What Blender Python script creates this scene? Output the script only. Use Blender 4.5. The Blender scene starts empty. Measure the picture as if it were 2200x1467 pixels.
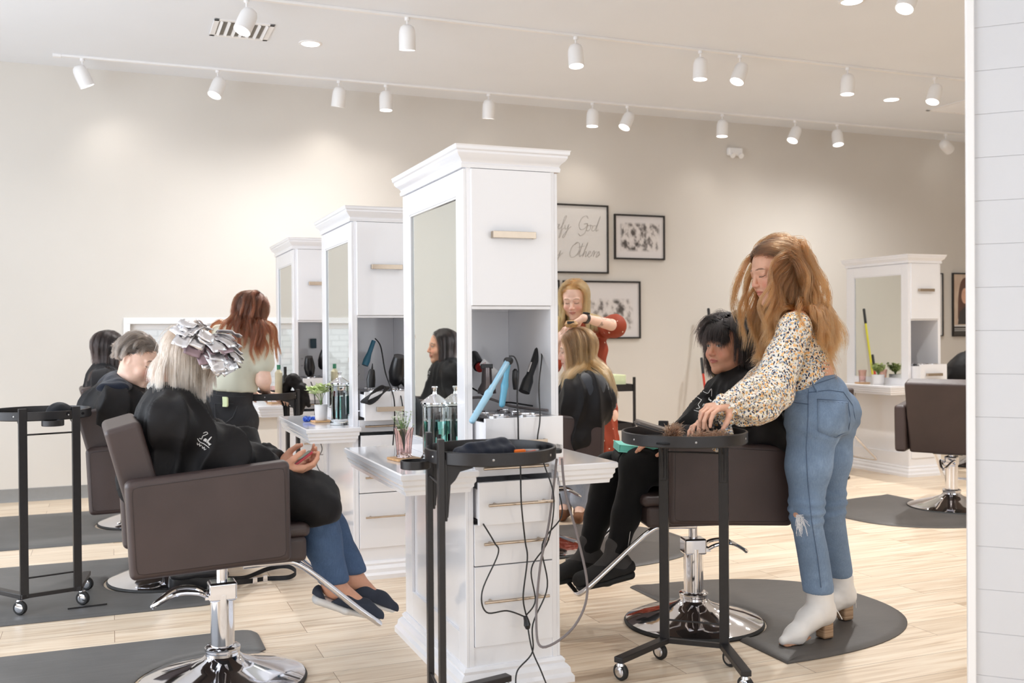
import bpy, bmesh, math, random
import numpy as np
from mathutils import Vector, Matrix, Euler
random.seed(7); np.random.seed(7)
PI = math.pi
sc = bpy.context.scene
C = bpy.context.collection

# ------------------------------------------------------------------ camera
F_PX, YAW, PITCH, ROLL, CAM_H = 2154.47, 0.3799, 0.0083, -0.0072, 1.28
_F = Vector((math.sin(YAW) * math.cos(PITCH), math.cos(YAW) * math.cos(PITCH), -math.sin(PITCH)))
_R0 = Vector((math.cos(YAW), -math.sin(YAW), 0))
_U0 = _R0.cross(_F)
_c, _s = math.cos(ROLL), math.sin(ROLL)
_R = _R0 * _c + _U0 * _s
_U = _U0 * _c - _R0 * _s
cam_data = bpy.data.cameras.new('camera')
cam = bpy.data.objects.new('camera', cam_data)
C.objects.link(cam)
cam.matrix_world = Matrix(((_R.x, _U.x, -_F.x, 0), (_R.y, _U.y, -_F.y, 0), (_R.z, _U.z, -_F.z, CAM_H), (0, 0, 0, 1)))
cam_data.sensor_width = 36
cam_data.lens = F_PX / 2200 * 36
cam_data.clip_start = 0.05
cam_data.dof.use_dof = True
cam_data.dof.focus_distance = 4.4
cam_data.dof.aperture_fstop = 3.5
sc.camera = cam

# ------------------------------------------------------------------ world, daylight, exposure
sc.view_settings.view_transform = 'Standard'
sc.view_settings.look = 'None'
sc.view_settings.gamma = 1
sc.view_settings.exposure = EXPO = -0.10
wd = bpy.data.worlds.new('world'); sc.world = wd; wd.use_nodes = True
bg = wd.node_tree.nodes['Background']
bg.inputs[0].default_value = (0.93, 0.96, 1.0, 1); bg.inputs[1].default_value = 1.5
sc.cycles.max_bounces = 10
sc.cycles.diffuse_bounces = 7
sc.cycles.glossy_bounces = 4
sc.cycles.transmission_bounces = 8
sc.cycles.transparent_max_bounces = 8
sc.cycles.sample_clamp_indirect = 4
sc.cycles.caustics_reflective = False
sc.cycles.caustics_refractive = False
sc.cycles.use_denoising = True

ROOM = dict(x0=-3.2, x1=10.4, y0=-2.6, y1=8.637, h=3.40)

def area_light(name, loc, rot, sx, sy, power, col):
    l = bpy.data.lights.new(name, 'AREA'); l.shape = 'RECTANGLE'; l.size = sx; l.size_y = sy
    l.energy = power; l.color = col
    o = bpy.data.objects.new(name, l); C.objects.link(o); o.location = loc; o.rotation_euler = rot
    return o
# daylight entering by the shop windows behind the camera and in the side wall
area_light('daylight_rear', (1.6, ROOM['y0'] + 0.12, 1.75), (PI / 2, 0, 0), 9.2, 2.8, 48, (0.92, 0.96, 1.0))
area_light('daylight_side', (ROOM['x0'] + 0.12, 4.2, 1.75), (PI / 2, 0, -PI / 2), 6.2, 2.8, 215, (0.80, 0.89, 1.0))

# ------------------------------------------------------------------ helpers
def at(u, v, X=None, Y=None, Z=None, D=None):
    """point of the place seen at photo pixel (u, v) on the plane X=, Y=, Z= or at depth D"""
    x = (u - 1100) / F_PX; y = -(v - 733.5) / F_PX
    d = _F + _R * x + _U * y
    if X is not None: t = X / d.x
    elif Y is not None: t = Y / d.y
    elif Z is not None: t = (Z - CAM_H) / d.z
    else: t = D
    return Vector((0, 0, CAM_H)) + d * t

def V(*a): return Vector(a)

def put(name, me, parent=None, mat=None, loc=None, rot=None):
    o = bpy.data.objects.new(name, me); C.objects.link(o)
    if mat is not None and not me.materials:
        for m in (mat if isinstance(mat, (list, tuple)) else [mat]): me.materials.append(m)
    if parent is not None: o.parent = parent
    if loc is not None: o.location = loc
    if rot is not None: o.rotation_euler = rot
    return o

def thing(name, label, cat, loc=(0, 0, 0), rz=0.0, group=None):
    o = bpy.data.objects.new(name, None); C.objects.link(o)
    o.empty_display_size = 0.05
    o.location = loc; o.rotation_euler = (0, 0, rz)
    o['label'] = label; o['category'] = cat
    if group: o['group'] = group
    return o

def tag(o, label, cat, group=None):
    o['label'] = label; o['category'] = cat
    if group: o['group'] = group
    return o

def struct(o):
    o['kind'] = 'structure'; return o

def dup(root, loc, rz=None, label=None, group=None):
    r = root.copy(); C.objects.link(r); r.location = loc
    if rz is not None: r.rotation_euler = (root.rotation_euler[0], root.rotation_euler[1], rz)
    if label: r['label'] = label
    if group: r['group'] = group
    for ch in list(root.children):
        c = ch.copy(); C.objects.link(c); c.parent = r
        for g in list(ch.children):
            d = g.copy(); C.objects.link(d); d.parent = c
    return r

class MB:
    """collects simple solids and links them as one mesh object"""
    def __init__(s): s.v = []; s.f = []; s.m = []; s.cm = 0
    def add(s, vs, fs):
        b = len(s.v); s.v += [tuple(p) for p in vs]; s.f += [tuple(i + b for i in f) for f in fs]; s.m += [s.cm] * len(fs)
        return s
    def box(s, x0, x1, y0, y1, z0, z1, M=None):
        vs = [Vector((x, y, z)) for z in (z0, z1) for y in (y0, y1) for x in (x0, x1)]
        if M is not None: vs = [M @ p for p in vs]
        return s.add(vs, [(0, 2, 3, 1), (4, 5, 7, 6), (0, 1, 5, 4), (2, 6, 7, 3), (0, 4, 6, 2), (1, 3, 7, 5)])
    def lathe(s, prof, c=(0, 0, 0), n=32, M=None, close=True):
        vs = []
        for r, z in prof:
            for i in range(n):
                a = 2 * PI * i / n
                vs.append(Vector((c[0] + r * math.cos(a), c[1] + r * math.sin(a), c[2] + z)))
        if M is not None: vs = [M @ p for p in vs]
        fs = []
        for j in range(len(prof) - 1):
            for i in range(n):
                k = (i + 1) % n
                fs.append((j * n + i, j * n + k, (j + 1) * n + k, (j + 1) * n + i))
        if close:
            fs.append(tuple(range(n))[::-1]); b = (len(prof) - 1) * n; fs.append(tuple(range(b, b + n)))
        return s.add(vs, fs)
    def cyl(s, p0, p1, r0, r1=None, n=16, caps=True):
        return s.tube([p0, p1], [r0, r0 if r1 is None else r1], n=n, caps=caps)
    def tube(s, pts, r, n=8, caps=True, closed=False, flat=1.0, up=None):
        pts = [Vector(p) for p in pts]; m = len(pts)
        rs = r if isinstance(r, (list, tuple)) else [r] * m
        T = []
        for i in range(m):
            if closed: d = pts[(i + 1) % m] - pts[i - 1]
            else: d = pts[min(i + 1, m - 1)] - pts[max(i - 1, 0)]
            if d.length < 1e-9: d = Vector((0, 0, 1))
            T.append(d.normalized())
        u = Vector(up) if up is not None else (Vector((0, 0, 1)) if abs(T[0].z) < 0.9 else Vector((1, 0, 0)))
        N = (u - T[0] * u.dot(T[0])).normalized()
        vs = []
        for i in range(m):
            if up is not None: u = Vector(up); N = (u - T[i] * u.dot(T[i])).normalized()
            else:
                N = N - T[i] * N.dot(T[i])
                N = N.normalized() if N.length > 1e-6 else Vector((1, 0, 0))
            B = T[i].cross(N)
            for k in range(n):
                a = 2 * PI * k / n + (PI / n if n == 4 else 0)
                vs.append(pts[i] + (N * math.cos(a) + B * math.sin(a) * flat) * rs[i])
        fs = []
        for i in range(m if closed else m - 1):
            j = (i + 1) % m
            for k in range(n):
                l = (k + 1) % n
                fs.append((i * n + k, i * n + l, j * n + l, j * n + k))
        if caps and not closed:
            fs.append(tuple(range(n))[::-1]); b = (m - 1) * n; fs.append(tuple(range(b, b + n)))
        return s.add(vs, fs)
    def prism(s, poly, z0, z1, M=None):
        n = len(poly)
        vs = [Vector((p[0], p[1], z0)) for p in poly] + [Vector((p[0], p[1], z1)) for p in poly]
        if M is not None: vs = [M @ p for p in vs]
        fs = [tuple(range(n))[::-1], tuple(range(n, 2 * n))] + [(i, (i + 1) % n, n + (i + 1) % n, n + i) for i in range(n)]
        return s.add(vs, fs)
    def mold(s, x0, x1, y0, y1, prof):
        """moulding: prof = (offset outward, z) swept round a rectangle"""
        n = len(prof); vs = []
        for (cx, cy, sx, sy) in ((x0, y0, -1, -1), (x1, y0, 1, -1), (x1, y1, 1, 1), (x0, y1, -1, 1)):
            for o, z in prof: vs.append((cx + sx * o, cy + sy * o, z))
        fs = []
        for k in range(4):
            l = (k + 1) % 4
            for j in range(n - 1): fs.append((k * n + j, l * n + j, l * n + j + 1, k * n + j + 1))
        fs.append((0, 3 * n, 2 * n, n)); fs.append((n - 1, 2 * n - 1, 3 * n - 1, 4 * n - 1))
        return s.add(vs, fs)
    def mesh(s, name='m', smooth=35):
        me = bpy.data.meshes.new(name); me.from_pydata(s.v, [], s.f)
        if max(s.m, default=0) > 0: me.polygons.foreach_set('material_index', s.m)
        bm = bmesh.new(); bm.from_mesh(me); bmesh.ops.recalc_face_normals(bm, faces=bm.faces); bm.to_mesh(me); bm.free()
        if smooth:
            me.shade_smooth(); me.set_sharp_from_angle(angle=math.radians(smooth))
        me.update()
        return me
    def build(s, name, mat, parent=None, bevel=0, seg=2, smooth=35, loc=None, rot=None):
        o = put(name, s.mesh(name, smooth), parent, mat, loc, rot)
        if bevel:
            b = o.modifiers.new('bevel', 'BEVEL'); b.width = bevel; b.segments = seg; b.limit_method = 'ANGLE'; b.angle_limit = math.radians(40); b.harden_normals = True
        return o

def rrect(w, h, r, n=6, cx=0, cy=0):
    out = []
    for (sx, sy, a0) in ((1, 1, 0), (-1, 1, PI / 2), (-1, -1, PI), (1, -1, 1.5 * PI)):
        for i in range(n + 1):
            a = a0 + PI / 2 * i / n
            out.append((cx + sx * (w / 2 - r) + r * math.cos(a), cy + sy * (h / 2 - r) + r * math.sin(a)))
    return out

def spline(pts, n=8):
    """Catmull-Rom through pts"""
    P = [Vector(p) for p in pts]; out = []
    for i in range(len(P) - 1):
        a = P[max(i - 1, 0)]; b = P[i]; c = P[i + 1]; d = P[min(i + 2, len(P) - 1)]
        for k in range(n):
            t = k / n
            out.append(0.5 * ((2 * b) + (c - a) * t + (2 * a - 5 * b + 4 * c - d) * t * t + (3 * b - a - 3 * c + d) * t ** 3))
    out.append(P[-1]); return out

# ------------------------------------------------------------------ materials
def srgb(r, g, b):
    return tuple(((c / 255) / 12.92 if c / 255 <= 0.04045 else ((c / 255 + 0.055) / 1.055) ** 2.4) for c in (r, g, b)) + (1,)

class NT:
    def __init__(s, name):
        s.m = bpy.data.materials.new(name); s.m.use_nodes = True
        s.t = s.m.node_tree; s.b = s.t.nodes['Principled BSDF']; s.out = s.t.nodes['Material Output']
    def n(s, typ, **kw):
        x = s.t.nodes.new(typ)
        for k, v in kw.items():
            if k.startswith('i_'):
                key = k[2:]
                key = int(key) if key.isdigit() else key.replace('_', ' ')
                x.inputs[key].default_value = v
            else: setattr(x, k, v)
        return x
    def l(s, a, b): s.t.links.new(a, b); return s
    def coord(s, kind='Object', scale=(1, 1, 1), rot=(0, 0, 0)):
        tc = s.n('ShaderNodeTexCoord'); mp = s.n('ShaderNodeMapping')
        mp.inputs['Scale'].default_value = scale; mp.inputs['Rotation'].default_value = rot
        s.l(tc.outputs[kind], mp.inputs[0]); return mp.outputs[0]
    def noise(s, vec, scale, detail=2, rough=0.5):
        x = s.n('ShaderNodeTexNoise'); x.inputs['Scale'].default_value = scale; x.inputs['Detail'].default_value = detail
        x.inputs['Roughness'].default_value = rough; s.l(vec, x.inputs['Vector']); return x.outputs[0]
    def ramp(s, fac, stops, interp='LINEAR'):
        r = s.n('ShaderNodeValToRGB'); cr = r.color_ramp; cr.interpolation = interp
        while len(cr.elements) < len(stops): cr.elements.new(0.5)
        for e, (p, c) in zip(cr.elements, stops): e.position = p; e.color = c
        s.l(fac, r.inputs[0]); return r.outputs[0]
    def mix(s, fac, a, b, mode='MIX'):
        x = s.n('ShaderNodeMix', data_type='RGBA', blend_type=mode)
        for sock, val in ((x.inputs[0], fac), (x.inputs[6], a), (x.inputs[7], b)):
            if isinstance(val, bpy.types.NodeSocket): s.l(val, sock)
            else: sock.default_value = val
        return x.outputs[2]
    def math(s, op, a, b=0.0):
        x = s.n('ShaderNodeMath', operation=op)
        for sock, val in ((x.inputs[0], a), (x.inputs[1], b)):
            if isinstance(val, bpy.types.NodeSocket): s.l(val, sock)
            else: sock.default_value = val
        return x.outputs[0]
    def col(s, c):
        if isinstance(c, bpy.types.NodeSocket): s.l(c, s.b.inputs['Base Color'])
        else: s.b.inputs['Base Color'].default_value = c
        return s
    def rough(s, r):
        if isinstance(r, bpy.types.NodeSocket): s.l(r, s.b.inputs['Roughness'])
        else: s.b.inputs['Roughness'].default_value = r
        return s
    def bump(s, h, strength=0.2, dist=0.01):
        x = s.n('ShaderNodeBump'); x.inputs['Strength'].default_value = strength; x.inputs['Distance'].default_value = dist
        s.l(h, x.inputs['Height']); s.l(x.outputs[0], s.b.inputs['Normal']); return s
    def set(s, **kw):
        for k, v in kw.items(): s.b.inputs[k.replace('_', ' ')].default_value = v
        return s

def plain(name, rgb, rough=0.5, metal=0.0, var=0.04, nscale=30, bump=0.0, bscale=200, **kw):
    """a procedural material: base colour with slight noise variation, optional fine bump"""
    t = NT(name); c = srgb(*rgb); vec = t.coord('Object')
    if var:
        nz = t.noise(vec, nscale, 3)
        a = tuple(max(0, x * (1 - var)) for x in c[:3]) + (1,); b = tuple(min(1, x * (1 + var)) for x in c[:3]) + (1,)
        t.col(t.ramp(nz, [(0.3, a), (0.7, b)]))
    else: t.col(c)
    t.rough(rough); t.b.inputs['Metallic'].default_value = metal
    if bump: t.bump(t.noise(vec, bscale, 2), bump, 0.002)
    t.set(**kw)
    return t.m

def emitter(name, rgb, strength):
    t = NT(name); t.col((0.9, 0.9, 0.9, 1)); t.b.inputs['Emission Color'].default_value = rgb + (1,); t.b.inputs['Emission Strength'].default_value = strength
    return t.m

M = {}
M['white_lacquer'] = plain('white_lacquer', (238, 238, 241), 0.12, var=0.006, nscale=3, Coat_Weight=0.4, Coat_Roughness=0.05)
M['white_paint'] = plain('white_paint', (236, 235, 235), 0.45, var=0.01, nscale=8)
M['ceiling_paint'] = plain('ceiling_paint', (228, 231, 236), 0.9, var=0.012, nscale=1.5, bump=0.15, bscale=90)
M['black_metal'] = plain('black_metal', (42, 40, 41), 0.38, 0.25, var=0.08, nscale=60, bump=0.06, bscale=700)
M['chrome'] = plain('chrome', (226, 226, 230), 0.06, 1.0, var=0.01)
M['steel'] = plain('brushed_steel', (188, 186, 186), 0.3, 1.0, var=0.05, nscale=40)
M['nickel'] = plain('satin_nickel', (196, 180, 162), 0.24, 1.0, var=0.03)
M['rubber'] = plain('rubber', (30, 30, 30), 0.6)
M['black_plastic'] = plain('black_plastic', (24, 24, 26), 0.3, var=0.06)
M['cord'] = plain('cord_rubber', (30, 29, 30), 0.5)
M['grey_cord'] = plain('grey_cord', (120, 112, 112), 0.5)
M['mirror'] = plain('mirror_glass', (236, 240, 236), 0.015, 1.0, var=0)
M['lamp_on'] = emitter('lamp_on', (1.0, 0.97, 0.93), 9.0)
M['trim'] = M['white_paint']
def glass(name, rgb=(250, 252, 252), rough=0.02, ior=1.45):
    t = NT(name); t.col(srgb(*rgb)); t.rough(rough); t.set(Transmission_Weight=1.0, IOR=ior); return t.m
M['glass'] = glass('clear_glass')
def leather(name, rgb, rough=0.42):
    t = NT(name); vec = t.coord('Object'); c = srgb(*rgb)
    nz = t.noise(vec, 6, 3)
    t.col(t.ramp(nz, [(0.3, tuple(x * .88 for x in c[:3]) + (1,)), (0.7, tuple(min(1, x * 1.1) for x in c[:3]) + (1,))]))
    t.rough(rough)
    vo = t.n('ShaderNodeTexVoronoi'); vo.inputs['Scale'].default_value = 420; t.l(vec, vo.inputs['Vector'])
    t.bump(vo.outputs[0], 0.22, 0.0012); return t.m
M['leather'] = leather('brown_vinyl', (65, 52, 50))
M['leather_pipe'] = leather('dark_piping', (46, 34, 33))
def fabric(name, rgb, rough=0.85, var=0.12, scale=260, sheen=0.15):
    t = NT(name); vec = t.coord('Object'); c = srgb(*rgb)
    nz = t.noise(vec, 5, 4)
    t.col(t.ramp(nz, [(0.3, tuple(x * (1 - var) for x in c[:3]) + (1,)), (0.7, tuple(min(1, x * (1 + var)) for x in c[:3]) + (1,))]))
    t.rough(rough); t.bump(t.noise(vec, scale, 2), 0.25, 0.002)
    t.set(Sheen_Weight=sheen, Sheen_Roughness=0.5, Specular_IOR_Level=0.22); return t.m
# ------------------------------------------------------------------ room shell
def wall_mat():
    t = NT('greige_wall'); vec = t.coord('Object')
    nz = t.noise(vec, 0.8, 4)
    t.col(t.ramp(nz, [(0.35, srgb(206, 201, 194)), (0.65, srgb(211, 206, 199))])).rough(0.85)
    t.bump(t.noise(vec, 160, 3), 0.12, 0.002); return t.m
M['wall'] = wall_mat()
def floor_mat():
    t = NT('oak_planks'); vec = t.coord('Object')
    br = t.n('ShaderNodeTexBrick'); br.offset = 0.37; br.squash = 1.0
    br.inputs['Scale'].default_value = 1.0; br.inputs['Brick Width'].default_value = 1.22; br.inputs['Row Height'].default_value = 0.18
    br.inputs['Mortar Size'].default_value = 0.0016; br.inputs['Mortar Smooth'].default_value = 0.3
    br.inputs['Color1'].default_value = (0, 0, 0, 1); br.inputs['Color2'].default_value = (1, 1, 1, 1); br.inputs['Mortar'].default_value = (0.5, 0.5, 0.5, 1)
    t.l(vec, br.inputs['Vector'])
    gv = t.n('ShaderNodeMapping'); gv.inputs['Scale'].default_value = (0.55, 9.0, 1)
    t.l(vec, gv.inputs[0])
    # shift the grain from plank to plank
    add = t.n('ShaderNodeVectorMath', operation='ADD'); mul = t.n('ShaderNodeVectorMath', operation='MULTIPLY')
    mul.inputs[1].default_value = (7.0, 13.0, 3.0)
    t.l(br.outputs['Color'], mul.inputs[0]); t.l(gv.outputs[0], add.inputs[0]); t.l(mul.outputs[0], add.inputs[1])
    g1 = t.n('ShaderNodeTexNoise'); g1.inputs['Scale'].default_value = 3.2; g1.inputs['Detail'].default_value = 8; g1.inputs['Distortion'].default_value = 1.1
    t.l(add.outputs[0], g1.inputs['Vector'])
    grain = t.ramp(g1.outputs[0], [(0.3, srgb(206, 184, 160)), (0.46, srgb(229, 212, 192)), (0.6, srgb(238, 225, 208)), (0.8, srgb(243, 233, 219))])
    tint = t.ramp(br.outputs['Color'], [(0.0, srgb(236, 230, 221)), (1.0, srgb(255, 252, 246))])
    c = t.mix(1.0, grain, tint, 'MULTIPLY')
    c2 = t.mix(br.outputs['Fac'], c, srgb(150, 124, 98))
    t.col(c2).rough(t.math('ADD', t.math('MULTIPLY', g1.outputs[0], 0.18), 0.26))
    t.bump(t.math('SUBTRACT', g1.outputs[0], br.outputs['Fac']), 0.12, 0.004); return t.m
M['floor'] = floor_mat()
R = ROOM
struct(MB().box(R['x0'] - .2, R['x1'] + .2, R['y0'] - .2, R['y1'] + .2, -.12, 0).build('floor', M['floor'], smooth=0))
struct(MB().box(R['x0'] - .2, R['x1'] + .2, R['y0'] - .2, R['y1'] + .2, R['h'], R['h'] + .12).build('ceiling', M['ceiling_paint'], smooth=0))
def wall_with_holes(name, axis, at_, a0, a1, holes, out):
    """axis 'x': the wall stands at x=at_ and runs along y; out = thickness, signed outward"""
    b = MB()
    def seg(s0, s1, z0, z1):
        if s1 - s0 < 1e-4 or z1 - z0 < 1e-4: return
        lo, hi = min(at_, at_ + out), max(at_, at_ + out)
        if axis == 'x': b.box(lo, hi, s0, s1, z0, z1)
        else: b.box(s0, s1, lo, hi, z0, z1)
    cur = a0
    for (h0, h1, z0, z1) in sorted(holes):
        seg(cur, h0, 0, R['h']); seg(h0, h1, 0, z0); seg(h0, h1, z1, R['h']); cur = h1
    seg(cur, a1, 0, R['h'])
    return struct(b.build(name, M['wall'], smooth=0))
WIN = (0.14, 1.34, 0.62, 1.375)          # window in the back wall: x0 x1 z0 z1
wall_with_holes('wall_back', 'y', R['y1'], R['x0'] - .2, R['x1'] + .2, [WIN], 0.2)
wall_with_holes('wall_left', 'x', R['x0'], R['y0'] - .2, R['y1'], [(.9, 7.5, 0.28, 3.22)], -0.2)
wall_with_holes('wall_front', 'y', R['y0'], R['x0'], R['x1'], [(-2.9, 6.5, 0.28, 3.22)], -0.2)
wall_with_holes('wall_right', 'x', R['x1'], R['y0'] - .2, R['y1'], [], 0.2)

# cove base along the walls
M['base'] = plain('cove_base', (134, 133, 131), 0.55, var=0.03)
def base(name, p0, p1, nrm):
    p0 = Vector(p0); p1 = Vector(p1); nrm = Vector(nrm); b = MB()
    prof = [(0, 0), (0.018, 0), (0.014, 0.006), (0.007, 0.02), (0.006, 0.098), (0, 0.102)]
    vs = [p + nrm * o + Vector((0, 0, z)) for p in (p0, p1) for o, z in prof]
    n = len(prof)
    b.add(vs, [(i, (i + 1) % n, n + (i + 1) % n, n + i) for i in range(n)] + [tuple(range(n)), tuple(range(2 * n - 1, n - 1, -1))])
    return struct(b.build(name, M['base']))
base('baseboard_back', (R['x0'], R['y1'], 0), (R['x1'], R['y1'], 0), (0, -1, 0))
base('baseboard_right', (R['x1'], R['y1'], 0), (R['x1'], R['y0'], 0), (-1, 0, 0))
base('baseboard_left', (R['x0'], R['y0'], 0), (R['x0'], R['y1'], 0), (1, 0, 0))

# windows: frames with mullions, glass panes
def window(name, axis, at_, s0, s1, z0, z1, nm, thick=0.09, back=0.0):
    b = MB(); w = 0.045
    def bx(a0, a1, y0, y1, zz0, zz1):
        if axis == 'x': b.box(at_ + y0, at_ + y1, a0, a1, zz0, zz1)
        else: b.box(a0, a1, at_ + y0, at_ + y1, zz0, zz1)
    bx(s0, s1, 0, thick, z0, z0 + w); bx(s0, s1, 0, thick, z1 - w, z1)
    for k in range(nm + 1):
        a = s0 + (s1 - s0 - w) * k / nm; bx(a, a + w, 0.004, thick - .004, z0 + w, z1 - w)
    o = struct(b.build(name, M['white_paint'], bevel=0.004))
    g = MB(); y = thick * 0.5
    if axis == 'x': g.box(at_ + y, at_ + y + .006, s0 + w, s1 - w, z0 + w, z1 - w)
    else: g.box(s0 + w, s1 - w, at_ + y, at_ + y + .006, z0 + w, z1 - w)
    p = g.build('window_pane', M['pane'], o); return o
def pane_mat():
    t = NT('window_pane_glass')
    tr = t.n('ShaderNodeBsdfTransparent'); gl = t.n('ShaderNodeBsdfGlossy'); mx = t.n('ShaderNodeMixShader')
    gl.inputs['Roughness'].default_value = 0.02; fr = t.n('ShaderNodeFresnel'); fr.inputs[0].default_value = 1.45
    mx.inputs[0].default_value = .05; t.l(tr.outputs[0], mx.inputs[1]); t.l(gl.outputs[0], mx.inputs[2]); t.l(mx.outputs[0], t.out.inputs[0]); return t.m
M['pane'] = pane_mat()
window('window_1', 'y', R['y1'] + .03, WIN[0], WIN[1], WIN[2], WIN[3], 2)
window('window_2', 'x', R['x0'] - .1, 0.9, 7.5, 0.28, 3.22, 5)
window('window_3', 'y', R['y0'] - .1, -2.9, 6.5, 0.28, 3.22, 6)
# casing round the low window in the back wall
b = MB(); x0, x1, z0, z1 = WIN
b.box(x0 - .05, x1 + .05, -.014, 0, z1, z1 + .05); b.box(x0 - .05, x0, -.014, 0, z0, z1); b.box(x1, x1 + .05, -.014, 0, z0, z1)
b.box(x0 - .08, x1 + .08, -.05, 0, z0 - .03, z0)
struct(b.build('trim_1', M['white_paint'], bevel=.003, loc=(0, R['y1'], 0)))
# white painted brick of the neighbouring building, seen through that window
def brick_mat():
    t = NT('white_brick'); vec = t.coord('Object', rot=(PI / 2, 0, 0))
    br = t.n('ShaderNodeTexBrick'); br.inputs['Scale'].default_value = 1; br.inputs['Brick Width'].default_value = 0.21; br.inputs['Row Height'].default_value = 0.075
    br.inputs['Mortar Size'].default_value = 0.008
    br.inputs['Color1'].default_value = srgb(246, 246, 246); br.inputs['Color2'].default_value = srgb(240, 240, 240); br.inputs['Mortar'].default_value = srgb(226, 226, 226)
    t.l(vec, br.inputs['Vector']); t.col(br.outputs['Color']).rough(.8); return t.m
struct(MB().box(-5, 7, 13.0, 13.2, -.1, 3.2).build('exterior_brick_wall', brick_mat(), smooth=0))
struct(MB().box(-5, 7, 8.85, 13.0, -.12, -.02).build('exterior_ground', plain('pavement', (215, 213, 210), .9), smooth=0))

# shiplap wall turned at 45 degrees, close to the camera
def shiplap():
    p = at(2079, 733, Y=2.36); L = 1.5; M4 = Matrix.Translation((p.x, p.y, 0)) @ Matrix.Rotation(-PI / 4, 4, 'Z')
    b = MB(); pitch = 0.1331; z = 2.071 - 20 * pitch
    b.box(0.03, L, 0.0035, 0.12, 0, R['h'], M4)
    z = 0.0078; zs = [0.0]
    z = 2.076 + pitch * 9
    edges = sorted([2.076 + pitch * k for k in range(-16, 10)])
    lo = 0.0
    for e in edges + [R['h']]:
        if e > R['h']: e = R['h']
        if e - lo > 0.01: b.box(0.02, L, 0.0012, 0.0035, lo + .0003, e - .0003, M4)
        lo = e
    struct(b.build('wall_shiplap', M['shiplap'], bevel=0.0007, seg=1))
    t = MB(); t.box(-0.003, 0.021, -0.012, 0.125, 0, R['h'], M4)
    struct(t.build('trim_2', M['white_paint'], bevel=0.003))
M['shiplap'] = plain('shiplap_paint', (208, 209, 213), 0.4, var=0.012, nscale=5, bump=0.05, bscale=60)
shiplap()

# ------------------------------------------------------------------ ceiling fittings
H = R['h']
def track(label, y, x0, x1):
    t = thing('lighting_track', label, 'light track', (0, y, H), 0, None)
    MB().box(x0, x1, -.017, .017, -.018, 0).build('rail', M['white_paint'], t, bevel=.003)
    MB().box(x0 - .06, x0, -.019, .019, -.024, 0).build('end_feed', M['white_paint'], t, bevel=.003)
    return t
track('white ceiling light track closest to the back wall', 8.27, -.33, 9.3)
track('white ceiling light track one row out from the one by the back wall', 6.46, .80, 9.3)
track('white ceiling light track running over the middle of the salon', 4.66, -.6, 9.3)
def head_meshes():
    st = MB(); st.lathe([(.017, 0), (.017, -.02), (.006, -.024), (.006, -.075)], n=16)
    st.box(-.005, .005, -.003, .003, -.13, -.07)
    sh = MB(); sh.lathe([(.0, .072), (.022, .070), (.038, .058), (.046, .036), (.048, .01), (.048, -.075), (.044, -.075), (.044, -.06), (.0, -.06)], n=28, close=False)
    sh.v = [(x * 1.15, y * 1.15, z * 1.12) for x, y, z in sh.v]
    ln = MB(); ln.lathe([(0, -.058), (.0435, -.058), (.0435, -.062), (0, -.062)], n=28, close=False); ln.v = [(x * 1.15, y * 1.15, z * 1.22) for x, y, z in ln.v]
    return st.mesh('stem'), sh.mesh('lamp_shade'), ln.mesh('lamp_lens')
HM = head_meshes()
def spot(px, py, y, tilt, az, label, on=True, power=9):
    """track head whose lens shows at photo pixel (px, py)"""
    zc = H - .019 - .13
    p = at(px, py, Y=y); x = p.x
    t = thing('track_light', label, 'track light', (x, y, H - .018), 0, 'heads of the ceiling tracks')
    s = put('stem', HM[0], t, M['white_paint'])
    rot = Matrix.Rotation(az, 4, 'Z') @ Matrix.Rotation(tilt, 4, 'Y')
    a = put('lamp_shade', HM[1], t, M['white_paint']); a.matrix_local = Matrix.Translation((0, 0, -.13)) @ rot
    l = put('lamp_lens', HM[2] , a, M['lamp_on'] if on else M['white_paint'])
    if on:
        ld = bpy.data.lights.new('bulb', 'SPOT'); ld.energy = power; ld.spot_size = math.radians(125); ld.spot_blend = 1.0; ld.shadow_soft_size = .04; ld.color = (1.0, .94, .87)
        lo = bpy.data.objects.new('bulb', ld); C.objects.link(lo); lo.parent = t
        lo.matrix_local = Matrix.Translation((0, 0, -.13)) @ rot @ Matrix.Translation((0, 0, -.09))
    return t
rows = [('by the back wall', 8.27, [(177, 150, -.45, .3), (468, 190, .45, .6), (728, 205, -.25, 1.9), (829, 200, 0, 0), (1050, 235, -.2, 1.4), (1273, 240, .05, 0), (1348, 258, .5, .2), (1552, 260, .05, 0), (1708, 282, .5, .2), (1799, 288, .25, 1.3)]),
        ('of the next track out', 6.46, [(530, 40, .45, .5), (875, 85, -.2, 1.3), (1237, 120, .15, 1.4), (1505, 130, .05, 0), (1590, 160, .45, .2), (1821, 165, .05, 0), (2008, 195, .4, .2)])]
ordn = ['first', 'second', 'third', 'fourth', 'fifth', 'sixth', 'seventh', 'eighth', 'ninth', 'tenth']
for nm, y, L in rows:
    for i, (px, py, ti, az) in enumerate(L):
        spot(px, py, y, ti, az, 'white cylinder track light, %s head from the window end %s' % (ordn[i], nm))
spot(115, 8, 5.9, .3, 1.2, 'white track light over the metal trolley by the window chairs')
spot(1952, 18, 4.66, .5, .2, 'white track light tilted over the standing stylist in jeans')
spot(2032, 312, 8.27, -1.15, .3, 'unlit white track light turned sideways near the poster', on=False)
def recessed(px, py, label): recessed_at(at(px, py, Z=H), label)
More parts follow.
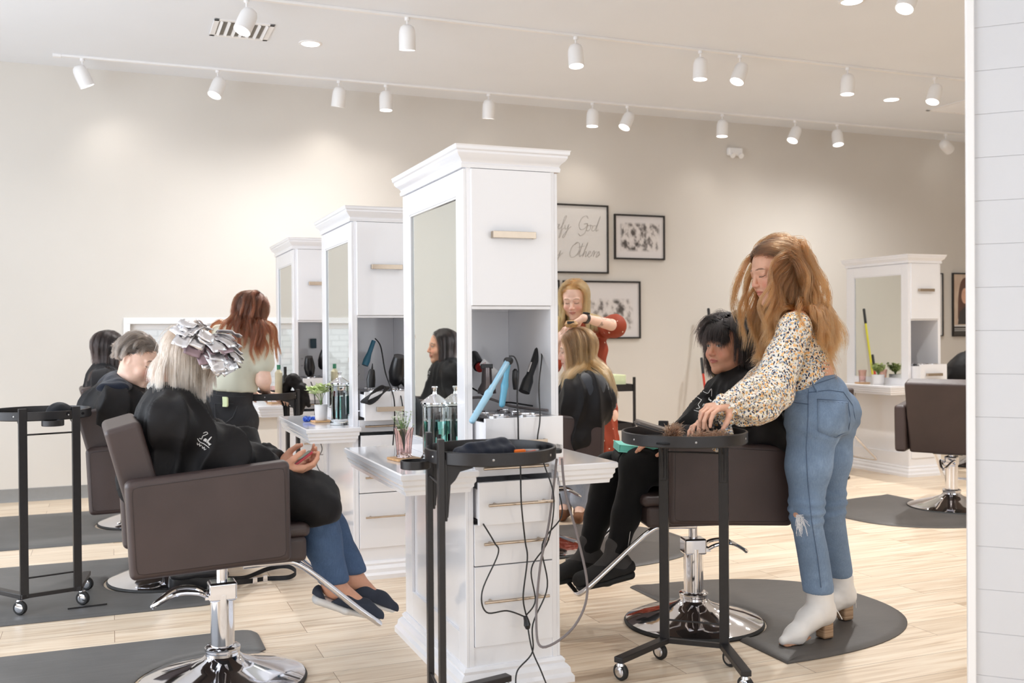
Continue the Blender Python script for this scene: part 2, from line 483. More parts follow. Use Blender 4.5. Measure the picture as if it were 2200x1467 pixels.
def recessed_at(p, label, power=330):
    t = thing('recessed_light', label, 'ceiling light', (p.x, p.y, H), 0, 'recessed ceiling downlights')
    MB().lathe([(.066, 0), (.084, 0), (.084, -.004), (.066, -.008)], n=36, close=False).build('trim_ring', M['white_paint'], t)
    MB().lathe([(0, -.002), (.066, -.002), (.066, -.005), (0, -.005)], n=36, close=False).build('lens', M['lamp_on'], t)
    ld = bpy.data.lights.new('bulb', 'SPOT'); ld.energy = power; ld.spot_size = math.radians(150); ld.spot_blend = 1.0; ld.shadow_soft_size = .06; ld.color = (1.0, .99, .975)
    lo = bpy.data.objects.new('bulb', ld); C.objects.link(lo); lo.parent = t; lo.location = (0, 0, -.02)
recessed(667, 93, 'round lit recessed downlight beside the slatted ceiling vent')
recessed(1915, 213, 'round lit recessed downlight above the far single station')
recessed(1830, 2, 'round lit recessed downlight nearest the standing stylist')
for (vx, vy) in ((-.6, .9), (4.4, .6), (7.6, 4.6), (2.9, 3.5)):  # extra downlights out of view, added to brighten the floor and room
    p = Vector((vx, vy, H))
    u_ = p
    recessed_at(p, ['added unseen fill downlight in the ceiling over the viewer', 'added unseen fill downlight behind the shiplap wall', 'added unseen fill downlight over the far aisle', 'added unseen fill downlight straight above the standing stylist'][[-.6, 4.4, 7.6, 2.9].index(vx)], 110 if vx < 2 else 110 if vx == 2.9 else 300)
def vent(c, w, d, label, n=7):
    t = thing('ceiling_vent', label, 'air vent', (c[0], c[1], H), 0)
    f = MB(); f.box(-w / 2, w / 2, -d / 2, -d / 2 + .035, -.008, 0).box(-w / 2, w / 2, d / 2 - .035, d / 2, -.008, 0).box(-w / 2, -w / 2 + .035, -d / 2, d / 2, -.008, 0).box(w / 2 - .035, w / 2, -d / 2, d / 2, -.008, 0)
    f.build('frame', M['white_paint'], t, bevel=.002)
    MB().box(-w / 2 + .03, w / 2 - .03, -d / 2 + .03, d / 2 - .03, -.002, -.0005).build('duct_opening', plain('duct_dark', (120, 116, 110), .9), t)
    s = MB()
    for k in range(n):
        x = -w / 2 + .05 + (w - .1) * k / (n - 1)
        Mx = Matrix.Translation((x, 0, -.006)) @ Matrix.Rotation(.6, 4, 'Y')
        s.box(-.013, .013, -d / 2 + .035, d / 2 - .035, -.001, .001, Mx)
    s.build('louvre_blades', M['white_paint'], t)
vent((.86, 7.17), .40, .40, 'white slatted air vent in the ceiling beside the round downlight')
vent((7.62, 7.2), .62, .62, 'white slatted air vent in the ceiling cut off by the shiplap wall', 12)
def alarm():
    p = at(1575, 327, Y=R['y1']); t = thing('emergency_light', 'white emergency light box high on the back wall', 'emergency light', (p.x, R['y1'], p.z))
    MB().box(-.085, .085, -.055, 0, -.04, .04).build('housing', M['white_paint'], t, bevel=.018, seg=4)
    for s in (-1, 1):
        MB().lathe([(0, 0), (.022, 0), (.028, .02), (.028, .028), (0, .028)], n=20, close=False, M=Matrix.Translation((s * .05, -.05, -.035)) @ Matrix.Rotation(PI / 2 + .5, 4, 'X')).build('lamp_head', M['white_paint'], t)
alarm()
# ------------------------------------------------------------------ salon stations
XA, YA, SW, SD, SH, STEP = 1.173, 3.366, 0.342, 0.79, 1.945, 1.787
CROWN = [(0, 1.868), (.008, 1.868), (.010, 1.880), (.006, 1.888), (.012, 1.898), (.024, 1.908), (.030, 1.918), (.030, 1.925), (.036, 1.930), (.037, 1.940), (.040, 1.945), (0, 1.945)]
PLINTH = [(0, 0), (.040, 0), (.040, .022), (.030, .034), (.028, .052), (.020, .062), (.012, .068), (.014, .078), (.006, .088), (0, .09)]
def make_station(label, open2=0.05, pull=0.10, top_closed=True):
    t = thing('salon_station', label, 'styling station', (0, 0, 0), 0, 'double sided styling stations')
    W, D, H_ = SW, SD, SH; wl = M['white_lacquer']; wp = M['white_lacquer']
    # carcass: stiles, sides, back, shelves, leaving the niche hollow
    b = MB(); s = .018
    b.box(0, s, 0, D, .02, H_ - .03); b.box(W - s, W, 0, D, .02, H_ - .03)          # sides
    b.box(s, W - s, .42, .44, .02, H_ - .03)                                         # inner back
    b.box(s, W - s, D - s, D, .02, H_ - .03)
    b.box(s, W - s, .0, .42, 1.366, 1.378); b.box(s, W - s, 0.004, .42, .02, .1585)
    b.box(s, W - s, .012, .42, .965 - .09, .965 - .082)
    b.build('cabinet_body', wl, t, bevel=.0015)
    # side panels with framed mirror, both faces
    for sd in (0, 1):
        x0 = -.0 if sd == 0 else W; o = -1 if sd == 0 else 1
        f = MB(); g = .012
        def sb(y0, y1, z0, z1, th=g): f.box(min(x0, x0 + o * th), max(x0, x0 + o * th), y0, y1, z0, z1)
        sb(0.0, .080, .09, H_ - .08); sb(D - .10, D, .09, H_ - .08); sb(.080, D - .10, 1.775, H_ - .08); sb(.08, D - .10, .80, .85)
        sb(.080, D - .10, .70, .79); sb(.080, D - .10, .09, .20)
        f.build('side_frame', wl, t, bevel=.002)
        m = MB(); m.box(min(x0, x0 + o * .002), max(x0, x0 + o * .002), .080, D - .10, .85, 1.775)
        m.build('mirror', M['mirror'], t, smooth=0)
        fr = MB(); e = .010
        for (y0, y1, z0, z1) in ((.08, .088, .85, 1.775), (D - .108, D - .10, .85, 1.775), (.08, D - .1, 1.767, 1.775), (.08, D - .1, .85, .858)):
            fr.box(min(x0, x0 + o * e), max(x0, x0 + o * e), y0, y1, z0, z1)
        fr.build('mirror_bead', wl, t, bevel=.002)
    MB().mold(-.012, W + .012, 0, D, CROWN).build('crown_molding', wl, t, smooth=25)
    MB().mold(-.012, W + .012, 0, D, PLINTH).build('base_molding', wl, t, smooth=25)
    # upper door
    d = MB(); d.box(.016, W - .016, -.010, .008, 1.379, 1.866); dd = d.build('door', wl, t, bevel=.0015)
    def flat_pull(z, w, y, parent, nm='handle'):
        h = MB(); cx = W / 2
        h.box(cx - w / 2, cx + w / 2, y - .028, y - .024, z - .012, z + .012)
        h.box(cx - w / 2, cx - w / 2 + .006, y - .026, y, z - .012, z + .012); h.box(cx + w / 2 - .006, cx + w / 2, y - .026, y, z - .012, z + .012)
        return h.build(nm, M['nickel'], parent, bevel=.001)
    flat_pull(1.632, .165, -.010, dd)
    # pulled out tool tray with steel top and ring holders
    y0 = -pull
    tr = MB(); x0, x1 = .030, W - .016
    tr.box(x0, x1, y0, y0 + .018, .835, .983); tr.box(x0, x0 + .012, y0 + .018, .40, .85, .968); tr.box(x1 - .012, x1, y0 + .018, .40, .85, .968)
    tray = tr.build('tool_tray', wl, t, bevel=.0015)
    # steel top with real holes
    bm = bmesh.new()
    holes = [(.105, y0 + .075, .034), (.225, y0 + .085, .042), (.105, y0 + .185, .030), (.225, y0 + .195, .030), (.105, y0 + .29, .030), (.225, y0 + .30, .030)]
    tp = MB(); N = 24
    for i, (hx, hy, hr) in enumerate(holes):
        cx0, cx1 = (x0 + .012, .165) if hx < .165 else (.165, x1 - .012)
        k = i // 2; ys = [y0 + .018, y0 + .135, y0 + .24, y0 + .36]
        cy0, cy1 = ys[k], ys[k + 1]
        sq = []
        for j in range(N):
            a = 2 * PI * j / N; dx, dy = math.cos(a), math.sin(a); ts = []
            if dx > 1e-9: ts.append((cx1 - hx) / dx)
            if dx < -1e-9: ts.append((cx0 - hx) / dx)
            if dy > 1e-9: ts.append((cy1 - hy) / dy)
            if dy < -1e-9: ts.append((cy0 - hy) / dy)
            q = min(ts); sq.append((hx + dx * q, hy + dy * q))
        vs = [(x, y, .9825) for x, y in sq] + [(hx + hr * math.cos(2 * PI * j / N), hy + hr * math.sin(2 * PI * j / N), .9825) for j in range(N)]
        tp.add(vs, [(j, (j + 1) % N, N + (j + 1) % N, N + j) for j in range(N)])
        for (px, py) in ((cx0, cy0), (cx1, cy0), (cx1, cy1), (cx0, cy1)):
            jj = sorted(range(N), key=lambda j: (sq[j][0] - px) ** 2 + (sq[j][1] - py) ** 2)[:2]
            tp.add([(px, py, .9825), sq[jj[0]] + (.9825,), sq[jj[1]] + (.9825,)], [(0, 1, 2)])
    tp.build('steel_top', M['steel'], tray, smooth=0)
    for (hx, hy, hr) in holes:
        r = MB(); r.lathe([(hr, -.03), (hr, .002), (hr + .001, .005), (hr + .007, .006), (hr + .011, .003), (hr + .011, 0), (hr + .001, -.0005), (hr + .001, -.03)], (hx, hy, .9835), n=28, close=False)
        rg = r.build('ring_holder', M['chrome'], tray)
    MB().box(x0 + .012, x1 - .012, y0 + .018, .40, .862, .868).build('tray_bottom', M['steel'], tray)
    flat_pull(.894, .165, y0, tray)
    # drawers
    def bar(z, y, parent):
        h = MB(); cx = W / 2
        h.cyl((cx - .125, y - .030, z), (cx + .125, y - .030, z), .0055, n=12)
        for s in (-1, 1): h.cyl((cx + s * .095, y - .030, z), (cx + s * .095, y, z), .005, n=10)
        h.build('handle', M['nickel'], parent)
    for (z0, z1, pullo, hz) in ((.768, .832, 0, .800), (.603, .755, open2, .678), (.450, .598, 0, .532), (.160, .446, 0, .325)):
        dr = MB(); dr.box(.020, W - .020, -.006 - pullo, .012 - pullo, z0, z1)
        if pullo: dr.box(.03, .042, .012 - pullo, .38, z0 + .01, z1 - .03).box(W - .042, W - .03, .012 - pullo, .38, z0 + .01, z1 - .03).box(.03, W - .03, .012 - pullo, .38, z0 + .01, z0 + .018)
        o = dr.build('drawer', wl, t, bevel=.0015); bar(hz, -.006 - pullo, o)
    # counter shelves, one on each side
    prof = [(0, .722), (.010, .722), (.012, .735), (.020, .742), (.020, .752), (.026, .760), (.026, .774), (.034, .780), (.034, .796), (.030, .800), (0, .800)]
    for (cx0, cx1) in ((-.228, -.013), (W + .013, W + .193)):
        MB().mold(cx0, cx1, -.022, D + .02, prof).build('counter', wl, t, smooth=25)
    # outlet plate inside the niche
    ol = MB().box(.03, .15, .4165, .42, 1.02, 1.14).build('outlet_plate', M['white_paint'], t, bevel=.001)
    k = MB()
    for ox in (.065, .115):
        for oz in (1.055, 1.105):
            k.box(ox - .006, ox - .004, .4155, .4168, oz - .004, oz + .005).box(ox + .004, ox + .006, .4155, .4168, oz - .004, oz + .005)
            k.box(ox - .001, ox + .001, .4155, .4168, oz - .010, oz - .007)
    k.build('socket_slots', M['rubber'], ol, smooth=0)
    return t
stA = make_station('tall white styling station with the open tool tray, nearest the camera')
stA.location = (XA, YA, 0)
stB = dup(stA, (XA, YA + STEP, 0), None, 'white styling station second in the row, behind the tall near one')
stC = dup(stA, (XA, YA + 2 * STEP, 0), None, 'white styling station at the wall end of the row of three')
stD = dup(stA, (XA + 5.2976, YA + 3.4804, 0), None, 'white styling station standing apart behind the empty brown chair')
for st, tag_ in ((stA, 'near'), (stB, 'b'), (stC, 'c'), (stD, 'd')): pass

# ------------------------------------------------------------------ salon chairs
def make_chair(label, chair_x, chair_y, rz, dz=0.0, group='brown vinyl hydraulic salon chairs'):
    """chair faces +X; seat column on the z axis"""
    t = thing('salon_chair', label, 'salon chair', (0, 0, 0), 0, group)
    L = M['leather']; ch = M['chrome']
    b = MB(); b.lathe([(0, .012), (.295, .012), (.298, .018), (.285, .024), (.22, .045), (.13, .070), (.075, .092), (.062, .105), (.060, .118), (0, .118)], n=56, close=False)
    b.build('base_plate', ch, t)
    r = MB(); r.lathe([(.286, .0), (.303, .0), (.306, .008), (.300, .016), (.286, .016)], n=56, close=False).build('base_gasket', M['rubber'], t)
    c = MB(); c.lathe([(.060, .112), (.064, .122), (.064, .132), (.056, .138), (.043, .140), (.043, .330), (.0, .330)], n=32, close=False)
    col = c.build('column', ch, t)
    MB().cyl((0, 0, .32), (0, 0, .46 + dz), .020, n=20).build('piston', ch, t)
    p = MB(); p.box(-.050, .050, -.042, .042, .305, .375); p.build('pump_head', ch, t, bevel=.010, seg=2)
    lv = MB()
    for s in (-1, 1):
        pts = spline([(-.05, s * .030, .325), (-.09, s * .045, .348), (-.16, s * .040, .352), (-.225, s * .016, .318), (-.243, 0, .305)], 6)
        lv.tube(pts, [.008] * (len(pts) - 1) + [.009], n=10)
    lv.box(-.065, -.03, -.04, .04, .318, .334)
    lv.build('pump_lever', ch, t)
    # everything above the piston moves with its height
    U = Matrix.Translation((0, 0, dz))
    def up(b_): b_.v = [tuple(U @ Vector(p)) for p in b_.v]; return b_
    up(MB().box(-.27, .27, -.222, .222, .465, .555)).build('seat', L, t, bevel=.018, seg=3)
    up(MB().box(-.20, .285, -.218, .218, .550, .600)).build('seat_cushion', L, t, bevel=.022, seg=4)
    up(MB().box(-.12, .12, -.10, .10, .445, .468)).build('seat_plate', M['black_metal'], t, bevel=.003)
    Mx = Matrix.Translation((-.205, 0, .50)) @ Matrix.Rotation(-.26, 4, 'Y')
    up(MB().box(-.075, .045, -.222, .222, -.02, .50, Mx)).build('backrest', L, t, bevel=.020, seg=4)
    for s in (-1, 1):
        y0, y1 = (s * .228, s * .308) if s > 0 else (s * .308, s * .228)
        prof = [(-.33, .470), (.20, .490), (.195, .842), (-.345, .800)]
        a = MB(); vs = [(x, y0, z) for x, z in prof] + [(x, y1, z) for x, z in prof]
        a.add(vs, [(0, 1, 2, 3), (7, 6, 5, 4), (0, 4, 5, 1), (1, 5, 6, 2), (2, 6, 7, 3), (3, 7, 4, 0)])
        ar = up(a).build('armrest', L, t, bevel=.022, seg=4)
        w = MB()
        for yy in (y0 + .0006, y1 - .0006):
            q = []
            for i, (x, z) in enumerate(prof):
                nx, nz = prof[(i + 1) % 4]; px, pz = prof[i - 1]
                c0 = Vector((x, z)); d1 = (Vector((nx, nz)) - c0).normalized(); d0 = (Vector((px, pz)) - c0).normalized()
                base_ = c0 + (d0 + d1) * .021
                q += [base_ + d0 * .022, base_ + (d0 + d1) * .005, base_ + d1 * .022]
            w.tube([(p[0], yy, p[1]) for p in q], .0018, n=5, closed=True)
        up(w).build('piping', M['leather_pipe'], ar)
    f = MB(); half = [(.05, .185, .462), (.18, .185, .464), (.235, .185, .455), (.31, .185, .40), (.45, .182, .275), (.535, .178, .205), (.552, .150, .190)]
    loop = [(x, -y, z) for x, y, z in half] + [(.553, -.08, .188), (.553, .08, .188)] + half[::-1]
    f.tube(spline(loop, 5), .0115, n=12); up(f).build('footrest', ch, t)
    t.location = (chair_x, chair_y, 0); t.rotation_euler = (0, 0, rz)
    return t
def outline_mat(name, label, poly, z=.016, mat_='mat', grp=None):
    b = MB(); n = len(poly); cx = sum(p[0] for p in poly) / n; cy = sum(p[1] for p in poly) / n
    def inset(d):
        out = []
        for i in range(n):
            p0 = Vector(poly[i - 1]); p = Vector(poly[i]); p1 = Vector(poly[(i + 1) % n]); tt = (p1 - p0).normalized()
            out.append(p + Vector((-tt.y, tt.x)) * d)
        return out
    rings = [(0, 0), (.0, .004), (.012, .011), (.034, z), ]
    vs = []
    for d, zz in rings:
        for q in inset(d): vs.append((q.x, q.y, zz))
    fs = []
    for k in range(len(rings) - 1):
        for i in range(n):
            j = (i + 1) % n; fs.append((k * n + i, k * n + j, (k + 1) * n + j, (k + 1) * n + i))
    b.add(vs, fs + [tuple(range(n))[::-1], tuple(range((len(rings) - 1) * n, len(rings) * n))])
    o = b.build(name, M[mat_], None, smooth=50)
    return tag(o, label, 'floor mat', grp)
def matmat(name, rgb):
    t = NT(name); vec = t.coord('Object'); c = srgb(*rgb)
    n1 = t.noise(vec, 3, 5, .6); sv = t.coord('Object', scale=(2, 22, 1), rot=(0, 0, .12)); n2 = t.noise(sv, 3, 3)
    m = t.math('ADD', t.math('MULTIPLY', n1, .6), t.math('MULTIPLY', n2, .4))
    t.col(t.ramp(m, [(0.35, tuple(x * .84 for x in c[:3]) + (1,)), (0.65, tuple(x * 1.14 for x in c[:3]) + (1,))])).rough(.5)
    t.bump(t.noise(vec, 320, 2), .3, .002); return t.m
M['mat'] = matmat('dark_mat', (78, 74, 71))
M['mat_grey'] = matmat('grey_mat', (92, 91, 90))
def arc(cx, cy, rx, ry, a0, a1, n=40): return [(cx + rx * math.cos(a0 + (a1 - a0) * i / n), cy + ry * math.sin(a0 + (a1 - a0) * i / n)) for i in range(n + 1)]
def rounded(poly, r=.07, n=5):
    out = []; m = len(poly)
    for i in range(m):
        p = Vector(poly[i]); a = Vector(poly[i - 1]); c = Vector(poly[(i + 1) % m])
        if (a - p).length < .2 or (c - p).length < .2: out.append(tuple(p)); continue
        d0 = (a - p).normalized(); d1 = (c - p).normalized(); s = p + d0 * r; e = p + d1 * r
        for k in range(n + 1):
            u = k / n; out.append(tuple(s * (1 - u) ** 2 + p * 2 * u * (1 - u) + e * u * u))
    return out
# rectangular mats of the window side (long side toward the windows), a round bite for the chair base
def side_mat(cy, cx, label):
    y0, y1 = cy - .62, cy + .60; x1 = cx + .20; x0 = cx - 1.05
    poly = [(x0, y0), (x1, y0)] + [(x1, cy - .30)] + [(cx + .318 * math.cos(a), cy + .318 * math.sin(a)) for a in [(-1.02 - (2 * PI - 2.04) * k / 30) for k in range(31)]] + [(x1, cy + .30), (x1, y1), (x0, y1)]
    return outline_mat('floor_mat', label, rounded(poly, .09), grp='grey mats of the window side', mat_='mat_grey')

make_chair('brown salon chair holding the client with foils in the hair', .37, 3.83, .03)
make_chair('brown salon chair with the short haired client in a navy towel', .266, 5.56, -.18, -.07)
make_chair('brown salon chair at the wall end with the long dark haired client', .20, 7.32, .05, -.03)
make_chair('brown salon chair holding the client with the black bob', 2.37, 3.80, PI - .24)
make_chair('brown salon chair below the client with straight light brown hair', 2.35, 5.46, PI - .30)
make_chair('empty brown salon chair turned with its back to the viewer', 5.60, 5.52, .56, -.05)
make_chair('brown salon chair behind the standing stylist at the far station', 5.72, 7.20, .0, -.05)
make_chair('brown salon chair under the client beyond the far station', 7.62, 7.22, PI, -.03)
side_mat(3.85, .37, 'grey floor mat under the chair of the client with foils')
side_mat(5.56, .266, 'grey floor mat with the metal trolley standing on it')
side_mat(7.30, .20, 'grey floor mat closest to the back wall')
def half_mat(cx, cy, s, label, rx=.95, ry=.63, flat=0.0):
    """D-shaped mat, round toward s (+1: +X), straight side through the chair base with a round bite"""
    pts = []
    n = 44
    for i in range(n + 1):
        a = -PI / 2 + PI * i / n; e = .82
        pts.append((cx + .03 * s + s * rx * math.copysign(abs(math.cos(a)) ** e, math.cos(a)), cy + ry * math.copysign(abs(math.sin(a)) ** e, math.sin(a))))
    bite = [(cx + .318 * math.cos(a) * s, cy + .318 * math.sin(a)) for a in [(1.48 - 2.96 * k / 24) for k in range(25)]]
    poly = pts + bite
    if s < 0: poly = poly[::-1]
    return outline_mat('floor_mat', label, poly, grp='dark half round mats')
half_mat(2.37, 3.81, 1, 'dark half round mat the standing stylist in white boots stands on', rx=.95)
half_mat(2.33, 5.44, 1, 'dark half round mat behind the client with the black bob', rx=.93)
half_mat(5.62, 5.50, -1, 'dark half round mat under the empty brown chair')

# ------------------------------------------------------------------ rolling tray trolleys
def make_trolley(label, x, y, rz, D=.457, ztray=.905, zpost=.935, axis=0.35):
    t = thing('rolling_tray_trolley', label, 'salon trolley', (x, y, 0), rz, 'black rolling tray trolleys'); k = M['black_metal']
    for s in (-1, 1):
        MB().box(-.010, .010, s * .115 - .018, s * .115 + .018, .075, zpost).build('post', k, t, bevel=.002)
        MB().box(.010, .018, s * .115 - .014, s * .115 + .014, ztray - .20, ztray - .01).build('bracket', k, t, bevel=.002)
        lg = MB(); a = math.atan2(.11, .28) * s
        lg.box(-.012, .315, -.019, .019, .068, .090, Matrix.Translation((0, s * .115, 0)) @ Matrix.Rotation(a, 4, 'Z')); lg.build('leg', k, t, bevel=.003)
        for (cx, cy) in ((.0, s * .135), (.28, s * .225)):
            c = MB(); c.lathe([(.010, .052), (.016, .056), (.012, .068), (0, .068)], (cx, cy, 0), n=14, close=False)
            c.box(cx - .012, cx - .004, cy - .017, cy + .017, .040, .056)
            co = c.build('caster', M['chrome'], t, bevel=.002)
            Mw = Matrix.Translation((cx - .008, cy, .032)) @ Matrix.Rotation(axis - rz - PI / 2, 4, 'Z') @ Matrix.Rotation(PI / 2, 4, 'X')
            MB().lathe([(.017, -.011), (.028, -.011), (.032, -.006), (.032, .006), (.028, .011), (.017, .011)], n=24, M=Mw, close=False).build('tyre', M['rubber'], co)
            MB().lathe([(0, -.014), (.010, -.014), (.020, -.011), (.020, .011), (.010, .014), (0, .014)], n=20, M=Mw, close=False).build('hub', M['chrome'], co)
    cb = MB(); cb.box(-.008, .008, -.135, .135, .070, .088); cb.build('crossbar', k, t)
    for zz in (.16, ztray - .09): MB().cyl((0, -.10, zz), (0, .10, zz), .004, n=8).build('tie_rod', k, t)
    r = D / 2; c0 = (r - .03, 0, ztray)
    tr = MB(); tr.lathe([(0, -.028), (r - .004, -.028), (r, -.024), (r, .012), (r - .002, .014), (r - .007, .014), (r - .008, .012), (r - .008, -.020), (0, -.022)], c0, n=64, close=False)
    tray = tr.build('tray', k, t, smooth=40)
    b = MB()
    for i in range(6):
        a = .35 + i * PI / 3; p = Vector((c0[0] + (r + .001) * math.cos(a), (r + .001) * math.sin(a), ztray - .006))
        b.lathe([(0, .002), (.0035, .001), (.004, 0)], n=8, close=False, M=Matrix.Translation(p) @ Matrix.Rotation(a, 4, 'Z') @ Matrix.Rotation(PI / 2, 4, 'Y'))
    b.build('rivets', M['steel'], tray)
    sh = MB(); sh.lathe([(0, -.02), (.046, -.02), (.048, -.018), (.048, .006), (.044, .006), (.044, -.015), (0, -.015)], (-.062, 0, ztray - .03), n=32, close=False); sh.build('cup_holder', k, t)
    for s in (-1, 1): MB().prism([(.012, ztray - .19), (.022, ztray - .19), (.030, ztray - .09), (.045, ztray - .075), (.060, ztray - .05), (.10, ztray - .04), (.10, ztray - .028), (.012, ztray - .028)], -.003, .003, Matrix.Translation((0, s * .115, 0)) @ Matrix.Rotation(PI / 2, 4, 'X')).build('gusset', k, t)
    return t
trR = make_trolley('black trolley with a round tray of combs and hairpieces by the standing stylist', 2.078, 3.329, math.atan2(-.75, -.66))
trF = make_trolley('black trolley with a rolled navy towel on its tray, in front of the tall station', .955, 3.065, -.14, .425, .902, .955)
trL = make_trolley('black trolley with a black cap on its tray standing on the grey mat', -.27, 5.10, math.atan2(.964, -.267), axis=1.05)
trC = make_trolley('black trolley draped with a black towel near the redheaded stylist', 1.075, 6.50, PI + .12)
trL.location.z = .016
# ------------------------------------------------------------------ soft bodies: blended round shapes meshed on a graded grid
def nrm(v): v = np.asarray(v, float); return v / max(1e-9, np.linalg.norm(v))
def _hash(i, j, k, seed):
    h = (i * 374761393 + j * 668265263 + k * 1274126177 + seed * 974711) & 0x7fffffff
    h = ((h ^ (h >> 13)) * 1103515245) & 0x7fffffff
    h = ((h ^ (h >> 16)) * 12345679) & 0x7fffffff
    return (h & 0xffff) / 65535.0
def vnoise(P, f=1.0, seed=0):
    """smooth value noise, -1..1; f may be a 3-vector"""
    Q = P * np.asarray(f, float); I = np.floor(Q).astype(np.int64); T = Q - I; T = T * T * (3 - 2 * T); r = 0
    for a in (0, 1):
        for b in (0, 1):
            for c in (0, 1):
                w = (T[:, 0] if a else 1 - T[:, 0]) * (T[:, 1] if b else 1 - T[:, 1]) * (T[:, 2] if c else 1 - T[:, 2])
                r = r + w * _hash(I[:, 0] + a, I[:, 1] + b, I[:, 2] + c, seed)
    return r * 2 - 1
def smooth01(x, a, b):
    t = np.clip((x - a) / (b - a), 0, 1); return t * t * (3 - 2 * t)

class SDF:
    def __init__(s): s.ops = []
    def cap(s, a, b, ra, rb=None, k=.02, w=None, f=1.0, sub=False):
        rb = ra if rb is None else rb
        s.ops.append(('c', np.asarray(a, float), np.asarray(b, float), ra, rb, k, None if w is None else nrm(w), f, sub)); return s
    def chain(s, pts, rs, k=.02, **kw):
        for i in range(len(pts) - 1): s.cap(pts[i], pts[i + 1], rs[i], rs[i + 1], k, **kw)
        return s
    def ell(s, c, r, R=None, k=.02, sub=False):
        s.ops.append(('e', np.asarray(c, float), np.asarray(r, float), np.eye(3) if R is None else np.asarray(R, float), k, sub)); return s
    def box(s, c, h, R=None, r=.01, k=.01, sub=False):
        s.ops.append(('b', np.asarray(c, float), np.asarray(h, float), np.eye(3) if R is None else np.asarray(R, float), r, k, sub)); return s
    def plane(s, p, n, k=.004):
        """keep only the side the normal points away from"""
        s.ops.append(('p', np.asarray(p, float), nrm(n), k)); return s
    @staticmethod
    def _dist(op, P):
        if op[0] == 'c':
            _, a, b, ra, rb, k, w, f, sub = op
            ab = b - a; L2 = max(1e-12, ab @ ab); t = np.clip((P - a) @ ab / L2, 0, 1)
            q = P - a - t[..., None] * ab
            if w is not None: q = q + w * ((q @ w) * (1 / f - 1))[..., None]
            return np.sqrt((q * q).sum(-1)) - (ra + (rb - ra) * t)
        if op[0] == 'e':
            _, c, r, R, k, sub = op
            q = (P - c) @ R; k0 = np.sqrt(((q / r) ** 2).sum(-1)); k1 = np.sqrt(((q / (r * r)) ** 2).sum(-1))
            return k0 * (k0 - 1) / np.maximum(k1, 1e-6)
        if op[0] == 'b':
            _, c, h, R, r, k, sub = op
            q = np.abs((P - c) @ R) - (h - r)
            return np.sqrt((np.maximum(q, 0) ** 2).sum(-1)) + np.minimum(q.max(-1), 0) - r
        if op[0] == 'p': return (P - op[1]) @ op[2]
    @staticmethod
    def _bb(op):
        if op[0] == 'c':
            r = max(op[3], op[4]) * max(1.0, op[7]); k = op[5]
            return np.minimum(op[1], op[2]) - r, np.maximum(op[1], op[2]) + r, k
        if op[0] == 'e': R = np.abs(op[3]); e = R @ op[2]; return op[1] - e, op[1] + e, op[4]
        if op[0] == 'b': e = np.abs(op[3]) @ op[2]; return op[1] - e, op[1] + e, op[5]
    @staticmethod
    def _blend(D, d, k, sub):
        if sub:
            h = np.clip(.5 - .5 * (D + d) / k, 0, 1); return D * (1 - h) - d * h + k * h * (1 - h)
        h = np.clip(.5 + .5 * (D - d) / k, 0, 1); return D * (1 - h) + d * h - k * h * (1 - h)
    def eval(s, P):
        D = np.full(P.shape[:-1], .3)
        for op in s.ops:
            if op[0] == 'p': d = s._dist(op, P); D = np.maximum(D, d); continue
            k = op[5] if op[0] == 'c' else op[4] if op[0] == 'e' else op[5]
            D = s._blend(D, s._dist(op, P), k, op[-1])
        return D
    def bounds(s):
        lo = np.full(3, 1e9); hi = -lo
        for op in s.ops:
            if op[0] == 'p' or op[-1]: continue
            a, b, k = s._bb(op); lo = np.minimum(lo, a); hi = np.maximum(hi, b)
        return lo - .012, hi + .012
    def mesh(s, h=.008, fine=()):
        """fine: list of (lo, hi, h)"""
        lo, hi = s.bounds(); ax = []
        for d in range(3):
            x = lo[d]; out = [x]
            while x < hi[d]:
                st = h
                for (a, b, hh) in fine:
                    if a[d] <= x <= b[d]: st = min(st, hh)
                    elif x < a[d] < x + st: st = max(hh, min(st, a[d] - x))
                x += st; out.append(x)
            ax.append(np.array(out))
        X, Y, Z = ax; D = np.full((len(X), len(Y), len(Z)), .1, np.float32)
        for op in s.ops:
            if op[0] == 'p':
                sl = (slice(0, len(X)), slice(0, len(Y)), slice(0, len(Z)))
            else:
                a, b, k = s._bb(op); pad = k + 2.2 * h; sl = []
                for d in range(3):
                    i0 = max(0, np.searchsorted(ax[d], a[d] - pad) - 1); i1 = min(len(ax[d]), np.searchsorted(ax[d], b[d] + pad) + 1); sl.append(slice(i0, i1))
                sl = tuple(sl)
            g = np.stack(np.meshgrid(X[sl[0]], Y[sl[1]], Z[sl[2]], indexing='ij'), -1).astype(np.float32)
            if g.size == 0: continue
            d = s._dist(op, g)
            D[sl] = np.maximum(D[sl], d) if op[0] == 'p' else s._blend(D[sl], d, k, op[-1])
        return surface_nets(D, X, Y, Z)

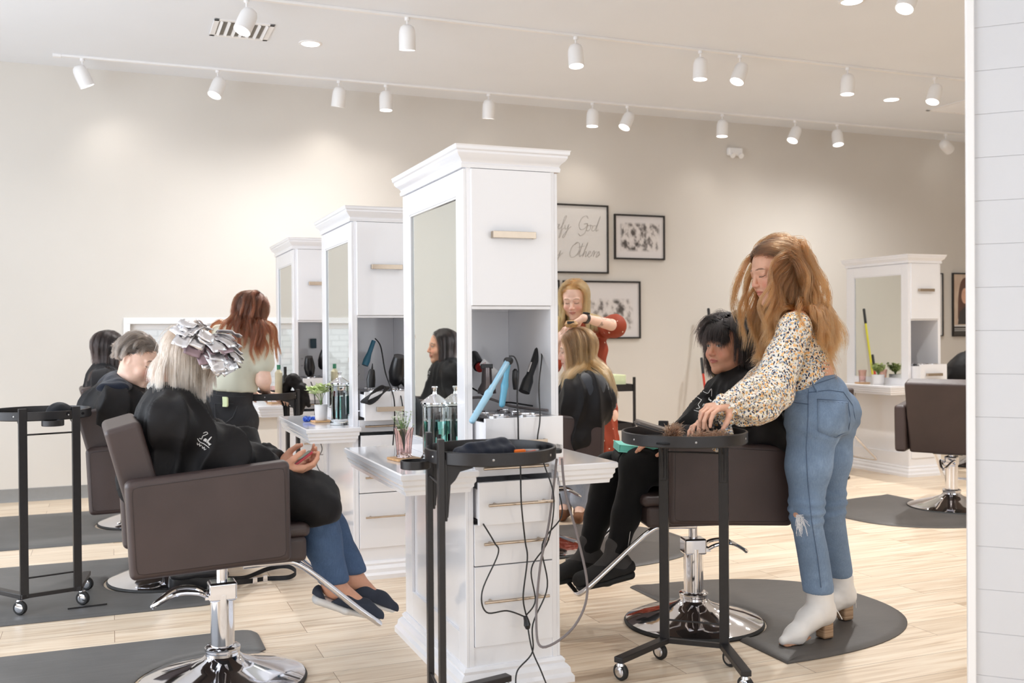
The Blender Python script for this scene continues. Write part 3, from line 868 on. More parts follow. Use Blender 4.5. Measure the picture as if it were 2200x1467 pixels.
def surface_nets(D, X, Y, Z):
    S = D < 0
    S[0] = S[-1] = False; S[:, 0] = S[:, -1] = False; S[:, :, 0] = S[:, :, -1] = False
    c = [(i, j, k) for i in (0, 1) for j in (0, 1) for k in (0, 1)]
    n = [q - 1 for q in D.shape]
    cnt = sum(S[i:i + n[0], j:j + n[1], k:k + n[2]].astype(np.int8) for i, j, k in c)
    I, J, K = np.nonzero((cnt > 0) & (cnt < 8)); N = len(I)
    vals = np.stack([D[I + i, J + j, K + k] for i, j, k in c], 1).astype(np.float64)
    sg = np.stack([S[I + i, J + j, K + k] for i, j, k in c], 1)
    vals = np.where(sg, np.minimum(vals, -1e-7), np.maximum(vals, 1e-7))
    pos = [np.stack([X[I + i], Y[J + j], Z[K + k]], 1) for i, j, k in c]
    acc = np.zeros((N, 3)); ct = np.zeros(N)
    for a in range(8):
        for b in range(a + 1, 8):
            if sum(abs(c[a][q] - c[b][q]) for q in range(3)) != 1: continue
            m = sg[:, a] != sg[:, b]; t = (vals[:, a] / (vals[:, a] - vals[:, b]))[:, None]
            acc += np.where(m[:, None], pos[a] + (pos[b] - pos[a]) * t, 0); ct += m
    V_ = acc / ct[:, None]
    idx = np.full(n, -1, np.int64); idx[I, J, K] = np.arange(N); F = []
    for ax_ in range(3):
        A = S.swapaxes(0, ax_); B = idx.swapaxes(0, ax_)
        e = A[:-1, 1:-1, 1:-1] != A[1:, 1:-1, 1:-1]; i, j, k = np.nonzero(e); j += 1; k += 1
        q = np.stack([B[i, j - 1, k - 1], B[i, j, k - 1], B[i, j, k], B[i, j - 1, k]], 1)
        fl = A[i, j, k] if ax_ == 0 else ~A[i, j, k]
        q = np.where(fl[:, None], q, q[:, ::-1]); F.append(q)
    F = np.concatenate(F); F = F[(F >= 0).all(1)]
    return V_, F

def vnormals(Vt, F):
    a, b, c, d = (Vt[F[:, i]] for i in range(4)); n = np.cross(c - a, d - b); N = np.zeros_like(Vt)
    for i in range(4): np.add.at(N, F[:, i], n)
    return N / np.maximum(1e-9, np.linalg.norm(N, axis=1))[:, None]

def npmesh(name, Vt, F, colors=None, uvw=None):
    me = bpy.data.meshes.new(name)
    me.vertices.add(len(Vt)); me.vertices.foreach_set('co', Vt.astype(np.float32).ravel())
    k = F.shape[1]; me.loops.add(len(F) * k); me.loops.foreach_set('vertex_index', F.astype(np.int32).ravel())
    me.polygons.add(len(F)); me.polygons.foreach_set('loop_start', np.arange(0, len(F) * k, k, dtype=np.int32))
    me.update(calc_edges=True); me.validate()
    me.polygons.foreach_set('use_smooth', np.ones(len(F), bool))
    if colors is not None:
        ca = me.color_attributes.new('Col', 'FLOAT_COLOR', 'POINT')
        ca.data.foreach_set('color', np.concatenate([colors, np.ones((len(Vt), 1))], 1).astype(np.float32).ravel())
    if uvw is not None:
        at_ = me.attributes.new('uvw', 'FLOAT_VECTOR', 'POINT'); at_.data.foreach_set('vector', uvw.astype(np.float32).ravel())
    return me

def relax(Vt, F, it=1, lam=.5):
    for _ in range(it):
        A = np.zeros_like(Vt); c = np.zeros(len(Vt))
        for i in range(4):
            j = (i + 1) % 4
            np.add.at(A, F[:, i], Vt[F[:, j]]); np.add.at(c, F[:, i], 1)
            np.add.at(A, F[:, j], Vt[F[:, i]]); np.add.at(c, F[:, j], 1)
        Vt = Vt + lam * (A / c[:, None] - Vt)
    return Vt

def soft(name, S, mat, parent=None, h=.008, fine=(), disp=None, color=None, rel=1, label=None):
    Vt, F = S.mesh(h, fine)
    if rel: Vt = relax(Vt, F, rel)
    if disp is not None:
        N = vnormals(Vt, F); Vt = Vt + N * disp(Vt, N)[:, None]
    col = color(Vt) if color is not None else None
    o = put(name, npmesh(name, Vt, F, col), parent, mat)
    if label: o['label'] = label
    return o

# ------------------------------------------------------------------ people
def frame(fwd, up=(0, 0, 1)):
    """columns: right, forward, up"""
    f = nrm(fwd); r = nrm(np.cross(f, up)); u = np.cross(r, f); return np.stack([r, f, u], 1)

def lin(r, g, b): return np.array(srgb(r, g, b)[:3])

def skin_mat():
    t = NT('skin'); a = t.n('ShaderNodeAttribute'); a.attribute_name = 'Col'
    vec = t.coord('Object'); nz = t.noise(vec, 45, 3)
    c = t.mix(0.5, a.outputs['Color'], t.ramp(nz, [(0.3, (.86, .84, .82, 1)), (0.7, (1, 1, 1, 1))]), 'MULTIPLY')
    t.col(c).rough(.48); t.bump(t.noise(vec, 900, 2), .05, .001)
    t.set(Subsurface_Weight=.12, Subsurface_Scale=.012); t.b.inputs['Subsurface Radius'].default_value = (1, .35, .2)
    return t.m
M['skin'] = skin_mat()

class Head:
    """local axes: x to the person's right, y forward, z up; origin between the ears"""
    def __init__(s, c, fwd, up=(0, 0, 1), size=1.0): s.c = np.asarray(c, float); s.R = frame(fwd, up); s.k = size
    def w(s, *p): return s.c + s.R @ (np.array(p, float) * s.k)
    def loc(s, P): return (P - s.c) @ s.R / s.k
    def ops(s, S, male=0.0, full=0.0):
        k = s.k; w = s.w; R = s.R; g = lambda *r: np.array(r) * k
        S.ell(w(0, -.014, .042), g(.073, .092, .080), R, .01)
        S.ell(w(0, .018, -.015), g(.064 + .004 * full, .072, .095), R, .03 * k)
        S.ell(w(0, .030, -.055), g(.050 + .008 * full, .055, .052), R, .025 * k)
        S.cap(w(-.030 - .006 * full, .03, -.078), w(0, .072, -.102), .020 * k, .017 * k, .02 * k)
        S.cap(w(.030 + .006 * full, .03, -.078), w(0, .072, -.102), .020 * k, .017 * k, .02 * k)
        for q in (-1, 1):
            S.cap(w(q * .054, .0, -.035), w(q * .036, .03, -.078), .022 * k, .020 * k, .025 * k)
            S.ell(w(q * .036, .060, -.036), g(.024 + .003 * full, .020, .022), R, .022 * k)      # cheek
            S.ell(w(q * .032, .105, .004), g(.015, .016, .010), R, .010 * k, sub=True)            # socket
            S.ell(w(q * .031, .0735, .004), g(.0128, .0125, .0125), R, .003 * k)                  # eyeball
            S.cap(w(q * .018, .0815, .0115), w(q * .043, .0745, .010), .0050 * k, .0045 * k, .006 * k)  # upper lid
            S.cap(w(q * .018, .080, -.0045), w(q * .042, .0735, -.004), .0042 * k, .0042 * k, .006 * k) # lower lid
            S.cap(w(q * .010, .086, .024), w(q * .045, .072, .024), .008 * k, .007 * k, .012 * k)  # brow ridge
            S.ell(w(q * .010, .098, -.033), g(.0075, .009, .006), R, .005 * k)                    # nostril wing
            S.ell(w(q * .073, -.008, -.004), g(.0085, .021, .031), R @ np.array([[.97, q * .24, 0], [-q * .24, .97, 0], [0, 0, 1]]).T, .006 * k)
            S.ell(w(q * .081, -.006, -.002), g(.006, .011, .018), R, .004 * k, sub=True)
        S.cap(w(0, .086, .016), w(0, .107, -.028), .0075 * k, .0100 * k, .008 * k)                # nose
        S.cap(w(0, .083, -.045), w(0, .084, -.075), .014 * k, .012 * k, .014 * k)                 # muzzle
        S.cap(w(-.017, .090, -.0585), w(0, .0965, -.0560), .0040 * k, .0058 * k, .005 * k)
        S.cap(w(.017, .090, -.0585), w(0, .0965, -.0560), .0040 * k, .0058 * k, .005 * k)
        S.cap(w(-.015, .089, -.0660), w(0, .0945, -.0675), .0042 * k, .0065 * k, .005 * k)
        S.cap(w(.015, .089, -.0660), w(0, .0945, -.0675), .0042 * k, .0065 * k, .005 * k)
        S.cap(w(-.022, .100, -.0620), w(.022, .100, -.0620), .0012 * k, .0012 * k, .003 * k, sub=True)
        S.ell(w(0, .074, -.100), g(.016, .014, .013), R, .012 * k)                                # chin
    def paint(s, P, C, skin, hairc, lip, brow, eyes='open', iris=(70, 90, 90), hl=0.0, blush=.35, side_x=0):
        """C: colour array to modify for vertices of the head"""
        L = s.loc(P); x, y, z = L[:, 0], L[:, 1], L[:, 2]; ax_ = np.abs(x)
        head = (np.abs(x) < .1) & (y > -.12) & (y < .13) & (z > -.13) & (z < .14)
        def mixc(m, col): C[:] = C * (1 - m[:, None]) + np.asarray(col) * m[:, None]
        front = smooth01(y, .03, .06) * head
        mixc(np.exp(-(((ax_ - .038) / .018) ** 2 + ((z + .034) / .020) ** 2)) * front * blush, lin(222, 128, 108))
        mixc(np.exp(-((x / .012) ** 2 + ((z + .030) / .012) ** 2)) * front * blush, lin(222, 136, 116))
        m = (1 - smooth01(((x / .0235) ** 2 + ((z + .0620) / (.0105 * (1 - .45 * (x / .024) ** 2).clip(.2, 1))) ** 2), .8, 1.15)) * smooth01(y, .075, .085) * head
        mixc(m * .85, lip)
        mixc((np.abs(z + .0620) < .0012) * (ax_ < .021) * (y > .08) * head * .7, lip * .35)
        for q in (-1, 1):
            dx = (x * q - .031); dz = z - .0045 + (.002 if eyes != 'open' else 0)
            zb = .026 + .004 * np.clip(1 - ((dx + .004) / .020) ** 2, -1, 1)
            m = (np.abs(z - zb) < .0030 * np.clip(1.25 - ((dx - .0) / .021) ** 2, .25, 1)) & (dx > -.018) & (dx < .021) & (y > .04) & head
            mixc(m * .8, brow)
            hgt = .0052 * (1 - (dx / .0150) ** 2); on = (np.abs(dx) < .0148) & (y > .05) & head
            if eyes == 'open':
                mixc((on & (np.abs(dz) < hgt)) * 1.0, lin(214, 206, 202))
                rr = np.sqrt((dx + side_x * q) ** 2 + dz ** 2)
                mixc((on & (np.abs(dz) < hgt) & (rr < .0062)) * 1.0, lin(*iris)); mixc((on & (np.abs(dz) < hgt) & (rr < .0032)) * 1.0, lin(18, 16, 16))
                mixc((on & (dz > hgt - .0012) & (dz < hgt + .0016)) * .9, lin(34, 24, 22))
                mixc((on & (dz < -hgt + .0004) & (dz > -hgt - .0012)) * .4, lin(120, 80, 70))
                mixc((on & (dz > hgt + .0016) & (dz < hgt + .0058)) * .25, lin(150, 100, 84))
            else:
                low = -.0022 - .0026 * (1 - (dx / .0150) ** 2)
                mixc((on & (dz > low) & (dz < low + .008)) * .25, lin(176, 120, 100))
                mixc((on & (np.abs(dz - low) < .0016)) * .9, lin(40, 28, 26))
        # scalp under the hair
        d = np.stack([x / .073, (y + .014) / .092, (z - .042) / .080], 1); d /= np.maximum(1e-6, np.linalg.norm(d, axis=1))[:, None]
        zt = np.interp(d[:, 1], HL_Y, HL_Z) + hl
        ear = (ax_ > .066) & (z < .034) & (z > -.045) & (y > -.035)
        mixc(smooth01(d[:, 2] - zt, -.05, .03) * head * (z > -.06) * (~ear), hairc)
HL_Y = [-1, -.35, .05, .30, .55, .80, 1.0]; HL_Z = [-.62, -.60, -.30, .12, .40, .56, .60]

def hand_ops(S, wr, d, pn, thumb_side, curl=(.5, .5, .5, .5), spread=.06, size=1.0, thumb=(.5, .4), tips=None):
    """wr: wrist, d: wrist to knuckles, pn: the way the palm faces, thumb_side: +1/-1 along lateral axis; curl in radians per joint"""
    d = nrm(d); pn = nrm(pn - d * np.dot(pn, d)); lat = np.cross(d, pn) * thumb_side; k = size
    out = []
    for i, (off, L, r) in enumerate([(.030, .044, .0090), (.010, .049, .0093), (-.010, .046, .0088), (-.028, .036, .0078)]):
        kn = wr + d * (.088 - .006 * (i == 3) - .003 * (i == 0)) * k + lat * off * k - pn * .004 * k
        S.cap(wr + lat * off * .55 * k, kn, .0155 * k, .0125 * k, .012 * k)
        a = curl[i] * .55; dirn = nrm(d + lat * spread * (1.5 - i) * .6); p = kn; seg = [L, L * .62, L * .52]; rr = [r, r * .92, r * .84, r * .72]
        for j in range(3):
            dd = dirn * math.cos(a) + pn * math.sin(a); q = p + dd * seg[j] * k
            S.cap(p, q, rr[j] * k, rr[j + 1] * k, .004 * k); p = q; a += curl[i] * (1.0 if j == 0 else .7)
        out.append(p)
    tb = wr + d * .022 * k + lat * .024 * k + pn * .006 * k
    t1 = tb + nrm(d * .75 + lat * .62 + pn * thumb[0]) * .040 * k
    t2 = t1 + nrm(d * .85 + lat * .15 + pn * thumb[0] * 1.2) * .033 * k
    t3 = t2 + nrm(d * .9 - lat * thumb[1] + pn * thumb[0] * 1.2) * .024 * k
    S.cap(tb, t1, .0150 * k, .0118 * k, .014 * k).cap(t1, t2, .0112 * k, .0098 * k, .004 * k).cap(t2, t3, .0098 * k, .0078 * k, .004 * k)
    out.append(t3); return out

def hair_mat(name, root, tip, spread=.25, rough=.28):
    t = NT(name)
    h = t.n('ShaderNodeBsdfHairPrincipled'); h.parametrization = 'COLOR' if hasattr(h, 'parametrization') else h.parametrization
    info = t.n('ShaderNodeHairInfo')
    c = t.ramp(info.outputs['Intercept'], [(0.0, srgb(*root)), (.35, tuple((np.array(srgb(*root)) * .6 + np.array(srgb(*tip)) * .4))), (1.0, srgb(*tip))])
    v = t.ramp(info.outputs['Random'], [(0.0, (1 - spread,) * 3 + (1,)), (1.0, (min(1.6, 1 + spread),) * 3 + (1,))])
    t.l(t.mix(1.0, c, v, 'MULTIPLY'), h.inputs['Color'])
    h.inputs['Roughness'].default_value = rough; h.inputs['Radial Roughness'].default_value = .35
    t.l(h.outputs[0], t.out.inputs[0]); return t.m

def grow_hair(name, parent, hd, mat, collide, n_guides=90, kids=60, length=.35, step=.012, part=0.0, wave=.0, wfreq=9.0, flow=None,
              grav=.35, thick=.018, rad=.00055, tipspread=.4, region=None, lenvar=.15, seed=1, start_back=.25, up0=.15, clump=.55, cut=None, maxpush=3, hl=0.0, cap_off=.006, wamp0=.3, hug=.9, hug_len=2.2, gfun=None, phase=None, keep=None, wstart=.12):
    rs = np.random.RandomState(seed); k = hd.k
    G = []
    while len(G) < n_guides:
        d = nrm(rs.normal(size=3)); zt = np.interp(d[1], HL_Y, HL_Z) + hl
        if d[2] < zt: continue
        if region is not None and not region(d): continue
        G.append(d)
    G = np.array(G)
    cen = np.array([0, -.014, .042]); rad3 = np.array([.073, .092, .080])
    def surf(d, off): return cen + d * (rad3 + off)
    side = np.where(G[:, 0] > part, 1.0, -1.0)
    layer = rs.rand(n_guides)
    L = np.array([length * (1 - lenvar + 2 * lenvar * rs.rand()) if not callable(length) else length(g) * (1 - lenvar + 2 * lenvar * rs.rand()) for g in G])
    m = 26
    Pw = hd.c + (surf(G, cap_off)) @ hd.R.T * k
    nrm3 = G / rad3; nrm3 /= np.linalg.norm(nrm3, axis=1)[:, None]
    d0 = np.stack([side * 1.0, np.full(n_guides, -start_back), np.full(n_guides, up0)], 1) if flow is None else np.array([flow(g) for g in G])
    d0 = d0 - nrm3 * (d0 * nrm3).sum(1)[:, None]; d0 /= np.maximum(1e-6, np.linalg.norm(d0, axis=1))[:, None]
    v = d0 @ hd.R.T; paths = [Pw.copy()]; st = (L / (m - 1))[:, None]; p = Pw.copy()
    hc = hd.w(*cen); eps = .004
    for i in range(m - 1):
        t = i / (m - 1)
        v = v + (np.array([0, 0, -1.0]) if gfun is None else gfun(G, t)) * grav * (.35 + t) ; v /= np.linalg.norm(v, axis=1)[:, None]
        p = p + v * st
        off = cap_off + thick * layer * min(1, .25 + t * 2.2)
        for _ in range(maxpush):
            D = collide.eval(p) - off
            E = np.stack([collide.eval(p + np.eye(3)[q] * eps) for q in range(3)], 1) - (D + off)[:, None]
            g = E / np.maximum(1e-6, np.linalg.norm(E, axis=1))[:, None]
            push = np.maximum(0, -D)[:, None]; p = p + g * push
            if hug and _ == 0: p = p - g * np.clip(D, 0, .012)[:, None] * hug * max(0, 1 - t * hug_len)
        nv = p - paths[-1]; v = nv / np.maximum(1e-6, np.linalg.norm(nv, axis=1))[:, None]
        paths.append(p.copy())
    G_p = np.stack(paths, 1)                        # guides, m, 3
    T = np.gradient(G_p, axis=1); T /= np.maximum(1e-6, np.linalg.norm(T, axis=2))[..., None]
    outw = G_p - hc; outw[..., 2] *= .2; sidev = np.cross(T, outw); sidev /= np.maximum(1e-6, np.linalg.norm(sidev, axis=2))[..., None]
    outn = np.cross(sidev, T)
    tt = np.linspace(0, 1, m)[None, :, None]; ph = rs.rand(n_guides)[:, None, None] * (6.28 if phase is None else phase); fr = wfreq * (.85 + .3 * rs.rand(n_guides)[:, None, None]) * (L[:, None, None] / max(1e-6, L.mean()))
    env = np.clip((tt - wstart) / (1 - wstart), 0, 1); env = wamp0 * np.minimum(1, env * 3) + (1 - wamp0) * env ** 1.2
    if wave: G_p = G_p + wave * np.clip(env, 0, 1) * (np.sin(ph + fr * tt) * sidev + .6 * np.cos(ph + fr * tt) * outn)
    if keep is not None:
        ok = keep((G_p - hd.c) @ hd.R / k); G_p = G_p[ok]; T = T[ok]; nrm3 = nrm3[ok]; n_guides = len(G_p)
    # children
    pts = []
    for gi in range(n_guides):
        nk = kids
        w_ = rs.normal(size=(nk, 1, 3)) * np.array([1, 1, 1.]) ; nw = hd.R @ nrm3[gi]; w_ = w_ - nw * (w_ * nw).sum(-1, keepdims=True) * .9
        root = .009 * k * w_; tip = root * (1 - clump) + rs.normal(size=(nk, 1, 3)) * .004 * tipspread
        f = np.linspace(0, 1, m)[None, :, None] ** .8
        q = G_p[gi][None] + root * (1 - f) + tip * f * (1 + .8 * f)
        q = q + .0012 * np.sin(rs.rand(nk, 1, 1) * 6 + np.linspace(0, 1, m)[None, :, None] * (8 + 8 * rs.rand(nk, 1, 1))) * rs.normal(size=(nk, 1, 3)) * f
        s = 1 - .16 * rs.rand(nk, 1, 1) * rs.rand(nk, 1, 1)   # uneven ends
        idx = (np.linspace(0, 1, m)[None, :, None] * s * (m - 1)); i0 = np.clip(idx.astype(int), 0, m - 2); fr_ = idx - i0
        q = np.take_along_axis(q, np.repeat(i0, 3, 2), 1) * (1 - fr_) + np.take_along_axis(q, np.repeat(i0 + 1, 3, 2), 1) * fr_
        pts.append(q)
    Q = np.concatenate(pts)
    if cut is not None: Q = cut(Q)
    return strands(name, parent, mat, Q, rad, rs)

def fl_down(g): return np.array([1.1 * g[0] + .6 * np.sign(g[0] + .01) * max(0.0, g[1]), -.5 * max(0.0, g[2]), -.35])
def strands(name, parent, mat, Q, rad, rs=np.random):
    n, m, _ = Q.shape
    hc = bpy.data.hair_curves.new(name); hc.add_curves([m] * n)
    hc.points.foreach_set('position', Q.astype(np.float32).ravel())
    r = rad * (.8 + .4 * rs.rand(n, 1)) * np.interp(np.linspace(0, 1, m), [0, .1, .75, 1], [.8, 1, .85, .2])[None]
    hc.points.foreach_set('radius', r.astype(np.float32).ravel())
    hc.materials.append(mat)
    o = bpy.data.objects.new(name, hc); C.objects.link(o); o.parent = parent; return o
# ------------------------------------------------------------------ the people
def PX0(u, v, y): return np.array(at(u, v, Y=y))
def J(u, v, D): return np.array(at(u, v, D=D))
def Y(u, v, y): return np.array(at(u, v, Y=y))
RT = np.array(_R); FW = np.array((math.sin(YAW), math.cos(YAW), 0)); UP = np.array([0, 0, 1.0])
RT0 = np.array((math.cos(YAW), -math.sin(YAW), 0))
SK = dict(fair=lin(238, 200, 180), mid=lin(226, 176, 150), warm=lin(220, 164, 136))
def cape_disp(neck, n=15, amp=.011, start=.09, full=.24, seed=0, ax=None, wrinkle=.004):
    neck = np.asarray(neck, float)
    def f(P, N):
        d = P - neck; ang = np.arctan2(d[:, 1], d[:, 0]); r = np.linalg.norm(d, axis=1)
        w = vnoise(P, 3.0, seed) * 1.4 + vnoise(P, 7, seed + 3) * .3
        a = (1 - 2 * np.abs(np.sin(ang * n * .5 + w * 2.2)) ** .8) * .75 + np.sin(ang * n * .41 + 1.3 + w * 3) * .45
        return amp * a * smooth01(r, start, full) + wrinkle * vnoise(P, (16, 16, 9), seed + 7) + wrinkle * .6 * vnoise(P, 30, seed + 9)
    return f
def wrinkle_disp(amp=.004, f=(14, 14, 22), seed=1, amp2=.002):
    return lambda P, N: amp * vnoise(P, f, seed) + amp2 * vnoise(P, tuple(2.3 * q for q in f), seed + 5)
def collider(hd, extra=None, guard=True, gy=.135, gr=(.060, .098, .120), gz=-.055):
    S = SDF(); k = hd.k
    S.ell(hd.w(0, -.014, .042), np.array([.073, .092, .080]) * k, hd.R, .01)
    S.ell(hd.w(0, .010, -.02), np.array([.068, .074, .095]) * k, hd.R, .02)
    if guard: S.ell(hd.w(0, gy, gz), np.array(gr) * k, hd.R, .01)
    if extra: extra(S)
    return S
def person(label, loc): return thing('person', label, 'person', (0, 0, 0))
M['cape'] = fabric('black_cape', (22, 20, 21), .62, .12, 300, .04)
M['cape_grey'] = fabric('charcoal_cape', (30, 29, 31), .75, .12, 300, .06)
M['navy_towel'] = fabric('navy_towel', (24, 29, 42), .95, .15, 420, .2)
M['black_trousers'] = fabric('black_trousers', (14, 13, 14), .85, .1, 400, .1)
def denim(name, rgb, var=.22, wear=None):
    t = NT(name); vec = t.coord('Object'); c = np.array(srgb(*rgb)[:3])
    n1 = t.noise(vec, 7, 5, .6); n2 = t.noise(t.coord('Object', scale=(1, 1, .12)), 320, 2); n3 = t.noise(vec, 420, 2)
    base = t.ramp(n1, [(0.28, tuple(c * (1 - var)) + (1,)), (.55, tuple(c) + (1,)), (0.78, tuple(np.minimum(1, c * (1 + var * 1.6) + .02)) + (1,))])
    grain = t.ramp(t.math('ADD', t.math('MULTIPLY', n2, .55), t.math('MULTIPLY', n3, .45)), [(.35, (.80, .82, .86, 1)), (.65, (1.12, 1.1, 1.06, 1))])
    t.col(t.mix(1.0, base, grain, 'MULTIPLY')).rough(.88); t.bump(n3, .25, .002); return t.m
M['denim'] = denim('washed_denim', (122, 146, 176))
M['denim_dark'] = denim('mid_denim', (74, 98, 132))
M['denim_black'] = denim('black_denim', (44, 44, 47), .15)
M['denim_pale'] = denim('pale_denim', (168, 178, 194), .12)
def floral():
    t = NT('floral_print'); vec = t.coord('Object')
    nz = t.n('ShaderNodeTexNoise'); nz.inputs['Scale'].default_value = 60; t.l(vec, nz.inputs['Vector'])
    ad = t.n('ShaderNodeVectorMath', operation='MULTIPLY_ADD'); ad.inputs[1].default_value = (.010, .010, .010); t.l(nz.outputs['Color'], ad.inputs[0]); t.l(vec, ad.inputs[2])
    def spots(scale, thr, seed, sc3=(1, 1, 1)):
        mp = t.n('ShaderNodeMapping'); mp.inputs['Location'].default_value = (seed, seed * 1.7, seed * .6); mp.inputs['Scale'].default_value = sc3
        t.l(ad.outputs[0], mp.inputs[0])
        v = t.n('ShaderNodeTexVoronoi'); v.inputs['Scale'].default_value = scale; t.l(mp.outputs[0], v.inputs['Vector'])
        return t.math('MULTIPLY', t.math('LESS_THAN', v.outputs['Distance'], thr), 1.0), v.outputs['Color']
    c = srgb(236, 230, 220)
    f1, k1 = spots(62, .40, 0.0); f2, _ = spots(78, .33, 3.1); f3, _ = spots(110, .34, 7.7, (1, 1, .5)); f4, _ = spots(140, .30, 5.2, (.5, 1, 1)); f5, _ = spots(60, .17, 0.0)
    x = t.mix(f1, c, srgb(240, 190, 128)); x = t.mix(f5, x, srgb(226, 150, 84)); x = t.mix(f2, x, srgb(140, 156, 178)); x = t.mix(f4, x, srgb(196, 176, 120)); x = t.mix(f3, x, srgb(58, 64, 84))
    t.col(x).rough(.8); t.bump(t.noise(vec, 260, 2), .2, .002); return t.m
M['floral'] = floral()
def torso(S, J_, w=1.0, k=.04, add=0.0, bust=.0, belly=0.0):
    """pelvis..shoulders from joints: hipL hipR waist chest neck shL shR"""
    lat = nrm(J_['shR'] - J_['shL']); lat2 = nrm(J_['hipR'] - J_['hipL'])
    up = nrm(J_['neck'] - J_['pel']); fw = nrm(np.cross(up, lat)) * J_.get('fs', 1)
    S.cap(J_['hipL'], J_['hipR'], .098 * w + add, None, k)
    S.cap(J_['pel'] + up * .02, J_['waist'], .098 * w + add, .088 * w + add, k, w=lat, f=1.30)
    S.cap(J_['waist'], J_['chest'], .088 * w + add, .100 * w + add, k, w=lat, f=1.33)
    S.cap(J_['chest'], J_['chest'] + up * .09, .100 * w + add, .082 * w + add, k, w=lat, f=1.40)
    S.cap(J_['shL'], J_['neck'] - up * .035, .050 * w + add, .052 * w + add, k)
    S.cap(J_['shR'], J_['neck'] - up * .035, .050 * w + add, .052 * w + add, k)
    if bust:
        for q in (-1, 1): S.ell(J_['chest'] + fw * .075 * w + lat * q * .062 - up * .01, np.array([.055, .055, .058]) * w + add, None, .035)

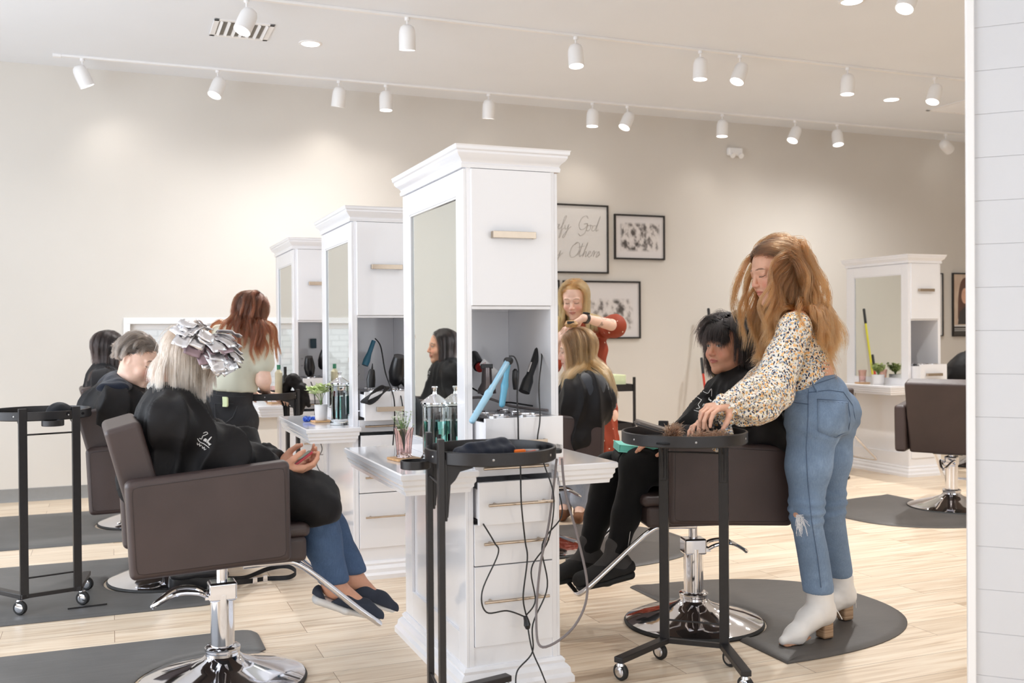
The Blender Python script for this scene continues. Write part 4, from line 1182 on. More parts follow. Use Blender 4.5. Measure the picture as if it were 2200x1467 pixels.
# --- stylist in the floral blouse -------------------------------------------------
def stylist_floral():
    p = person('woman with long wavy brown hair in floral blouse, ripped jeans and white ankle boots', None)
    hd = Head(J(1664, 585, 4.14), nrm(-RT0 * .90 - FW * .34 - UP * .24), nrm(UP + RT0 * -.18), 1.03)
    Jt = dict(pel=J(1765, 868, 4.16), hipL=J(1747, 900, 4.06), hipR=J(1785, 888, 4.25), waist=J(1742, 805, 4.16), chest=J(1735, 735, 4.16), neck=J(1712, 655, 4.16),
              shL=J(1712, 697, 4.02), shR=J(1742, 690, 4.30))
    elL = J(1655, 836, 3.93); wrL = J(1562, 872, 3.74); elR = J(1640, 830, 4.22); wrR = J(1545, 893, 3.88)
    kneeL = J(1733, 1100, 4.06); kneeR = J(1781, 1085, 4.27); ankL = J(1762, 1290, 4.12); ankR = J(1806, 1255, 4.38)
    B = SDF(); hd.ops(B)
    B.cap(hd.w(0, -.015, -.06), Jt['neck'], .050, .052, .03)
    torso(B, Jt, .90, .04)
    B.chain([Jt['shL'], elL, wrL + (elL - wrL) * .1, wrL], [.050, .038, .026, .024], .03)
    B.chain([Jt['shR'], elR, wrR], [.050, .038, .024], .03)
    B.chain([Jt['hipL'], kneeL, ankL], [.085, .055, .036], .03); B.chain([Jt['hipR'], kneeR, ankR], [.085, .055, .036], .03)
    fL = nrm((J(1672, 1358, 4.02) - ankL) * [1, 1, 0]); fR = nrm((J(1722, 1312, 4.29) - ankR) * [1, 1, 0])
    B.cap(ankL, ankL * [1, 1, 0] + fL * .10 + UP * .058, .034, .018, .02); B.cap(ankR, ankR * [1, 1, 0] + fR * .10 + UP * .058, .034, .018, .02)
    hL = nrm(J(1500, 893, 3.63) - wrL)
    tipsL = hand_ops(B, wrL, nrm(hL + UP * .10), nrm(-UP - hL * .3 - RT0 * .1), 1, curl=(.62, .66, .72, .85), spread=.12, thumb=(.75, .1))
    hR = nrm(J(1480, 912, 3.78) - wrR)
    hand_ops(B, wrR, hR, nrm(-UP * .6 - FW * .4), -1, curl=(.35, .45, .6, .7), spread=.08, thumb=(.3, .3))
    def paint(P):
        Cc = np.tile(SK['mid'], (len(P), 1)); hd.paint(P, Cc, None, lin(96, 66, 46), lin(198, 118, 102), lin(96, 66, 48), eyes='down', blush=.5)
        return Cc
    c = hd.c; hc = (wrL + J(1480, 900, 3.6)) / 2
    soft('body', B, M['skin'], p, .008, [(c - [.12, .13, .14], c + [.12, .13, .15], .0022), (hc - [.11, .11, .08], hc + [.11, .11, .07], .0035)], color=paint)
    # blouse: smocked bodice and full sleeves gathered at the wrists
    T = SDF(); add = .014
    up = nrm(Jt['neck'] - Jt['pel']); lat = nrm(Jt['shR'] - Jt['shL'])
    T.cap(J(1737, 795, 4.16), Jt['chest'], .086, .104, .03, w=lat, f=1.32); T.cap(J(1728, 812, 4.13), J(1737, 795, 4.16), .088, .086, .02, w=lat, f=1.32)
    T.cap(Jt['chest'], J(1735, 712, 4.15), .104, .088, .03, w=lat, f=1.38)
    for q, s in ((-1, Jt['shL']), (1, Jt['shR'])): T.ell(Jt['chest'] - RT0 * .085 + lat * q * .06 - up * .01, (.058, .058, .060), None, .03)
    for sh, el, wr in ((Jt['shL'], elL, wrL), (Jt['shR'], elR, wrR)):
        d = nrm(el - sh); f_ = nrm(wr - el)
        T.ell(sh + d * .035 + UP * .006, (.066, .066, .070), None, .03)
        T.chain([sh + d * .02, sh + d * .16, el - UP * .008, el + f_ * .09 - UP * .028, el + f_ * .155 - UP * .022, wr - f_ * .045, wr - f_ * .022], [.066, .070, .084, .088, .076, .042, .033], .025)
        T.chain([wr - f_ * .022, wr + f_ * .012], [.031, .046], .006)     # ruffled cuff
        T.chain([wr - f_ * .03 - UP * .028, wr - f_ * .005 - UP * .075, wr + f_ * .004 - UP * .112], [.013, .022, .024], .012, w=RT0 * .3 + FW, f=.45)   # tie ends
        T.chain([wr - f_ * .02 - UP * .012, wr + f_ * .055 + UP * .012 - FW * .02], [.014, .020], .012, w=FW, f=.5)
    def dt(P, N):
        out = .004 * vnoise(P, (11, 11, 11), 3) + .0035 * vnoise(P, (26, 26, 26), 8)
        bod = smooth01(-np.abs((P - Jt['chest']) @ RT0) , -.13, -.09)
        out = out + .0035 * np.sin(P[:, 2] * 420) * bod * (np.linalg.norm(P - Jt['chest'], axis=1) < .16)
        for el, wr in ((elL, wrL), (elR, wrR)):
            f_ = nrm(wr - el); q = P - el; s = q @ f_; r = q - s[:, None] * f_; a = np.arctan2(r @ FW, r @ UP)
            out = out + .007 * np.sin(a * 9 + 2 * vnoise(P, 9, 4)) * smooth01(s, .02, .17) * (np.linalg.norm(r, axis=1) < .13)
        return out
    hc2 = (elL + wrL) / 2
    soft('blouse', T, M['floral'], p, .0075, [(hc2 - [.14, .14, .13], hc2 + [.14, .14, .10], .0045)], disp=dt)
    # jeans
    G = SDF(); w1 = J(1735, 822, 4.14)
    G.cap(Jt['hipL'], Jt['hipR'], .108, None, .04); G.cap(Jt['pel'] + UP * .03, w1, .108, .094, .03, w=lat, f=1.28)
    G.cap(J(1775, 895, 4.10) , J(1800, 885, 4.24), .084, None, .05)     # seat
    for hip, kn, an, s in ((Jt['hipL'], kneeL, ankL, 1), (Jt['hipR'], kneeR, ankR, 0)):
        G.chain([hip - UP * .01, hip * .5 + kn * .5 - RT0 * .006, kn + UP * .02, kn - UP * .03], [.104, .088, .066, .062], .035)
        hem = J(1757, 1262, 4.12) if s else J(1803, 1226, 4.37)
        G.chain([kn - UP * .03, hem], [.062, .062 if s else .055], .02); G.plane(hem - UP * .002, nrm(-UP * 1.0), .004) if False else None
    top = J(1735, 812, 4.14); G.plane(top, nrm(UP * 1.0 - RT0 * .30), .003); G.plane(J(1757, 1272, 4.12), -UP, .003)
    G2 = None
    rip = J(1702, 1105, 4.01); G.ell(rip, (.030, .040, .020), None, .006, sub=True)
    def dj(P, N):
        z = P[:, 2]; kz = kneeL[2]
        cre = np.exp(-((z - kz) / .06) ** 2) * np.sin(z * 150 + 3 * vnoise(P, 8, 2)) * .004
        hipc = np.exp(-((z - Jt['hipL'][2] + .04) / .07) ** 2) * np.sin(z * 120 + (P @ RT0) * 40) * .0022
        return cre + hipc + .0028 * vnoise(P, (10, 10, 8), 3)
    jn = soft('jeans', G, M['denim'], p, .0075, disp=dj)
    # stitched back pocket, waistband, seams: laid on the near side of the jeans
    ray_o = np.array([0, 0, CAM_H])
    def on_jeans(u, v, lift=.0015, S=G, D0=3.7, D1=4.6):
        d = np.array(at(u, v, D=1.0)) - ray_o; t_ = D0
        for _ in range(60):
            q = ray_o + d * t_; e = float(S.eval(q[None])[0])
            if e < .0012 or t_ > D1: break
            t_ += max(.0008, e * .8)
        return ray_o + d * (t_ - lift)
    def stitch(path, r=.0011, mat_=None, nm='seam', n=6, lift=.0015):
        pts = []
        for i in range(len(path) - 1):
            for k in range(n): pts.append(on_jeans(path[i][0] + (path[i + 1][0] - path[i][0]) * k / n, path[i][1] + (path[i + 1][1] - path[i][1]) * k / n, lift))
        pts.append(on_jeans(*path[-1], lift)); return pts
    seam_m = plain('denim_seam', (84, 104, 132), .8); pale_m = plain('frayed_thread', (226, 228, 232), .8)
    sm = MB()
    for pth in ([(1756, 857), (1763, 905), (1768, 928), (1796, 940), (1823, 925), (1827, 900), (1822, 862), (1756, 857)], [(1758, 862), (1820, 866)],
                [(1737, 836), (1736, 900), (1732, 960), (1735, 1030), (1744, 1120), (1757, 1200), (1764, 1262)],
                [(1690, 833), (1740, 829), (1796, 810)], [(1690, 834), (1692, 850), (1703, 864), (1738, 868)], [(1736, 843), (1780, 838), (1812, 842)], [(1812, 842), (1832, 870), (1838, 905)]):
        sm.tube(stitch(pth), .0016, n=5)
    sm.build('seams', seam_m, jn)
    pk = MB()
    grid = [[on_jeans(1757 + (1822 - 1757) * i / 8 + (6 * j / 8 if i == 0 else 0) * 0, 858 + (926 - 858) * j / 8 + (14 * (1 - abs(i - 4.6) / 4.6) if j == 8 else 0) + 4 * i / 8, .004) for i in range(9)] for j in range(9)]
    pk.add([tuple(q) for r in grid for q in r], [(j * 9 + i, j * 9 + i + 1, (j + 1) * 9 + i + 1, (j + 1) * 9 + i) for j in range(8) for i in range(8)])
    po = pk.build('back_pocket', M['denim'], jn); so = po.modifiers.new('s', 'SOLIDIFY'); so.thickness = .003; so.offset = 1
    bl = MB(); bl.tube(stitch([(1741, 814), (1756, 842)], lift=.004), .0045, n=6, flat=.5); bl.build('belt_loop', M['denim'], jn)
    fr = MB(); rs = np.random.RandomState(4)
    for i in range(46):
        a = rip + np.array(RT0) * (.006 + .022 * rs.rand()) + UP * (.006 - .012 * rs.rand()) - FW * .034
        b = a + RT0 * .010 * rs.normal() - UP * (.025 + .055 * rs.rand()) * (rs.rand() < .7) + RT0 * .012 * rs.rand() - FW * .004
        fr.tube(spline([a, (a + b) / 2 + RT0 * .004 * rs.normal() - FW * .006, b], 3), .0008, n=4)
    fr.build('frayed_threads', pale_m, jn)
    # boots
    bm_ = plain('white_leather', (232, 230, 228), .42, var=.03, nscale=12); hm_ = NT('stacked_heel'); v_ = hm_.coord('Object', scale=(1, 1, 260)); wv = hm_.noise(v_, 1.2, 2)
    hm_.col(hm_.ramp(wv, [(.35, srgb(150, 118, 90)), (.65, srgb(196, 166, 136))])).rough(.6)
    for an, toe, heel, nm in ((ankL, J(1672, 1358, 4.02), J(1772, 1340, 4.10), 'boot'), (ankR, J(1722, 1312, 4.29), J(1812, 1302, 4.37), 'boot')):
        fz = .018; toe = np.array([toe[0], toe[1], fz + .018]); hb = np.array([an[0], an[1], 0]); f = nrm(np.array([toe[0] - an[0], toe[1] - an[1], 0])); 
        toe = hb + f * .198 + UP * (fz + .018); ball = hb + f * .135 + UP * (fz + .032); heelp = hb - f * .020 + UP * (fz + .098); instep = hb + f * .062 + UP * (fz + .086)
        K = SDF(); K.chain([an + UP * .035, an - UP * .03, heelp + UP * .012], [.054, .051, .044], .03)
        K.chain([heelp, instep, ball, toe], [.042, .043, .037, .018], .03, w=np.cross(f, UP), f=1.05)
        K.plane(np.array([0, 0, fz + .001]), -UP, .002); K.plane(an + UP * .045, UP, .002)
        L2 = heelp - UP * .034; K.plane(L2, nrm(-UP + f * .0), .002) if False else None
        bo = soft(nm, K, bm_, p, .006, [(np.array([hb[0] - .25, hb[1] - .25, 0]), np.array([hb[0] + .25, hb[1] + .25, .2]), .0045)], disp=wrinkle_disp(.0016, (18, 18, 30), 5, .0008))
        H_ = SDF(); lat3 = np.cross(f, UP)
        Rm = np.stack([f, lat3, UP], 1); H_.box(hb - f * .024 + UP * (fz + .035), (.027, .027, .036), Rm, .008, .004); H_.plane(np.array([0, 0, fz]), -UP, .001)
        soft('boot_heel', H_, hm_.m, bo, .005)
        Ls = SDF(); Ls.chain([hb + f * .075 + UP * (fz + .020), ball - UP * .028, toe - UP * .0165 + f * .004], [.0055, .0058, .0045], .004, w=lat3, f=5.6); Ls.plane(np.array([0, 0, fz]), -UP, .001); soft('boot_sole', Ls, plain('tan_sole', (176, 132, 106), .6), bo, .004)
    lace = MB(); a = ankR + RT0 * .045 - UP * .02
    lace.tube(spline([a, a + RT0 * .018 - UP * .03, a + RT0 * .022 - UP * .085], 5), .002, n=6)
    a = ankL + RT0 * .045 - UP * .025 - FW * .01
    lace.build('boot_lace', bm_, p); lace = MB()
    lace.tube(spline([a, a + RT0 * .02 - UP * .012, a + RT0 * .042 - UP * .05], 5), .002, n=6); lace.build('boot_lace', bm_, p)
    # long centre parted wavy hair
    def flow(g): q = 1.0 if g[0] > -.02 else -1.0; return np.array([q, -.25 if g[1] > .2 else -.6, .1])
    def extra(S):
        S.chain([Jt['shL'], elL], [.070, .078], .03); S.chain([Jt['shR'], elR], [.068, .07], .03); S.cap(Jt['chest'] - up * .05, Jt['chest'] + up * .08, .104, .09, .03, w=lat, f=1.35)
        S.cap(hd.w(0, -.015, -.06), Jt['neck'], .056, .06, .03)
    col = collider(hd, extra, True, gr=(.050, .098, .115))
    hm = hair_mat('hair_brown_wavy', (62, 41, 28), (146, 92, 51), .3)
    grow_hair('hair', p, hd, hm, col, n_guides=320, kids=54, length=.50, wave=.019, wfreq=15, wstart=.24, thick=.021, seed=3, flow=flow, phase=1.6, gfun=lambda G, t: np.where(G[:, :1] > 0, -UP + RT0 * .10, -UP + RT0 * (.35 + 1.3 * np.maximum(0, G[:, 1:2])) * max(0, 1 - 1.8 * t) ), keep=lambda L: ~((np.abs(L[..., 0]) < .078) & (L[..., 1] > .048) & (L[..., 2] < .070) & (L[..., 2] > -.115)).any(1), grav=.26, rad=.00065, clump=.62, lenvar=.14, hug_len=2.6, start_back=.45, wamp0=.55, maxpush=2, tipspread=.7)
    grow_hair('hair', p, hd, hm, col, n_guides=90, kids=60, length=.19, thick=.008, seed=33, region=lambda g: g[1] > .12 and g[2] > .38, flow=lambda g: np.array([1.0 if g[0] > -.02 else -1.0, -.75, .05]), grav=.16, rad=.00065, clump=.2, lenvar=.2, hug_len=.6, cap_off=.010, gfun=lambda G, t: np.where(G[:, :1] > 0, -UP + RT0 * .25, -UP * .6 + RT0 * .9), keep=lambda L: ~((np.abs(L[..., 0]) < .070) & (L[..., 1] > .050) & (L[..., 2] < .062)).any(1))
    return p, dict(wrL=wrL, tips=tipsL, wrR=wrR)
P1 = stylist_floral()

# --- generic seated client under a cape ------------------------------------------
def seated(label, head_c, head_f, head_up, pel, neck, fwd, knees, ankles, toes, size=1.0, skin='fair', hairc=lin(60, 44, 36), eyes='open', lip=lin(196, 120, 108), brow=lin(70, 50, 40),
           hands=None, elbows=None, h=.009, hf=.0026, width=.185, full=0., blush=.35, sidex=0, stoop=.05, side_sh=.0, iris=(60, 50, 44), bodyc=None):
    """fwd: the way the client faces; knees/ankles/toes: (near, far) points"""
    p = person(label, None); hd = Head(head_c, head_f, head_up, size); f = nrm(fwd); lat = nrm(np.cross(f, UP))   # lat = the client's own side
    pel = np.asarray(pel, float); neck = np.asarray(neck, float)
    chest = pel * .38 + neck * .62 - f * .012; waist = pel * .72 + neck * .28 - f * .03
    Jt = dict(pel=pel, hipR=pel + lat * .09, hipL=pel - lat * .09, waist=waist, chest=chest, neck=neck, shR=neck + lat * width - UP * .065 - f * .01, shL=neck - lat * width - UP * .065 - f * .01)
    B = SDF(); hd.ops(B, full=full); B.cap(hd.w(0, -.015, -.06), neck - UP * .01, .052, .056, .03); torso(B, Jt, .95, .04)
    el = elbows or (Jt['shR'] + f * .06 - UP * .27 + lat * .03, Jt['shL'] + f * .06 - UP * .27 - lat * .03)
    wr = hands or (pel + f * .30 + lat * .06 + UP * .10, pel + f * .30 - lat * .06 + UP * .10)
    fine = [(hd.c - [.12, .125, .14], hd.c + [.12, .125, .15], hf)]
    for s_, e_, w_, q in ((Jt['shR'], el[0], wr[0], 1), (Jt['shL'], el[1], wr[1], -1)):
        B.chain([s_, e_, w_], [.048, .038, .026], .03)
        if hands:
            continue
        hand_ops(B, np.asarray(w_), nrm(f - UP * .2), -UP, -q, curl=(.3, .3, .35, .4))
    for hp, kn, an, to in ((Jt['hipR'], knees[0], ankles[0], toes[0]), (Jt['hipL'], knees[1], ankles[1], toes[1])):
        B.chain([hp, kn, an, to], [.080, .056, .038, .022], .03)
    return p, hd, Jt, B, el, wr, fine, (f, lat)
def finish_body(p, hd, B, fine, skin, hairc, lip, brow, eyes, iris=(60, 50, 44), blush=.35, h=.009, hl=0.0, sidex=0, extra=None):
    def paint(P):
        Cc = np.tile(SK[skin], (len(P), 1)); hd.paint(P, Cc, None, hairc, lip, brow, eyes=eyes, iris=iris, blush=blush, hl=hl, side_x=sidex)
        if extra: extra(P, Cc)
        return Cc
    return soft('body', B, M['skin'], p, h, fine, color=paint)
def cape(p, hd, Jt, el, wr, knees, ax, mat='cape', neck_r=.062, t=.03, lap=True, n=15, amp=.011, seed=0, h=.009, hem=.0, arm_t=.030, extra=None, hang=None, to_knee=1.0):
    f, lat = ax; S = SDF(); nk = Jt['neck']
    S.cap(nk + UP * .030, nk - UP * .02, neck_r, neck_r + .014, .02)
    for q, s_, e_, w_ in ((1, Jt['shR'], el[0], wr[0]), (-1, Jt['shL'], el[1], wr[1])):
        S.cap(nk - UP * .02, s_, neck_r + .008, .048 + t, .04); S.chain([s_, e_, w_], [.046 + t, .040 + arm_t, .034 + arm_t], .07); S.cap(Jt['chest'] * .5 + Jt['waist'] * .5, e_ * .75 + Jt['waist'] * .25, .10, .075, .09)
    S.cap(nk - UP * .06, Jt['waist'], .095 + t, .130 + t, .06, w=lat, f=1.25); S.cap(Jt['waist'], Jt['pel'] + UP * .03, .13 + t, .13 + t, .05, w=lat, f=1.2)
    for q, hp, kn in ((1, Jt['hipR'], knees[0]), (-1, Jt['hipL'], knees[1])):
        e = hp + (kn - hp) * to_knee
        S.cap(hp + UP * .01, e + UP * .012, .090 + t, .066 + t * .6, .05)
    if lap:
        a = Jt['pel'] + f * .10 + UP * .03; b = (knees[0] + knees[1]) / 2 * .85 + Jt['pel'] * .15 + UP * .02; S.cap(a, b, .10, .075, .06, w=lat, f=1.3)
    if extra: extra(S)
    d0 = cape_disp(nk + UP * .05, n, amp, seed=seed)
    o = soft('cape', S, M[mat] if isinstance(mat, str) else mat, p, h, disp=d0, rel=2); return o, S
def script_line(name, parent, pts2, origin, ex, ey, S, mat, r=.0013, push=.0015):
    """thin white writing: pen strokes in local (x, y) metres laid on the cloth mesh of parent"""
    from mathutils.bvhtree import BVHTree
    me = parent.data; tree = BVHTree.FromPolygons([v.co for v in me.vertices], [tuple(p.vertices) for p in me.polygons])
    nn = Vector(nrm(np.cross(ex, ey))); b = MB(); last = None
    for st in pts2:
        q3 = []
        for q in (spline([(q[0], q[1], 0) for q in st], 6) if len(st) > 2 else [(*q, 0) for q in st]):
            a = Vector(np.asarray(origin) + np.asarray(ex) * q[0] + np.asarray(ey) * q[1]) + nn * .5
            h = tree.ray_cast(a, -nn)
            if h[0] is not None: q3.append(h[0] + nn * push)
        if len(q3) > 1: b.tube(q3, r, n=4)
    return b.build(name, mat, parent)
M['print_white'] = plain('white_print', (226, 226, 226), .6, var=0)
SCRIPT = [[(0, .030), (.010, .042), (.024, .040), (.018, .028), (.010, .018), (.016, .004), (.002, .002)], [(.030, .008), (.036, .016), (.042, .012), (.038, .004), (.032, .006), (.046, .016), (.046, .004), (.054, .010)],
          [(.054, .010), (.060, .040), (.062, .020), (.060, .004), (.070, .012), (.074, .004), (.082, .012), (.084, .002), (.092, .014)], [(-.006, -.004), (.02, -.012), (.05, -.008), (.098, -.006)], [(.010, -.022), (.018, -.030), (.026, -.020), (.034, -.030), (.042, -.020)], [(.05, -.022), (.06, -.030), (.066, -.020), (.076, -.030), (.084, -.021)]]

# --- client with foils, jeans and slip-on shoes -----------------------------------
def client_foils():
    f = nrm(np.array([1, .03, 0])); pel = np.array([.235, 3.83, .665])
    kn = (np.array([.70, 3.75, .655]), np.array([.72, 3.93, .66])); an = (J(716, 1258, 3.78), J(757, 1240, 3.93)); to = (J(800, 1318, 3.82), J(815, 1290, 3.97))
    hdc = J(404, 782, 3.66)
    neck = J(372, 862, 3.66)
    eln = J(500, 985, 3.58); elf = J(520, 970, 3.98)
    wn = J(596, 1012, 3.66); wf = J(596, 1000, 3.80)
    p, hd, Jt, B, el, wr, fine, ax = seated('person with hair in bleaching foils, black cape and blue jeans, holding a red phone', hdc, nrm(RT0 * .80 + FW * .35 - UP * .85), nrm(UP + RT0 * .9), pel, neck, f, kn, an, to, hands=(wn, wf), elbows=(eln, elf), width=.175)
    h1 = nrm(J(632, 1010, 3.69) - wn)
    hand_ops(B, wn, h1, nrm(UP * .8 + FW * .5), 1, curl=(.55, .6, .7, .7), thumb=(.5, .3)); hand_ops(B, wf, nrm(J(630, 996, 3.80) - wf), nrm(UP * .7 - FW * .6), -1, curl=(.6, .6, .6, .6), thumb=(.4, .3))
    hc = (wn + wf) / 2 + RT0 * .06; fine.append((hc - [.10, .12, .07], hc + [.10, .12, .07], .0035))
    finish_body(p, hd, B, fine, 'warm', lin(206, 190, 176), lin(196, 120, 108), lin(160, 130, 100), 'down')
    def ex(S):
        S.cap(J(610, 1045, 3.68), J(690, 1100, 3.68), .060, .075, .05); S.cap(J(640, 1050, 3.85), J(700, 1085, 3.88), .06, .075, .05)
        S.plane(J(690, 1128, 3.7), nrm(-UP * 1.0 + RT0 * .25), .004)
        S.ell(hc + RT0 * .01 + UP * .045, (.085, .11, .055), None, .02, sub=True)
    cp, CS = cape(p, hd, Jt, el, wr, kn, ax, n=17, amp=.018, seed=2, extra=ex, to_knee=.98)
    G = SDF()
    for k_, a_, z in ((kn[0], an[0], 0), (kn[1], an[1], 1)):
        G.chain([pel + (k_ - pel) * .35, k_, k_ * .5 + a_ * .5, a_ + UP * .022], [.085, .074, .066, .056], .03)
    G.plane(an[0] + UP * .012, -UP, .003)
    soft('jeans', G, M['denim_dark'], p, .008, disp=wrinkle_disp(.005, (12, 12, 16), 4, .002))
    up_ = plain('shoe_cloth', (44, 50, 64), .8, var=.1, bump=.3, bscale=500); so_ = plain('white_sole', (226, 224, 222), .5)
    for a_, t_ in zip(an, to):
        d = nrm(t_ - a_ - UP * 0); d = nrm((t_ - a_) * [1, 1, .55]); u2 = nrm(UP - d * np.dot(UP, d)); l2 = np.cross(d, u2); hb = a_ - UP * .045 - d * .02
        K = SDF(); K.chain([hb - d * .03, hb + d * .06, hb + d * .145, hb + d * .205 - u2 * .008], [.034, .036, .034, .026], .025, w=l2, f=1.15)
        K.cap(a_ + u2 * .03, a_ - u2 * .02, .045, .040, .02, sub=True); K.plane(hb - u2 * .012, -u2, .003)
        sh = soft('slip_on_shoe', K, up_, p, .005)
        K2 = SDF(); K2.chain([hb - d * .035 - u2 * .024, hb + d * .08 - u2 * .024, hb + d * .205 - u2 * .012], [.020, .018, .013], .012, w=l2, f=2.1)
        soft('shoe_sole', K2, so_, sh, .005)
    # bob: pale straight hair
    def extra(S):
        S.cap(hd.w(0, -.015, -.06), neck, .058, .06, .03); S.cap(neck - UP * .02, Jt['chest'], .075, .13, .03, w=ax[1], f=1.3)
    col = collider(hd, extra, True)
    hm = hair_mat('hair_pale_blonde', (148, 106, 82), (216, 178, 152), .2, .35)
    grow_hair('hair', p, hd, hm, col, n_guides=150, kids=60, length=.195, thick=.013, seed=5, part=0, grav=.4, rad=.0006, clump=.35, lenvar=.08, hug_len=1.5, flow=fl_down)
    # folded bleaching foils fanned over the crown
    foil = plain('aluminium_foil', (224, 222, 224), .28, .85, var=.03, bump=.6, bscale=60); gloss = plain('foil_lilac_side', (150, 128, 134), .4, .5, bump=.4, bscale=60)
    rs = np.random.RandomState(3)
    rows = []
    for i in range(9):
        rows.append((np.array([.1 + .75 * (i / 8.), .62 - .75 * (i / 8.) * .6, .75 - .35 * i / 8.]), 0))
    for k_ in range(44):
        sd = [1, 1, -1][k_ % 3]; a_ = rs.rand(); b_ = rs.rand()
        g = nrm(np.array([sd * (.15 + .75 * a_), -.75 + 1.35 * b_, .95 - .55 * a_]))
        base_ = hd.w(*(np.array([0, -.014, .042]) + g * (np.array([.073, .092, .080]) + .016)))
        n_ = nrm(hd.R @ (g / np.array([.073, .092, .08]))); dn = nrm(-UP * .55 + n_ * .22 + RT0 * (.40 if g[1] > -.1 else -.35) + hd.R[:, 0] * sd * .25 + rs.normal(size=3) * .10); dn = nrm(dn - n_ * np.dot(dn, n_) * .6)
        wd = nrm(np.cross(n_, dn)); Lf = .055 + .035 * rs.rand(); w_ = .026 + .008 * rs.rand(); b = MB(); lift = n_ * .006 * (k_ % 4)
        vs = []; nn_ = 6
        for i in range(nn_ + 1):
            t_ = i / nn_; c_ = base_ + lift + dn * Lf * t_ + n_ * (.016 * math.sin(t_ * 2.2) + .012 * t_)
            for q in (-1, -.5, 0, .5, 1): vs.append(c_ + wd * w_ * q + n_ * (.0022 * rs.normal() + .004 * abs(q)))
        b.add(vs, [(i * 5 + j, i * 5 + j + 1, i * 5 + j + 6, i * 5 + j + 5) for i in range(nn_) for j in range(4)])
        o = b.build('hair_foil', foil if k_ % 4 else gloss, p, smooth=180); s_ = o.modifiers.new('s', 'SOLIDIFY'); s_.thickness = .0024
    script_line('cape_print', cp, [[(x * .5, y * .7) for x, y in st] for st in SCRIPT], J(432, 940, 3.5), nrm(RT0 * .8 - UP * .6), nrm(RT0 * .6 + UP * .8), CS, M['print_white'], .0013)
    return p, wn, wf
P6 = client_foils()

# --- client with short dark hair, navy towel ---------------------------------------
def client_short():
    f = nrm(np.array([.98, -.18, 0])); pel = np.array([.14, 5.60, .60])
    kn = (np.array([.62, 5.36, .58]), np.array([.64, 5.58, .58])); an = (np.array([.70, 5.35, .22]), np.array([.72, 5.55, .22])); to = (np.array([.85, 5.32, .18]), np.array([.87, 5.52, .18]))
    hdc = J(293, 774, 5.22); neck = J(262, 838, 5.26)
    p, hd, Jt, B, el, wr, fine, ax = seated('person with short greying wet hair looking down, navy towel round the shoulders', hdc, nrm(RT0 * .95 - FW * .12 - UP * .40), nrm(UP + RT0 * .25), pel, neck, f, kn, an, to, width=.20, full=1.0, size=1.08)
    finish_body(p, hd, B, fine, 'fair', lin(80, 72, 66), lin(214, 132, 120), lin(90, 70, 58), 'down', blush=.5, hl=-.14)
    def ex(S): S.ell(J(250, 870, 5.2), (.16, .16, .11), None, .06); S.cap(J(215, 880, 5.2), J(330, 880, 5.15), .10, .09, .05)
    cp, CS = cape(p, hd, Jt, el, wr, kn, ax, n=15, amp=.017, seed=5, neck_r=.07, extra=ex, t=.036)
    T = SDF(); q = ax[1]
    T.chain([Jt['shR'] * .5 + neck * .5 + q * .05 + UP * .035, neck - f * .085 + UP * .012, Jt['shL'] * .5 + neck * .5 - q * .05 + UP * .035], [.045, .040, .045], .03)
    T.chain([Jt['shR'] * .5 + neck * .5 + q * .04 + UP * .030, neck + f * .10 + q * .04 - UP * .055], [.045, .03], .03); T.chain([Jt['shL'] * .5 + neck * .5 + UP * .03, neck + f * .12 - q * .03 - UP * .05], [.045, .03], .03)
    T.cap(Jt['shR'] + UP * .085, Jt['shL'] + UP * .085, .032, .032, .02, w=f, f=2.6); T.cap(neck - f * .03 + UP * .03, Jt['shR'] * .75 + neck * .25 + UP * .075, .075, .040, .03)
    soft('towel', T, M['navy_towel'], p, .007, disp=wrinkle_disp(.006, (18, 18, 18), 2, .002))
    col = collider(hd, lambda S: S.cap(hd.w(0, -.015, -.06), neck, .056, .06, .03), True)
    hm = hair_mat('hair_wet_brown', (66, 56, 50), (104, 92, 82), .5, .2)
    grow_hair('hair', p, hd, hm, col, n_guides=150, kids=50, length=lambda g: .070 + .03 * (g[2] > .5), thick=.010, seed=6, grav=.12, rad=.0008, clump=.85, flow=lambda g: np.array([g[0] * .6, -.7, -.1]), lenvar=.25, hl=-.13, tipspread=.5)
    return p
client_short()

